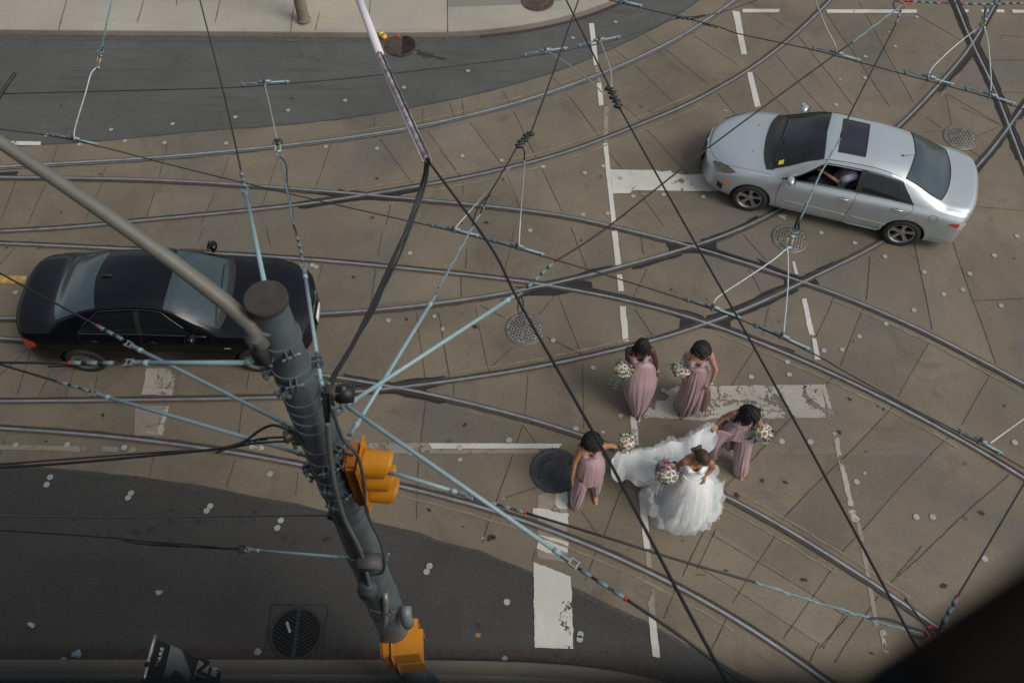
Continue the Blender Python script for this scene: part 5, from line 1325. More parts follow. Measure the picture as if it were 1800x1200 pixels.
loft(rings(t, [(1211,1246,652,1.12,.105),(1209,1247,644,1.02,.13),(1205,1246,658,.86,.16),(1200,1242,674,.66,.185),(1194,1237,690,.46,.2),(1188,1231,704,.26,.2),(1187,1228,714,.06,.18)], (Vector(J['pelvis']), up, (Vector(J['neck'])-Vector(J['pelvis'])).length*.36)), 200, FOLD(.02, .085, 13)).build('skirt', MAUVE, t)
wl = Vector(J['wr_l'])+Vector((-.02, -.03, -.06))
o_ = sheet([wl+Vector((-.05, 0, .0)), wl, wl+Vector((.02, .03, 0))], [LP(t, 1228, 722, .08), LP(t, 1238, 724, .10), LP(t, 1246, 712, .14)], 60, 24, lambda u, v: Vector((.5, -.8, 0))*math.sin(u*19+v*2)*.03*v, [LP(t, 1236, 697, .5), LP(t, 1243, 698, .5), LP(t, 1248, 694, .5)]).build('gathered_panel', MAUVE, t); o_.modifiers.new('s', 'SOLIDIFY').thickness = .004
heel(t, ft, mat('black_shoe', (.02, .02, .02), .4), None)
wrist_band(t, J['wr_l'], J['el_l'], GOLD)
bouquet_thing(t, LP(t, 1197, 648, 1.04), .112, (-.1, -.5, .85), 2, 'round white, cream and pink bouquet held by the curly haired bridesmaid', ['petal_white', 'petal_white', 'petal_blush', 'petal_cream', 'petal_pink', 'petal_white'], leafy=12)

# --- bridesmaid at right holding the train up
t = thing('person', 'bridesmaid with long black wavy hair striding at the right of the bride, lifting the train', 'person')
J = dict(neck=(-.085, .06, 1.37), head=(.0, -.01, 1.47), headup=(.25, -.5, 1), face=(.35, -1, -.5), front=(.1, -1, 0))
place(t, (1321, 727), 1.47, (0, 0))
J['pelvis'] = LP(t, 1303, 757, .93)+Vector((0, .12, 0)); J['sh_r'] = LP(t, 1291, 727, 1.33); J['sh_l'] = LP(t, 1331, 737, 1.30)+Vector((0, .04, 0))
J.update(el_r=LP(t, 1272, 733, 1.18), wr_r=LP(t, 1260, 746, 1.05), el_l=LP(t, 1338, 752, 1.12), wr_l=LP(t, 1338, 758, 1.04))
tl = LP(t, 1302, 840, .03); J['an_l'] = tl+Vector((0, .165, .10)); J['kn_l'] = LP(t, 1307, 792, .52); J['kn_r'] = LP(t, 1264, 778, .55)+Vector((0, .12, 0)); J['an_r'] = LP(t, 1254, 786, .22)+Vector((0, .25, 0))
J.update(fd_l=(.05, -1, 0), fd_r=(-.1, -1, 0))
O1 = skin('olive', (.30, .15, .09))
o, hd, H, ft, X, Y, up, B = figure(t, O1, J, {'l': ((.1, -.8, 0), (0, .3, -1), None, 1.3), 'r': ((-.6, -.7, -.1), (0, .2, -1), None, .9)})
curly_hair(t, hd, H, HAIRB, 8, .24, .034, n=460, vol=.002, back=.8)
PV = Vector(J['pelvis']); LNK = (Vector(J['neck'])-PV).length
bo, g = bodice(t, PV, up, B, LNK, MAUVE)
dress_straps(t, g, J)
loft(rings(t, [(1293,1326,748,1.10,.11),(1287,1327,742,1.02,.135),(1279,1327,751,.94,.16),(1272,1326,758,.86,.165)], (Vector(J['pelvis']), up, (Vector(J['neck'])-Vector(J['pelvis'])).length*.36)), 160, FOLD(.015, .02, 12)).build('skirt', MAUVE, t)
loft(rings(t, [(1294,1326,757,.94,.14),(1295,1323,776,.72,.14),(1292,1320,791,.52,.15),(1290,1317,806,.34,.15),(1289,1315,818,.16,.14),(1289,1313,826,.05,.12)]), 110, FOLD(.03, .07, 9)).build('skirt_front_panel', MAUVE, t)
rp_ = lambda u, v: Vector((.6, -.7, 0))*math.sin(u*11+v*3)*.022*(.3+v)
for nm, A_, B_, M_ in (('skirt_side_panel', [LP(t,1262,756,.99), LP(t,1272,758,.98), LP(t,1297,766,.92)], [LP(t,1251,808,.20), LP(t,1254,812,.18), LP(t,1259,806,.22)], [LP(t,1251,781,.62), LP(t,1258,785,.62), LP(t,1268,783,.62)]),
                   ('skirt_arch', [LP(t,1268,758,.97), LP(t,1284,760,.95), LP(t,1302,764,.93)], [LP(t,1267,781,.62), LP(t,1282,773,.72), LP(t,1299,776,.70)], None)):
    o_ = sheet(A_, B_, 50, 24, rp_, M_).build(nm, MAUVE, t); o_.modifiers.new('s', 'SOLIDIFY').thickness = .004
bkk = Vector((0, .26, 0))
o_ = sheet([LP(t,1268,765,.90)+bkk, LP(t,1285,768,.88)+bkk, LP(t,1305,768,.88)+bkk], [LP(t,1257,800,.15), LP(t,1277,790,.30), LP(t,1298,800,.15)], 50, 20, lambda u, v: Vector((0, .03*math.sin(u*18+v)*(.3+v), 0))).build('skirt_back_panel', MAUVE, t); o_.modifiers.new('s', 'SOLIDIFY').thickness = .004
heel(t, ft, mat('nude_shoe', (.42, .28, .20), .4), None)
bouquet_thing(t, LP(t, 1342, 762, 1.06), .125, (.15, -.5, .85), 3, 'round ivory and mauve bouquet held out by the bridesmaid right of the bride', ['petal_white', 'petal_cream', 'petal_cream', 'petal_blush', 'petal_mauve', 'petal_white'], leafy=16, nroses=22)
T3 = (t, J)

# --- bridesmaid at left holding the train
t = thing('person', 'bridesmaid beside the solid dark cover, dress parted like trousers, holding the train', 'person')
J = dict(pelvis=(-.03, .06, .96), neck=(-.01, .06, 1.42), head=(.0, -.0, 1.54), headup=(.0, -.45, 1), face=(.15, -1, -.45))
place(t, (1042, 778), 1.54, (0, 0))
J['sh_r'] = LP(t, 1021, 789, 1.35); J['sh_l'] = LP(t, 1060, 784, 1.36)
J.update(el_r=LP(t, 1010, 814, 1.13), wr_r=LP(t, 1006, 838, .92), el_l=LP(t, 1073, 783, 1.22), wr_l=LP(t, 1089, 787, 1.10))
J['an_r'] = LP(t, 1012, 893, .03)+Vector((0, .19, .10)); J['kn_r'] = LP(t, 1021, 848, .53); J['an_l'] = LP(t, 1047, 883, .03)+Vector((0, .165, .10)); J['kn_l'] = LP(t, 1048, 846, .52)+Vector((0, .03, 0))
J.update(fd_l=(0, -1, 0), fd_r=(0, -1, 0))
T1 = skin('tan', (.36, .165, .085))
o, hd, H, ft, X, Y, up, B = figure(t, T1, J, {'r': (None, (1, 0, 0), None, .5), 'l': ((.8, -.2, -.3), (0, .2, -1), None, 1.1)})
curly_hair(t, hd, H, HAIRB, 11, .13, .040, n=520, vol=.008, back=.5)
bo, g = bodice(t, Vector(J['pelvis']), up, B, (Vector(J['neck'])-Vector(J['pelvis'])).length, MAUVE, deep=-.06)
dress_straps(t, g, J)
loft(rings(t, [(1023,1057,799,1.12,.11),(1019,1061,807,1.02,.14),(1016,1063,818,.90,.165),(1013,1062,830,.76,.175),(1012,1060,838,.66,.16)], (Vector(J['pelvis']), up, (Vector(J['neck'])-Vector(J['pelvis'])).length*.36)), 150, FOLD(.015, .02, 12)).build('skirt', MAUVE, t)
loft(rings(t, [(1012,1038,832,.76,.14),(1008,1034,848,.58,.15),(1005,1029,861,.40,.15),(1003,1024,873,.22,.14),(1003,1020,883,.05,.12)]), 110, FOLD(.03, .06, 9)).build('skirt_leg', MAUVE, t)
loft(rings(t, [(1035,1062,830,.76,.14),(1037,1060,843,.56,.135),(1040,1056,855,.38,.11),(1041,1052,864,.2,.085)]), 110, FOLD(.03, .06, 9)).build('skirt_leg', MAUVE, t)
heel(t, ft, MATS['nude_shoe'], None)
bouquet_thing(t, LP(t, 1101, 777, 1.15), .108, (.05, -.35, .9), 4, 'small white and cream bouquet with sage leaves above the train', ['petal_white', 'petal_white', 'petal_cream', 'petal_blush'], leafy=18, nroses=16)
T4 = (t, J)

# --- bride
t = thing('person', 'bride in a white ruffled ball gown looking down at her side, brown hair pinned up', 'person')
J = dict(neck=(-.05, .09, 1.41), head=(.0, .0, 1.53), headup=(.15, -.5, 1), face=(.45, -1, -.5), front=(-.1, -1, 0))
place(t, (1235, 804), 1.53, (0, 0))
J['pelvis'] = LP(t, 1217, 845, .95)+Vector((0, .02, 0)); J['sh_r'] = LP(t, 1204, 811, 1.34); J['sh_l'] = LP(t, 1249, 813, 1.34)
J.update(el_l=LP(t, 1253, 822, 1.15), wr_l=LP(t, 1240, 836, 1.09), el_r=LP(t, 1190, 818, 1.13), wr_r=LP(t, 1181, 826, 1.05))
PV = Vector(J['pelvis'])
J.update(kn_r=PV+Vector((-.1, -.1, -.45)), an_r=PV+Vector((-.1, -.1, -.83)), kn_l=PV+Vector((.08, .05, -.45)), an_l=PV+Vector((.08, .1, -.83)), fd_l=(0, -1, 0), fd_r=(0, -1, 0))
B1 = skin('bronze', (.29, .135, .072))
o, hd, H, ft, X, Y, up, B = figure(t, B1, J, {'l': ((-.3, -1, -.1), (-1, 0, -.3), None, .8), 'r': ((-.4, -.8, -.1), (.3, 0, -1), None, 1.3)})
mb = MB()
def f(u, v):
    th = 2*math.pi*u; ph = v*math.pi*.68; d = Vector((math.sin(ph)*math.sin(th), math.sin(ph)*math.cos(th), math.cos(ph)))
    s = 1+.03*noise.noise(d*6)+.015*math.sin(th*22+4*ph); p = Vector((d.x*.092, d.y*.110+.006, d.z*.120))*s
    if -d.y > .35 and ph > 1.05: p.z = max(p.z, .12*math.cos(1.05)); p *= .96
    return hd+H @ p
mb.grid(f, 60, 20, True)
mb.ell(hd+H @ Vector((-.02, .105, -.03)), (.062, .05, .055), H, 20, 12, lambda d: .18*noise.noise(d*4))
rr = random.Random(4)
for k in range(60):
    a = rr.uniform(0, 6.28); c = hd+H @ Vector((-.02, .12, -.03)); P = [c+H @ Vector((math.cos(a+j*.5)*.05*(1+.1*j), .02+rr.gauss(0, .006), math.sin(a+j*.5)*.045)) for j in range(6)]; mb.tube(P, .006, 5)
mb.tube([hd+H @ Vector((-.04, .12, .0)), hd+H @ Vector((-.075, .15, .03)), hd+H @ Vector((-.11, .14, .05)), hd+H @ Vector((-.125, .11, .045)), hd+H @ Vector((-.115, .09, .03))], [.012, .010, .008, .006, .003], 6)
for sg in (1, -1): mb.tube([hd+H @ Vector((sg*.078, -.05, .03)), hd+H @ Vector((sg*.092, -.065, -.03)), hd+H @ Vector((sg*.085, -.07, -.085)), hd+H @ Vector((sg*.09, -.06, -.12))], [.008, .007, .006, .003], 6)
mb.build('hair', HAIRN, t)
e = MB(); e.ell(hd+H @ Vector((-.088, -.01, -.045)), (.006, .006, .012)); e.build('earring', GOLD, t)
e = MB(); e.ell(hd+H @ Vector((.088, -.01, -.045)), (.006, .006, .012)); e.build('earring', GOLD, t)
SATIN = mat('ivory_satin', (.74, .75, .75), .42, var=.03, vscale=8)
ORG = mat('organza', (.88, .90, .90), .6, alpha=.42, var=.03, vscale=8)
LIN = mat('gown_lining', (.90, .91, .91), .7, var=.05, vscale=6)
translucent(ORG, .5); translucent(LIN, .35)
bo, g = bodice(t, PV, up, B, (Vector(J['neck'])-PV).length, SATIN, h0=.20, deep=-.03, pr=1.04)
c0 = LP(t, 1219, 834, 1.08); c0.z = 0; hemc = LP(t, 1200, 881, .0)
loft(rings(t, [(1200,1239,833,1.10,.11),(1192,1245,840,1.0,.18),(1182,1252,848,.86,.25),(1168,1255,862,.6,.33),(1157,1255,876,.3,.39),(1152,1254,882,.05,.42)]), 200, FOLD(.01, .04, 12)).build('gown_lining', LIN, t)
def ruffle(name, z0, z1, r0, r1, c_0, c_1, n, seed, spread=1.25, amp=.05, tiltz=.05):
    q = random.Random(seed); mb = MB()
    for k in range(n):
        th0 = 2*math.pi*k/n+q.gauss(0, .12); w = 2*math.pi/n*spread*(.9+.4*q.random()); dz = q.gauss(0, tiltz); ro = q.uniform(-.015, .035); tip = q.uniform(.04, .18); ph = q.random()*6; sk_ = q.uniform(-.3, .3)
        def f(u, v):
            e = (u-.5)*2; th = th0+e*w*.5*(.55+.6*v)+sk_*v*.35
            edge = tip*(1-abs(e)**1.6)
            z = z0+(z1-z0)*v-edge*v*v*1.0+dz*v+.06*abs(e)**3*v
            rad = r0+(r1-r0)*(v**.72)+ro*v+amp*math.sin(e*5.2+ph)*v*v*.7+.012*math.sin(e*17+ph)*v*v
            c = c_0.lerp(c_1, v); z = max(z, .018+.01*math.sin(th*9))
            return Vector((c.x+rad*math.cos(th), c.y+rad*math.sin(th)*.95, z))
        mb.grid(f, 15, 13)
    return mb.build(name, ORG, t)
ruffle('organza_tier', .42, .06, .36, .50, c0.lerp(hemc, .9), hemc, 15, 1, 1.7, .05)
ruffle('organza_tier', .62, .20, .33, .50, c0.lerp(hemc, .7), hemc, 12, 2, 1.7, .06)
ruffle('organza_tier', .86, .36, .26, .47, c0.lerp(hemc, .4), c0.lerp(hemc, .95), 9, 3, 1.8, .06)
ruffle('organza_tier', 1.04, .50, .16, .42, c0, c0.lerp(hemc, .8), 6, 4, 1.9, .05)
# loose rounded lobes of organza standing out from the skirt
mb = MB(); q = random.Random(3)
for (u0, v0, z0, r, ang, zz) in ((1250,822,.86,.13,20,.95), (1250,846,.66,.15,-10,.9), (1244,868,.45,.15,-25,.7), (1238,896,.28,.15,-50,.5), (1216,915,.15,.15,-75,.35), (1188,918,.12,.16,-100,.35), (1163,906,.2,.16,-130,.4), (1150,884,.34,.16,-160,.55), (1148,862,.55,.15,165,.8), (1160,850,.7,.13,150,.85)):
    c_ = LP(t, u0, v0, z0); a0 = R(ang); ph = q.random()*6
    def f(u, v):
        e = (2*u-1); a = a0+e*1.9; w = r*(1+.10*math.sin(e*5+ph))
        p_ = c_+Vector((math.cos(a)*w*v, math.sin(a)*w*v*.85, 0))
        p_.z = max(.02, z0+.05*math.sin(math.pi*v)-.13*v*v+.022*math.sin(e*9+ph)*v); return p_
    mb.grid(f, 25, 9)
mb.build('organza_lobes', ORG, t)
MB().tube([Vector((c0.x+.136*math.cos(a), c0.y+.112*math.sin(a), 1.095)) for a in np.linspace(0, 6.283, 40)], .009, 6, False).build('waist_seam', SATIN, t)
# train held up on both sides behind her
OUT = [LP(t,*q) for q in ((1089,790,1.08),(1104,792,.96),(1121,792,.86),(1141,791,.78),(1163,784,.72),(1178,776,.74),(1195,777,.76),(1210,770,.86),(1226,759,.95),(1245,750,1.04),(1259,750,1.05))]
INN = [LP(t,*q) for q in ((1112,838,.55),(1130,846,.55),(1150,840,.68),(1165,834,.76),(1180,828,.84),(1195,820,.90),(1210,812,.94),(1226,806,.96),(1242,798,.94),(1256,786,.90),(1262,768,.95))]
def trip(seed, lift):
    return lambda u, v: Vector((0, -.35, 1)).normalized()*((math.sin(u*24+v*3+seed)*.020+math.sin(u*13+seed*2-v*2)*.026+math.sin(u*41+seed+v*4)*.008)*(1.2-v*.6)-.10*math.sin(math.pi*v)+lift)
sheet(OUT, INN, 110, 36, trip(1, 0)).build('train', LIN, t)
sheet(OUT, INN, 110, 36, trip(2.2, .018)).build('train_organza', ORG, t)
sheet(OUT, INN, 110, 36, trip(3.7, .036)).build('train_organza', ORG, t)
# soft petals along the far edge of the train
mb = MB(); q = random.Random(8); oc = curve3(OUT, 200)
for k, (u0, wd, Lh) in enumerate(((.12,.14,.05),(.27,.16,.05),(.40,.13,.08),(.50,.13,.10),(.60,.14,.07),(.72,.15,.09),(.84,.14,.07),(.95,.10,.06),(.34,.16,.04),(.66,.18,.05),(.20,.15,.03),(.90,.13,.08))):
    ph = q.random()*6
    def f(u, v):
        e = 2*u-1; i = min(199, max(0, int((u0+wd*.5*e)*199))); s = math.sqrt(max(0, 1-e*e))
        return oc[i]+Vector((0, .9, .1))*Lh*v*s+Vector((0, -.05*v*(1-v), .02*math.sin(e*6+ph)*v+.004+.05*math.sin(math.pi*v)*s-.05*(1-v)))
    mb.grid(f, 19, 8)
mb.build('train_ruffle', ORG, t)
# cloth falling from the left hand: lobes seen against the road
TOPE = [LP(t,*q) for q in ((1084,793,1.05),(1092,793,1.04),(1104,796,.98),(1120,800,.90),(1138,808,.80),(1152,815,.76))]
for nm, BOT, sd, mt, dz in (
    ('train_swag', ((1074,806,.92),(1076,838,.48),(1090,848,.36),(1101,834,.44),(1112,848,.34),(1122,855,.28),(1134,852,.34),(1150,846,.45)), 1, LIN, .0),
    ('train_swag', ((1076,803,.95),(1073,822,.68),(1082,832,.55),(1092,842,.44),(1104,842,.42),(1116,851,.32),(1130,854,.34),(1150,850,.42)), 2.5, ORG, .03),
    ('train_swag', ((1080,800,.98),(1080,818,.75),(1090,826,.62),(1104,832,.52),(1114,840,.45),(1128,845,.44),(1140,846,.45),(1152,842,.5)), 4, ORG, .05)):
    sheet(TOPE, [LP(t,*b) for b in BOT], 80, 30, lambda u, v: Vector((.2, -.7, .5))*((math.sin(u*21+sd)+.6*math.sin(u*33+sd*2))*.016*(.3+v)+dz*(.3+.7*math.sin(v*math.pi)))).build(nm, mt, t)
heel(t, ft, MATS['white_shoe'], None)
bouquet_thing(t, LP(t, 1173, 829, 1.06), .150, (-.15, -.55, .8), 5, 'large lilac, cream and pink bouquet with eucalyptus held by the bride', ['petal_mauve', 'petal_cream', 'petal_white', 'petal_blush', 'petal_pink', 'petal_cream', 'petal_white'], leafy=24, nroses=26, rose=.043)

# --- driver seated in the silver car
cm = Matrix.Translation(SCAR.location) @ Matrix.Rotation(SCAR.rotation_euler.z, 4, 'Z') @ Matrix.Scale(CARS, 4)
dpos = cm @ Vector((.05, .37, .0))
t = thing('person', 'driver in a pale grey short sleeved shirt behind the open window of the silver car', 'person', dpos, SCAR.rotation_euler.z+math.pi/2)
J = dict(pelvis=(0, .10, .74), neck=(.0, .26, 1.13), head=(.0, .24, 1.23), headup=(0, .0, 1), sh_l=(.17, .25, 1.06), sh_r=(-.17, .25, 1.06), el_l=(.235, .0, .90), wr_l=(.12, -.25, .93), el_r=(-.22, .02, .88), wr_r=(-.12, -.28, .95),
   kn_l=(.15, -.38, .74), an_l=(.12, -.62, .45), kn_r=(-.12, -.38, .74), an_r=(-.1, -.65, .45))
W1 = skin('light', (.38, .20, .13))
figure(t, W1, J, {'l': (None, (0, .2, -1), None, 1.2), 'r': (None, (0, .2, -1), None, 1.2)}, seated=True)
SH = mat('pale_shirt', (.42, .45, .55), .8, var=.08, vscale=12)
mb = MB(); up = (Vector(J['neck'])-Vector(J['pelvis'])).normalized(); B = rot_to(up); LN = (Vector(J['neck'])-Vector(J['pelvis'])).length
def f(u, v):
    th = 2*math.pi*u; h = -.05+.98*v; a = np.interp(h, [-.1, .3, .7, .85, .93], [.19, .175, .195, .19, .09]); b = np.interp(h, [-.1, .3, .7, .85, .93], [.15, .145, .13, .11, .07])
    return Vector(J['pelvis'])+up*h*LN+B @ Vector((a*math.cos(th), b*math.sin(th)*(1+.04*math.sin(9*v+3*th)), 0))
mb.grid(f, 40, 20, True)
for s in 'lr': a = Vector(J['sh_'+s]); b = Vector(J['el_'+s]); mb.tube([a+(a-b)*.12, a, a.lerp(b, .4), a.lerp(b, .75)], [.05, .075, .072, .074], 14)
mb.build('shirt', SH, t)
MB().tube([Vector((.15, .2, 1.16)), Vector((.08, .09, 1.0)), Vector((-.1, .0, .80))], .022, 6, flat=.3).build('seat_belt', BLKP, t)
MB().grid(lambda u, v: Vector(J['head'])+Vector((.088*math.sin(v*1.8)*math.sin(6.283*u), .104*math.sin(v*1.8)*math.cos(6.283*u)+.01, .122*math.cos(v*1.8))), 24, 10, True).build('hair', HAIRD, t)
tr = MB()
for s in 'lr': k_ = Vector(J['kn_'+s]); h_ = Vector((.09 if s == 'l' else -.09, .05, .70)); tr.tube([h_, h_.lerp(k_, .5), k_, k_.lerp(Vector(J['an_'+s]), .6)], [.10, .09, .07, .06], 12)
tr.build('trousers', mat('dark_trousers', (.02, .02, .025), .9), t)
# ================================================================ POLE, WIRES, SIGNALS
PT = G(466, 522, 8.6); PX0, PY0 = PT.x, PT.y
def on_pole(u, v, dy=0.0): return atY(u, v, PY0+dy)
def prad(z): return .088+(8.6-z)*.0128 if z > 3.4 else .1545
GALV = mat('galvanised', (.15, .185, .205), .55, .5, var=.22, vscale=6, bump=.25, bscale=25)
GALVD = mat('galvanised_dark', (.08, .095, .105), .6, .4, var=.3, vscale=9)
CAPB = mat('cap_brown', (.045, .037, .033), .85, var=.25, vscale=20)
ARMM = mat('arm_paint', (.155, .150, .130), .6, .2, var=.1, vscale=7)
CYAN = mat('frp_rod', (.27, .39, .42), .4, var=.08, vscale=20)
BARM = mat('hanger_steel', (.22, .30, .33), .5, .3, var=.2, vscale=20)
GREYM = mat('clevis_metal', (.27, .31, .32), .4, .6, var=.15, vscale=30)
WIREB = mat('black_wire', (.012, .013, .013), .5)
SLEEVE = mat('grip_sleeve', (.14, .19, .21), .5, var=.2, vscale=30)
RODW = mat('pale_rod', (.42, .44, .43), .4, .3, var=.15, vscale=20)
REDT = mat('red_tip', (.35, .02, .015), .5)
YEL = mat('orange_signal', (.60, .235, .010), .5, var=.06, vscale=9)
YELD = mat('orange_signal_inner', (.40, .125, .008), .6)
INSUL = mat('brown_insulator', (.05, .045, .04), .4, var=.2)
YINS = mat('yellow_insulator', (.40, .36, .18), .5)
t = thing('utility_pole', 'tall round grey metal pole with brown top cap and many clamps left of centre', 'utility pole', (PX0, PY0, 0))
MB().lathe([(prad(z), z) for z in (.15, 3.4, 5, 6.2, 7.4, 8.56)], (0, 0, 0), n=40).build('pole_shaft', GALV, t)
MB().lathe([(0, 8.60), (.098, 8.60), (.103, 8.593), (.103, 8.565), (.09, 8.56)], (0, 0, 0), n=48).build('pole_cap', CAPB, t, auto=30)
for z in (6.0, 6.15): MB().lathe([(prad(z)+.004, z-.05), (prad(z)+.004, z+.05)], (0, 0, 0), n=32).build('pole_joint', GALV, t)
MB().lathe([(prad(.2)+.12, .15), (prad(.2)+.12, .19), (prad(.2)+.01, .20), (prad(.2)+.008, .34)], (0, 0, 0), n=32).build('base_plate', GALV, t)
def zat(v):
    a, b = .0, 8.6
    for _ in range(40):
        m = (a+b)/2; c = Vector((PX0, PY0, m))-CAMP; pv = 600+FPX*(Vector((_rt.y, _fw.y, _up.y)).dot(c))/(Vector((_rt.z, _fw.z, _up.z)).dot(c))
        if pv > v: a = m
        else: b = m
    return (a+b)/2
def band(v, ears=(), h=.05, m=GALV):
    z = zat(v); r = prad(z)+.006; mb = MB()
    mb.lathe([(r-.004, z-h/2), (r+.004, z-h/2), (r+.006, z), (r+.004, z+h/2), (r-.004, z+h/2)], (0, 0, 0), n=36)
    for a in ears:
        d = Vector((math.cos(R(a)), math.sin(R(a)), 0)); w = Vector((-d.y, d.x, 0)); rot = Matrix.Rotation(R(a), 3, 'Z')
        for sg in (1, -1): mb.box(d*(r+.028)+w*.016*sg+Vector((0, 0, z)), (.055, .007, h), rot)
        mb.cyl(d*(r+.036)+Vector((0, 0, z)), .008, .09, 8, w); mb.cyl(d*(r+.036)+w*.042+Vector((0, 0, z)), .014, .014, 6, w)
    mb.build('band_clamp', m, t, auto=35)
for v, e in ((593, (-60, 140)), (640, (-75, 10, 200)), (655, (-110, 30)), (690, (5,)), (706, (-10, 60)), (722, ()), (738, ()), (772, (185, -30)), (793, (-80, -50)), (812, (200, -20)), (826, (-95,)), (842, (-45, 170)), (853, (-100, 20)), (975, (-10,)), (1046, (-60,))): band(v, e)
# lamp arm
arm = [on_pole(462, 610, -.12), on_pole(440, 570, -.06), atY(395, 530, PY0+.02), atY(300, 457, PY0+.10), atY(180, 372, PY0+.22), atY(80, 304, PY0+.33), atY(-30, 230, PY0+.46), atY(-170, 140, PY0+.60)]
o_ = MB().tube([p-Vector((PX0, PY0, 0)) for p in arm], [.040, .040, .039, .036, .033, .030, .028, .027], 20).build('lamp_arm', ARMM, t)
mb = MB(); c = on_pole(455, 615, -.11)-Vector((PX0, PY0, 0)); mb.box(c, (.08, .05, .24), None, .01); mb.box(c+Vector((.02, .03, .10)), (.12, .04, .03), None, .006); mb.box(c+Vector((.02, .03, -.09)), (.12, .04, .03), None, .006); mb.build('arm_bracket', GALVD, t)
def tube_on(name, px, r, m, n=10, dy=-.16, parent=None, cap=True):
    P = [on_pole(u, v, dy)-Vector((PX0, PY0, 0)) for u, v in px]; P = smooth_keep(P)
    return MB().tube(P, r, n, cap).build(name, m, parent or t)
def smooth_keep(P, k=8):
    P = [Vector(p) for p in P]; return [crom(P, i/(k*(len(P)-1))) for i in range(k*(len(P)-1)+1)]
tube_on('conduit', [(575, 742), (579, 790), (588, 850), (605, 910), (632, 965), (645, 1010), (650, 1035)], .016, mat('conduit_grey', (.17, .185, .19), .5, .2, var=.15))
for q in (-3, 2, 6): tube_on('drop_cable', [(572+q, 690), (573+q, 720), (575+q*.5, 745)], .006, WIREB, 6)
tube_on('signal_cable', [(583, 715), (594, 750), (605, 775), (628, 800), (640, 850), (645, 900), (668, 950), (676, 985), (672, 1005), (655, 1010)], .011, mat('cable_grey', (.07, .075, .08), .6), 8)
tube_on('loose_cable', [(655, 1050), (648, 1070), (655, 1085), (668, 1092)], .005, WIREB, 6)
c = on_pole(651, 988, -.18)-Vector((PX0, PY0, 0)); mb = MB(); mb.box(c, (.17, .11, .10), None, .008); mb.box(c+Vector((0, -.004, .053)), (.18, .12, .008), None, .003); mb.build('junction_box', mat('box_grey', (.12, .12, .115), .6, .2, var=.15), t)
c = on_pole(665, 1035, -.16)-Vector((PX0, PY0, 0)); mb = MB(); mb.box(c+Vector((-.08, 0, 0)), (.15, .14, .22), None, .02); mb.build('terminal_box', GALVD, t)
c = on_pole(714, 1086, -.12)-Vector((PX0, PY0, 0)); mb = MB(); mb.tube([c+Vector((0, 0, -.18)), c, c+Vector((-.0, .03, .05)), c+Vector((0, .09, .07))], [.055, .055, .053, .05], 18); mb.build('pole_elbow', mat('elbow_grey', (.22, .25, .26), .5, .3), t)
def drum(u, v, r, h, ax, m, name='insulator_drum'):
    c = on_pole(u, v, -.05)-Vector((PX0, PY0, 0)); MB().lathe([(0, -h/2), (r*.8, -h/2), (r, -h*.3), (r*.72, -h*.1), (r*.72, h*.1), (r, h*.3), (r*.8, h/2), (0, h/2)], c, ax, 24).build(name, m, t, auto=40)
    return c
drum(514, 765, .045, .10, (1, .2, 0), INSUL); drum(588, 905, .036, .09, (1, 0, .2), INSUL); drum(512, 706, .03, .06, (1, 0, 0), INSUL)
c = on_pole(595, 685, -.05)-Vector((PX0, PY0, 0)); mb = MB(); mb.lathe([(0, -.05), (.05, -.045), (.055, 0), (.05, .045), (0, .05)], c+Vector((.03, 0, -.04)), (1, 0, 0), 20); mb.build('insulator_drum', WIREB, t)
mb = MB(); mb.box(c, (.14, .06, .012), None, .004); mb.cyl(c+Vector((.03, 0, .012)), .012, .02, 8); mb.build('cable_bracket', mat('bracket_tan', (.12, .11, .085), .6), t)

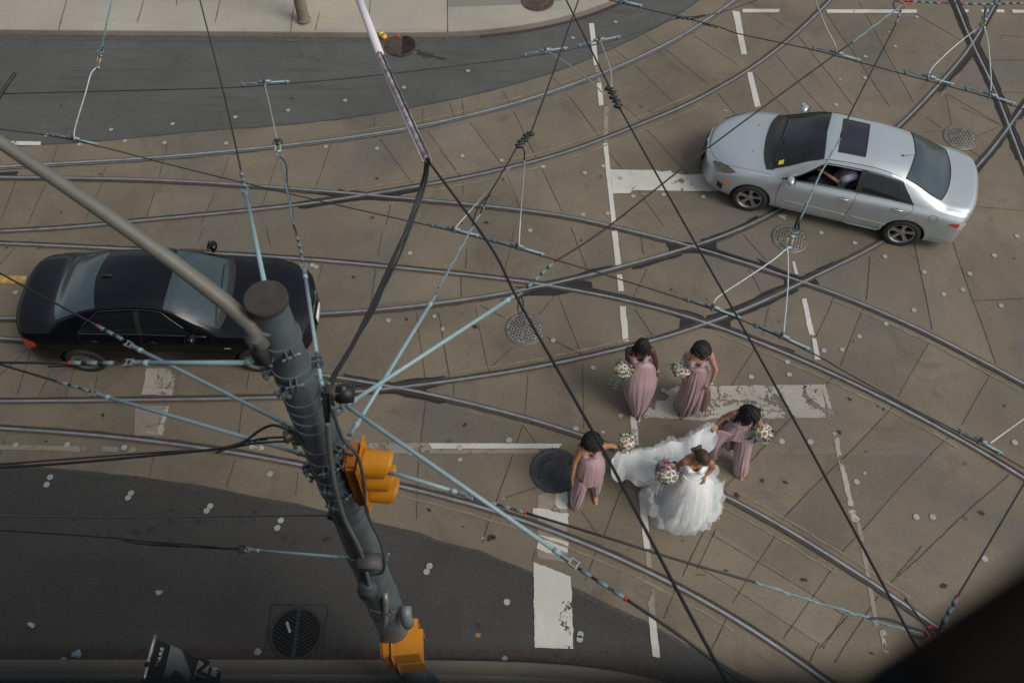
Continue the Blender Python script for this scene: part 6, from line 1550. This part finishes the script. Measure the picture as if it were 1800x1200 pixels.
def W3(p):
    return G(p[0], p[1], p[2]) if len(p) == 3 else Vector(p[0])
def clevis(a, d, m, parent, s=1.0, name='clevis'):
    d = d.normalized(); w = d.cross(Vector((0, 0, 1))).normalized(); mb = MB()
    mb.cyl(a-d*.03*s, .021*s, .07*s, 12, d)
    mb.box(a+d*.012*s, (.012*s, .056*s, .03*s), Matrix((d, w, d.cross(w))).transposed())
    for sg in (1, -1): mb.box(a+w*.024*s*sg+d*.045*s, (.075*s, .009*s, .026*s), Matrix((d, w, d.cross(w))).transposed())
    mb.cyl(a+d*.07*s, .007*s, .07*s, 8, w)
    mb.build(name, m, parent, smooth=False)
def wire(label, segs, cat='overhead wire', name='span_wire', group='span wires over the junction'):
    """segs: (kind, points, radius). points are (u, v, height)"""
    first = W3(segs[0][1][0]); t = thing(name, label, cat, first, 0, group)
    for kind, pts, r in segs:
        P = [W3(p)-first for p in pts]
        if kind == 'wire': MB().tube(smooth_keep(P), r*.82, 7).build('wire', WIREB, t)
        elif kind == 'grey_wire': MB().tube(smooth_keep(P), r, 6).build('wire', mat('grey_wire', (.06, .065, .07), .5, .3), t)
        elif kind == 'contact': MB().tube(smooth_keep(P), r, 7).build('contact_wire', mat('contact_copper', (.035, .037, .037), .5, .3, var=.3), t)
        elif kind == 'rod':
            MB().tube(P, r, 12).build('insulator_rod', CYAN, t)
            d = (P[-1]-P[0]).normalized(); mb = MB()
            for q in (P[0]+d*.08, P[-1]-d*.08): MB().cyl(q, r*1.35, .035, 12, d).build('rod_collar', CYAN, t)
            clevis(P[-1], d, GREYM, t, .72); clevis(P[0], -d, GREYM, t, .72)
        elif kind == 'rod1':
            MB().tube(P, r, 12).build('insulator_rod', CYAN, t); d = (P[-1]-P[0]).normalized(); clevis(P[-1], d, GREYM, t, .72)
        elif kind == 'grip':
            MB().tube(P, r*.6, 6).build('grip_core', WIREB, t)
            mb = MB(); L = (P[-1]-P[0]).length; d = (P[-1]-P[0])/L; n = max(3, int(L/.075)); rw = []
            for k in range(n): c = P[0]+d*L*(k+.5)/n; MB().cyl(c, r, L/n*.62, 8, d).build('grip_sleeve', SLEEVE, t)
            MB().ell(P[-1]-d*.01, (r*1.15,)*3, None, 8, 6).build('red_tip', REDT, t)
        elif kind == 'twist':
            P = smooth_keep(P, 14); mb = MB(); d = (P[-1]-P[0]).normalized(); u = d.orthogonal().normalized(); w = d.cross(u)
            MB().tube(P, r*.85, 7).build('strand', SLEEVE, t)
            Q = [p+(u*math.cos(i*.9)+w*math.sin(i*.9))*r*.75 for i, p in enumerate(P)]; MB().tube(Q, r*.45, 5).build('strand_lay', mat('strand_blue', (.17, .30, .34), .5), t)
        elif kind == 'clump':
            mb = MB(); d = (P[-1]-P[0]); L = d.length; d /= L; w = d.cross(Vector((0, 0, 1))).normalized()
            n = 5
            for k in range(n):
                q = r/.01; c = P[0]+d*L*(k+.5)/n; mb.ell(c+w*.010*q*(-1)**k, (.024*q, .024*q, .018*q), None, 10, 6); mb.cyl(c, .010*q, .060*q, 6, w)
                mb.cyl(c+w*.030*q*(-1)**k, .012*q, .015*q, 6, w)
            mb.tube([P[0], P[-1]], .014*q, 8); mb.build('line_splice', mat('splice_black', (.012, .015, .018), .5, var=.5, vscale=30), t)
        elif kind == 'ring':
            c = P[0]; MB().tube([c+Vector((r*.85*math.cos(a), r*.85*math.sin(a), 0)) for a in np.linspace(0, 6.283, 21)], .0065, 8, False).build('ring', SLEEVE if len(P) < 2 else mat('red_ring', (.50, .04, .035), .4), t)
        elif kind == 'insul':
            d = (P[-1]-P[0]).normalized(); w = d.cross(Vector((0, 0, 1))).normalized(); mb = MB()
            for sg in (1, -1): mb.tube([P[0]+w*.022*sg, P[-1]+w*.022*sg], .008, 6)
            mb.build('strain_loop', YINS, t); MB().cyl(P[0], .014, .065, 8, w).build('loop_pin', GREYM, t); mb = MB(); mb.cyl(P[-1], .014, .085, 8, w); mb.cyl(P[-1]+d*.01, .018, .04, 8, w); mb.build('loop_pin', GREYM, t)
        elif kind == 'prod': MB().tube(smooth_keep(P), r*.68, 8).build('hanger_rod', RODW, t)
        elif kind == 'loop': MB().tube(smooth_keep(P), r, 6).build('cable_loop', WIREB, t)
        elif kind == 'bar':
            a, b = P[0], P[-1]; d = (b-a).normalized(); L = (b-a).length; w = d.cross(Vector((0, 0, 1))).normalized(); up = w.cross(d); rot = Matrix((d, w, up)).transposed(); mb = MB()
            mb.box((a+b)/2+Vector((0, 0, .035)), (L, .020, .012), rot, .003); mb.box((a+b)/2+Vector((0, 0, .05)), (L*.26, .026, .022), rot, .004)
            for e in (a+d*.03, b-d*.03, (a+b)/2): mb.box(e+Vector((0, 0, .018)), (.03, .02, .045), rot)
            mb.build('hanger_bar', BARM, t); MB().box((a+b)/2+Vector((0, 0, .062)), (.03, .03, .03), rot, .004).build('hanger_bolt', mat('rusty_bolt', (.12, .06, .03), .8), t)
    return t
def PP(u, v, dy=0): return (on_pole(u, v, dy),)
RR = .0128
wire('pale rod and thin black wire leaving the pole top towards the far kerb', [('rod1', [PP(478, 560, .09), (432, 340, 7.9)], RR), ('grip', [(430, 330, 7.9), (424, 302, 7.85)], .012), ('wire', [(424, 302, 7.85), (392, 160, 7.5), (346, -20, 7.1)], .0075)])
wire('near vertical rod right of the pole cap ending in a messy strain insulator', [('rod', [PP(567, 690), (535, 474, 7.35)], RR*.9), ('grip', [(532, 460, 7.33), (522, 413, 7.25)], .011), ('wire', [(522, 413, 7.25), (516, 395, 7.2)], .008), ('twist', [(517, 400, 7.2), (503, 325, 6.8), (493, 282, 6.4)], .008), ('loop', [(516, 385, 7.1), (505, 325, 6.8), (503, 290, 6.5), (492, 275, 6.3)], .006), ('ring', [(490, 272, 6.3)], .035), ('insul', [(489, 266, 6.25), (487, 250, 6.2)], .01), ('clump', [(485, 252, 6.2), (491, 247, 6.2)], .01)])
wire('long pale rod rising right from the pole to the centre fork', [('rod', [PP(603, 716), (905, 519, 7.1)], RR), ('grip', [(926, 506, 7.08), (973, 461, 7.0)], .013), ('wire', [(973, 461, 7.0), (1067, 400, 6.95), (1248, 258, 6.8), (1467, 97, 6.6), (1500, 74, 6.6)], .0085), ('twist', [(1498, 75, 6.6), (1540, 43, 6.5), (1585, 10, 6.4)], .0095),
   ('loop', [(914, 521, 7.08), (910, 540, 7.0), (914, 553, 6.95), (920, 535, 7.0), (916, 521, 7.08)], .004)])
wire('steeper pale rod from the pole ending at the grip near the switch', [('rod', [PP(617, 762), (764, 522, 6.95)], RR), ('twist', [(771, 505, 6.93), (797, 460, 6.85), (828, 403, 6.8), (851, 364, 6.75)], .010), ('wire', [(845, 375, 6.78), (858, 345, 6.72), (880, 308, 6.7), (908, 260, 6.6)], .008), ('loop', [(830, 400, 6.8), (838, 370, 6.82), (852, 350, 6.76), (862, 344, 6.72)], .006), ('clump', [(909, 259, 6.6), (934, 232, 6.55)], .01), ('wire', [(934, 232, 6.55), (975, 120, 6.4), (1022, -15, 6.2)], .009),
   ('loop', [(918, 258, 6.55), (922, 268, 6.45), (921, 282, 6.3)], .006)])
wire('longest pale rod running down right across the crosswalk stripe', [('rod', [PP(582, 694), (1000, 984, 7.4)], RR*1.0), ('grip', [(1016, 998, 7.4), (1102, 1053, 7.35)], .013), ('wire', [(1102, 1053, 7.35), (1200, 1120, 7.3), (1320, 1210, 7.2)], .0105)])
wire('pale rod just right of the orange signal with black wire over the rail', [('rod', [PP(632, 813), (818, 869, 6.85)], RR*.95), ('grip', [(830, 874, 6.85), (925, 901, 6.82)], .0125), ('wire', [(925, 901, 6.82), (1060, 942, 6.8), (1200, 986, 6.7), (1328, 1023, 6.6)], .0095), ('twist', [(1325, 1022, 6.6), (1420, 1053, 6.5), (1528, 1085, 6.45)], .010),
   ('loop', [(1525, 1086, 6.45), (1560, 1088, 6.45), (1600, 1102, 6.45), (1628, 1113, 6.45), (1622, 1121, 6.45), (1600, 1115, 6.45)], .008), ('twist', [(1532, 1090, 6.45), (1580, 1102, 6.45), (1622, 1112, 6.45)], .007), ('ring', [(1641, 1112, 6.45), (1641, 1112, 6.45)], .05)])
wire('lower left pale rod with black wire to the left edge', [('rod', [PP(545, 802), (172, 693, 6.75)], RR), ('grip', [(160, 688, 6.75), (104, 671, 6.73)], .013), ('wire', [(104, 671, 6.73), (0, 640, 6.7), (-130, 600, 6.65)], .0095)])
wire('pale rod crossing the black car sill and striped grip above it', [('rod', [PP(515, 751, .05), (232, 608, 7.0)], RR), ('grip', [(218, 598, 7.0), (170, 572, 6.95)], .013), ('wire', [(170, 572, 6.95), (0, 480, 6.9), (-130, 405, 6.85)], .0085)])
wire('level pale rod over the black car wheels with forks at both ends', [('rod', [PP(462, 637, -.1), (235, 638, 7.95)], RR*.95), ('grip', [(205, 638, 7.95), (120, 638, 7.93)], .0125), ('wire', [(120, 638, 7.93), (-120, 636, 7.9)], .009), ('loop', [(200, 640, 7.94), (140, 642, 7.9), (84, 644, 7.88)], .005)])
wire('low pale rod at the pole foot with looping wire over the dark lane', [('rod', [PP(618, 980, -.1), (440, 966, 4.95)], RR*.85), ('wire', [(428, 965, 4.95), (330, 960, 4.93), (200, 945, 4.9), (0, 931, 4.88), (-120, 922, 4.85)], .008), ('loop', [(432, 962, 4.95), (424, 958, 4.95), (412, 963, 4.95), (380, 961, 4.95), (300, 959, 4.9), (240, 954, 4.9), (205, 944, 4.9)], .008), ('loop', [(430, 969, 4.95), (420, 971, 4.95), (410, 965, 4.95), (350, 958, 4.97), (250, 950, 4.9)], .006)])
wire('thin grey wire sagging level to the pole above the dark lane', [('grey_wire', [PP(585, 905, -.05), (400, 907, 5.75), (200, 909, 5.7), (0, 906, 5.7), (-120, 905, 5.7)], .006)])
wire('pair of black service cables drooping from the pole to the left edge', [('wire', [PP(512, 757, -.05), (480, 747, 7.1), (455, 757, 7.05), (430, 775, 7.0), (390, 787, 6.95), (300, 797, 6.9), (100, 815, 6.85), (-80, 825, 6.8)], .011), ('wire', [PP(505, 768, -.05), (465, 770, 7.05), (430, 778, 7.0), (380, 795, 6.95)], .009), ('wire', [PP(508, 775, -.05), (450, 779, 7.0), (380, 790, 6.93), (290, 794, 6.9), (100, 808, 6.85), (-80, 822, 6.8)], .008), ('grip', [(438, 778, 7.0), (470, 772, 7.03)], .006)])
wire('thick black cable running from the white pipe down to the bottom edge', [('wire', [(752, 282, 7.55), (860, 430, 7.7), (915, 535, 7.8), (1060, 790, 7.9), (1200, 1055, 8.0), (1290, 1220, 8.05)], .0105)])
wire('black wire descending from top centre to the bottom right past the bridesmaids', [('wire', [(985, -20, 6.7), (1010, 30, 6.8), (1070, 150, 7.0)], .009), ('clump', [(1069, 152, 7.0), (1089, 190, 7.05)], .01), ('wire', [(1089, 190, 7.05), (1200, 388, 7.3), (1303, 570, 7.4), (1430, 800, 7.6), (1563, 1047, 7.8), (1640, 1190, 7.9)], .0085)])
wire('wire crossing the sunroof of the silver car to the blue ring below', [('grip', [(1586, 12, 6.4), (1575, 42, 6.4)], .012), ('wire', [(1576, 40, 6.4), (1493, 203, 6.5), (1477, 243, 6.4)], .0085), ('twist', [(1477, 243, 6.4), (1440, 310, 6.3), (1417, 362, 6.2), (1400, 400, 6.05)], .009), ('loop', [(1417, 358, 6.2), (1412, 372, 6.15), (1402, 385, 6.1), (1397, 402, 6.0)], .009), ('loop', [(1412, 375, 6.1), (1405, 392, 6.1), (1404, 404, 6.0)], .009), ('ring', [(1396, 405, 6.0)], .042), ('insul', [(1391, 415, 5.95), (1384, 434, 5.85)], .01)])
wire('beaded black strand along the top right edge with blue drop', [('grip', [(1600, 3, 6.4), (1655, 6, 6.4)], .011), ('wire', [(1590, 3, 6.4), (1730, 8, 6.4)], .008), ('grip', [(1735, 8, 6.4), (1688, 7, 6.4)], .012), ('grip', [(1735, 8, 6.4), (1840, 4, 6.4)], .012), ('ring', [(1733, 10, 6.35)], .03), ('twist', [(1733, 12, 6.3), (1731, 30, 6.1)], .016), ('insul', [(1730, 33, 6.05), (1727, 46, 5.95)], .01), ('ring', [(1588, 2, 6.4), (1588, 2, 6.4)], .05), ('loop', [(1588, 6, 6.4), (1572, 2, 6.4), (1572, 14, 6.4), (1580, 20, 6.4), (1590, 12, 6.4)], .006), ('ring', [(1600, 4, 6.4), (1600, 4, 6.4)], .035)])
wire('black wire at the right edge with beaded grip above the dark corner', [('wire', [(1900, 672, 6.4), (1800, 850, 6.45), (1682, 1050, 6.5)], .0085), ('grip', [(1656, 1096, 6.5), (1683, 1048, 6.5)], .0155), ('wire', [(1656, 1096, 6.5), (1650, 1108, 6.48)], .01)])
wire('short black stub with red tip beside the red ring at lower right', [('wire', [(1590, 1051, 6.5), (1640, 1116, 6.45)], .0085)])
wire('twisted blue strand dropping from the top left edge to a yellow insulator', [('twist', [(201, -20, 6.5), (188, 40, 6.3), (179, 84, 6.1)], .009), ('loop', [(181, 75, 6.1), (180, 90, 6.0), (176, 100, 5.95), (170, 105, 5.95)], .006), ('ring', [(177, 90, 6.05)], .035), ('insul', [(176, 97, 6.0), (171, 117, 5.9)], .01)])
wire('short dark bar at the left edge holding the contact wire end', [('wire', [(27, 128, 5.75), (12, 150, 5.7), (-12, 188, 5.65)], .022)], 'wire fitting', 'strain_bar', None)
CWG = 'contact wires above the tram tracks'
wire('contact wire along the upper left lane with three blue hanger bars', [('contact', [(5, 165, 5.6), (160, 161, 5.6), (385, 155, 5.6), (465, 150, 5.6), (600, 139, 5.6), (760, 121, 5.6), (940, 98, 5.6), (1040, 80, 5.6), (1090, 68, 5.6), (1150, 48, 5.6), (1190, 33, 5.6), (1260, 24, 5.6), (1337, -2, 5.6)], .0062),
   ('bar', [(423, 152, 5.6), (510, 147, 5.6)], 0), ('bar', [(918, 100, 5.6), (998, 88, 5.6)], 0), ('bar', [(1014, 84, 5.6), (1091, 68, 5.6)], 0), ('prod', [(465, 147, 5.66), (475, 190, 5.9), (487, 246, 6.2)], .008), ('prod', [(960, 90, 5.66), (985, 104, 5.9), (1032, 138, 6.3), (1061, 165, 6.6)], .0095), ('prod', [(1055, 71, 5.66), (1062, 90, 6.0), (1073, 122, 6.5), (1075, 152, 7.0)], .0095)], 'contact wire', 'contact_wire_run', CWG)
wire('long contact wire from the upper left to the right edge with six blue bars', [('contact', [(-100, 205, 5.6), (0, 227, 5.6), (85, 238, 5.6), (177, 258, 5.6), (300, 290, 5.6), (430, 322, 5.6), (600, 362, 5.6), (760, 398, 5.6), (845, 419, 5.6), (960, 452, 5.6), (1080, 488, 5.6), (1200, 526, 5.6), (1302, 562, 5.6), (1423, 618, 5.6), (1480, 650, 5.6), (1530, 678, 5.6), (1600, 716, 5.6), (1680, 757, 5.6), (1760, 800, 5.6), (1850, 852, 5.6)], .0062)]+
   [('bar', [(a, b, 5.6), (c, d, 5.6)], 0) for a, b, c, d in ((90, 239, 175, 258), (754, 397, 843, 418), (863, 424, 957, 451), (1203, 527, 1301, 562), (1323, 572, 1422, 617), (1681, 757, 1759, 800))]+
   [('prod', [(131, 245, 5.66), (132, 225, 5.7), (150, 165, 5.8), (160, 130, 5.88), (171, 118, 5.9)], .010), ('prod', [(798, 403, 5.66), (840, 355, 5.8), (882, 308, 6.1), (905, 290, 6.2), (921, 283, 6.3)], .009), ('prod', [(912, 433, 5.66), (915, 380, 5.8), (921, 300, 6.2), (922, 284, 6.3)], .009),
    ('prod', [(1254, 538, 5.66), (1262, 522, 5.68), (1310, 490, 5.75), (1360, 456, 5.82), (1382, 437, 5.85)], .010), ('prod', [(1377, 591, 5.66), (1379, 570, 5.68), (1385, 500, 5.75), (1385, 450, 5.82), (1383, 437, 5.85)], .010), ('prod', [(1740, 779, 5.66), (1770, 757, 5.7), (1860, 692, 5.9)], .010)], 'contact wire', 'contact_wire_run', CWG)
wire('contact wire along the top right with blue bars and rusty junction clamps', [('contact', [(1030, -10, 5.6), (1130, 15, 5.6), (1195, 30, 5.6), (1265, 48, 5.6), (1300, 60, 5.6), (1430, 88, 5.6), (1512, 110, 5.6), (1630, 142, 5.6), (1740, 172, 5.6), (1800, 193, 5.6), (1900, 230, 5.6)], .0062)]+
   [('bar', [(a, b, 5.6), (c, d, 5.6)], 0) for a, b, c, d in ((1052, -4, 1129, 15), (1426, 87, 1511, 110), (1586, 128, 1675, 153), (1693, 157, 1783, 187))]+
   [('prod', [(1470, 92, 5.66), (1468, 80, 5.75), (1448, 40, 6.0), (1430, -8, 6.4)], .012), ('prod', [(1632, 136, 5.66), (1640, 118, 5.7), (1680, 80, 5.8), (1712, 55, 5.9), (1726, 48, 5.95)], .010), ('prod', [(1741, 166, 5.66), (1742, 140, 5.7), (1738, 85, 5.85), (1733, 58, 5.92), (1727, 48, 5.95)], .010), ('clump', [(1188, 30, 5.62), (1212, 33, 5.62)], .007), ('clump', [(1236, 42, 5.62), (1262, 48, 5.62)], .006), ('clump', [(1215, 34, 5.62), (1240, 27, 5.62)], .006)], 'contact wire', 'contact_wire_run', CWG)
# black cable bundle from pipe to pole
first = G(752, 284, 7.55); t2 = thing('cable_bundle', 'drooping bundle of thick black cables between the white pipe and the pole', 'cable bundle', first)
rr = random.Random(2)
for k in range(5):
    o_ = [(rr.gauss(0, 2.5), rr.gauss(0, 2)) for _ in range(8)]
    P = [G(u+o_[i][0]*(1 if 0 < i < 6 else .4)+(k-2)*1.0, v+o_[i][1], z)-first for i, (u, v, z) in enumerate(((752, 284, 7.55), (743, 330, 7.4), (722, 390, 7.3), (692, 460, 7.25), (655, 545, 7.3), (618, 615, 7.4), (588, 660, 7.5)))]+[on_pole(578+k*1.5, 690, -.05)-first]
    MB().tube(smooth_keep(P), .0085 if k else .012, 7).build('cable', WIREB, t2)
# white pipe guard
pl_ = [(615, -45, 7.1), (668, 96, 7.3), (700, 168, 7.4), (752, 282, 7.55)]
first = W3(pl_[0]); t2 = thing('guard_pipe', 'scuffed white plastic pipe sleeve hanging over the far drain with open lower end', 'pipe')
t2.location = first; P = [W3(p)-first for p in pl_]
MB().tube([P[0], P[1]], .033, 18).build('upper_sleeve', mat('white_pipe', (.62, .58, .60), .5, var=.06, vscale=14), t2)
d = (P[-1]-P[1]).normalized(); w = d.cross(Vector((0, 0, 1))).normalized(); up_ = w.cross(d)
# split lower sleeve: open channel with black cable inside
vs, fs = [], []; n = 14; m_ = 30
for i in range(m_+1):
    c = P[1].lerp(P[-1], i/m_)
    for k in range(n+1):
        a = -2.2+4.4*k/n; vs.append(c+(w*math.sin(a+.9)+up_*-math.cos(a+.9))*.030*(1+.03*math.sin(i*1.3)))
for i in range(m_):
    for k in range(n): q = i*(n+1)+k; fs.append((q, q+1, q+n+2, q+n+1))
o_ = MB().add(vs, fs).build('split_sleeve', mat('scuffed_pipe', (.60, .54, .56), .6, var=.0, col2=(.07, .055, .05), vscale=9), t2); mm = o_.modifiers.new('s', 'SOLIDIFY'); mm.thickness = .004
MB().tube([P[1]-d*.1+up_*.012, P[2]+up_*.014-w*.008, P[-1]+up_*.012], .014, 10).build('inner_cable', WIREB, t2)
MB().tube([P[1]+w*.03, P[2]+w*.030, P[-1]+w*.032], .009, 8).build('outer_strip', mat('grey_strip', (.35, .33, .36), .5), t2)

# ---------------- traffic signals
def visor(mb, c, r, L, ax, drop=.5, n=24):
    """cut-away tunnel hood along ax"""
    ax = Vector(ax).normalized(); upv = Vector((0, 0, 1)); w = upv.cross(ax).normalized(); vs, fs = [], []
    for i in range(9):
        s = i/8
        for k in range(n+1):
            a = -math.pi*.80+2*math.pi*.80*k/n       # open at the bottom
            cut = 1-drop*max(0, (1-math.cos(a))/2)
            vs.append(c+ax*L*s*cut-upv*.05*s*L+(upv*math.cos(a)+w*math.sin(a))*r*(1+.03*s))
    for i in range(8):
        for k in range(n): q = i*(n+1)+k; fs.append((q, q+1, q+n+2, q+n+1))
    mb.add(vs, fs)
SX = on_pole(646, 836, -.04); t = thing('traffic_signal', 'orange three lens traffic signal with deep hoods on the right of the pole', 'traffic signal', SX, R(-4))
t.scale = (.57,)*3
mb = MB(); mb.box((-.012, 0, 0), (.018, .46, 1.12), None, .008)
bp_ = mb.build('backplate', YEL, t, auto=30)
mb = MB()
for k in range(9): mb.box((-.001, (-.2 if k % 2 else .2), -.5+k*.125), (.012, .012, .03))
mb.build('backplate_rivets', YELD, t)
for k, z in enumerate((.345, 0, -.345)):
    mb = MB(); mb.box((-.10, 0, z), (.16, .33, .335), None, .03)
    for q in range(7): mb.box((-.185, -.12+.04*q, z), (.014, .010, .30))
    mb.build('housing', YELD, t, auto=30)
    mb = MB(); visor(mb, Vector((-.002, 0, z)), .155, .34, (1, 0, 0)); v_ = mb.build('hood', YEL, t); v_.modifiers.new('s', 'SOLIDIFY').thickness = .004
    MB().lathe([(0, .03), (.08, .025), (.14, .004), (.14, 0)], (0, 0, z), (1, 0, 0), 28).build('lens', mat(('lens_red', 'lens_amber', 'lens_green')[k], ((.10, .01, .01), (.12, .06, .01), (.01, .06, .04))[k], .2), t)
mb = MB()
for z in (.5, -.45): mb.tube([Vector((-.1, 0, z)), Vector((-.1, 0, z+.06*(1 if z > 0 else -1))), Vector(((PX0-SX.x)/.57, .05, z+.06*(1 if z > 0 else -1)))], .022, 10)
mb.build('mounting_arm', GALVD, t)
S2 = on_pole(702, 1136, -.10); t = thing('traffic_signal', 'orange boxy pedestrian signal low on the pole at the bottom edge', 'pedestrian signal', S2, R(6))
for k, (z, x) in enumerate(((.17, 0), (-.21, .02))):
    mb = MB(); mb.box((-.10+x, 0, z), (.10, .34, .34), None, .02)
    for q in range(9): a = -1.2+.3*q; mb.box((-.158+x, .10*math.sin(a), z+.10*math.cos(a)), (.012, .008, .14), Matrix.Rotation(-a, 3, 'X'))
    mb.build('housing', YELD if k else YEL, t, auto=30)
    mb = MB(); mb.box((-.045+x, 0, z), (.014, .40, .38), None, .006); mb.build('door_frame', YEL, t)
    mb = MB(); mb.box((.09+x, 0, z+.165), (.26, .34, .006)); mb.box((.09+x, .167, z), (.26, .006, .33)); mb.box((.09+x, -.167, z), (.26, .006, .33)); mb.build('hood', YEL, t, smooth=False)
    mb = MB(); mb.box((-.03+x, 0, z), (.01, .31, .31)); mb.build('lens', BLKP, t, smooth=False)
a = on_pole(676, 1056, -.16)-S2; b = Vector((-.12, .02, .35)); b = Vector((-.10, 0, .36)); mb = MB(); mb.tube([b+Vector((0, .0, -.05)), b+Vector((0, .0, .02)), a+Vector((0, 0, -.02)), a+Vector((.0, .06, .03))], .026, 12); mb.build('mounting_pipe', mat('pipe_pale', (.26, .27, .26), .4, .4), t); MB().cyl(b+Vector((0, 0, -.0)), .045, .09, 16).build('pipe_collar', GALVD, t)

# ---------------- lamp post on the far pavement
c = G(534, 34, .15); t = thing('lamp_post', 'round tan concrete post standing on the far sidewalk edge', 'lamp post', c)
MB().lathe([(.122, 0), (.118, .5), (.095, 4.5), (.075, 8.0)], (0, 0, 0), n=32).build('post', mat('post_concrete', (.20, .175, .13), .85, var=.22, vscale=5, bump=.4), t)
MB().lathe([(.14, -.002), (.14, .02), (.12, .03)], (0, 0, 0), n=32).build('base_collar', KERB, t)
mb = MB(); mb.tube([Vector((0, 0, 8.0)), Vector((0, -.1, 8.5)), Vector((0, -.7, 8.8)), Vector((0, -1.4, 8.85))], [.06, .05, .045, .04], 12); mb.build('bracket_arm', ARMM, t)

# ---------------- street banner
b0 = G(272, 1121, 5.9); b1 = G(247, 1215, 5.9); q0 = G(393, 1181, 5.1)
e1 = (b0-b1).normalized(); LB = (b0-b1).length*1.25; dr = (q0-b0); HD = dr.length; e2 = -dr.normalized(); e3 = e1.cross(e2).normalized()
t = thing('street_banner', 'black, white and grey street banner on a silver rod at the bottom left', 'banner', b0)
def bq(s, f, o=0): return -e1*s*LB+dr*f+e3*o
SG = 1 if e3.dot(CAMP-b0) > 0 else -1
def panel(name, f0, f1, s0, s1, m, o):
    n_ = 14
    def f(u, v): s = s0+(s1-s0)*u; fr = f0+(f1-f0)*v; return bq(s, fr, SG*(o+.02*math.sin(fr*5+s*2)))
    return MB().grid(f, n_, 8).build(name, m, t)
BB = mat('banner_black', (.008, .009, .010), .5); BW = mat('banner_white', (.30, .35, .37), .5, var=.05); BG = mat('banner_grey', (.17, .21, .225), .5, var=.12, vscale=3)
panel('banner_cloth', 0, 1.0, 0, 1, BB, 0); panel('photo_strip', .18, .79, .0, 1, BG, .004); panel('white_strip', .60, .79, 0, 1, BW, .007)
# skyline and tree silhouettes printed on the photo strip
rr = random.Random(6); mb = MB()
def blob(pts): fill_poly(mb, [bq(s, f, SG*(.009+.02*math.sin(f*5+s*2))) for s, f in pts])
blob([(0, .33), (.04, .36), (.05, .38), (.11, .41), (.10, .44), (.17, .46), (.16, .50), (.24, .53), (.24, .598), (0, .598)])
blob([(.50, .185), (.46, .20), (.47, .25), (.31, .30), (.33, .36), (.31, .38), (.36, .43), (.34, .46), (.40, .50), (.39, .55), (.22, .56), (.22, .598), (1.0, .598), (1.0, .185)])
mb.build('printed_silhouette', BB, t, smooth=False)
rot = Matrix((e1, e2, e3)).transposed() if SG > 0 else Matrix((-e1, e2, -e3)).transposed()
GT = mat('banner_text', (.62, .66, .68), .6)
text_mesh('IS SQUARE', LB*.105, GT, t, bq(.37, .095, SG*.016), rot, 'banner_lettering', .0008, .001, 1.15)
text_mesh('EN', HD*.19, BB, t, bq(.17, .695, SG*.002), rot, 'banner_lettering', .012, .003, 1.05)
text_mesh('m', HD*.10, GT, t, bq(.05, .87, SG*-.006), rot, 'banner_lettering', .012, .001)
MB().tube([e1*.02, -e1*LB], .013, 12).build('banner_rod', CHROME, t)
MB().tube([-e1*.17+Vector((0, 0, -.02)), -e1*.17+Vector((0, 0, .02))], .018, 10).build('rod_collar', BLKP, t)

# ================================================================ THE WINDOW WE LOOK FROM
DARKB = mat('facade_brick', (.075, .05, .042), .9, var=.3, vscale=6)
t = thing('building', 'dark brick facade the photo is taken from, its blurred window ledge along the bottom edge', 'building', (0, 0, 0))
mb = MB(); mb.box((-16, -.42, 5.8), (36, .8, 11.6)); mb.box((-17.9, -.42, 12.3), (32, .8, 1.4))
mb.build('wall', DARKB, t, smooth=False)
LEDGE = mat('ledge_paint', (.006, .009, .0095), 1, var=.15, spec=.05)
LH = .17; LM = LH/math.tan(R(76.45))
mb = MB(); mb.box((.15, LM-.24, CH-LH-.03), (3.6, .48, .06), None, .006); mb.build('window_ledge', LEDGE, t)
LZ = CH-.16; c = [G(1612, 1280, LZ), G(1668, 1200, LZ), G(1718, 1140, LZ), G(1785, 1082, LZ), G(1862, 992, LZ), G(1955, 870, LZ)]
out = c+[Vector((c[-1].x+.5, c[-1].y, c[-1].z)), Vector((c[-1].x+.5, -.3, c[-1].z)), Vector((c[0].x-.1, -.3, c[0].z))]
mb = MB(); nn = len(out); z_ = Vector((0, 0, .14)); fill_poly(mb, out); fill_poly(mb, [p-z_ for p in out])
for i in range(nn): j = (i+1) % nn; mb.poly([out[i], out[j], out[j]-z_, out[i]-z_])
mb.build('ledge_corner', mat('ledge_brown', (.008, .0055, .005), 1, var=.2, spec=.05), t, smooth=False)
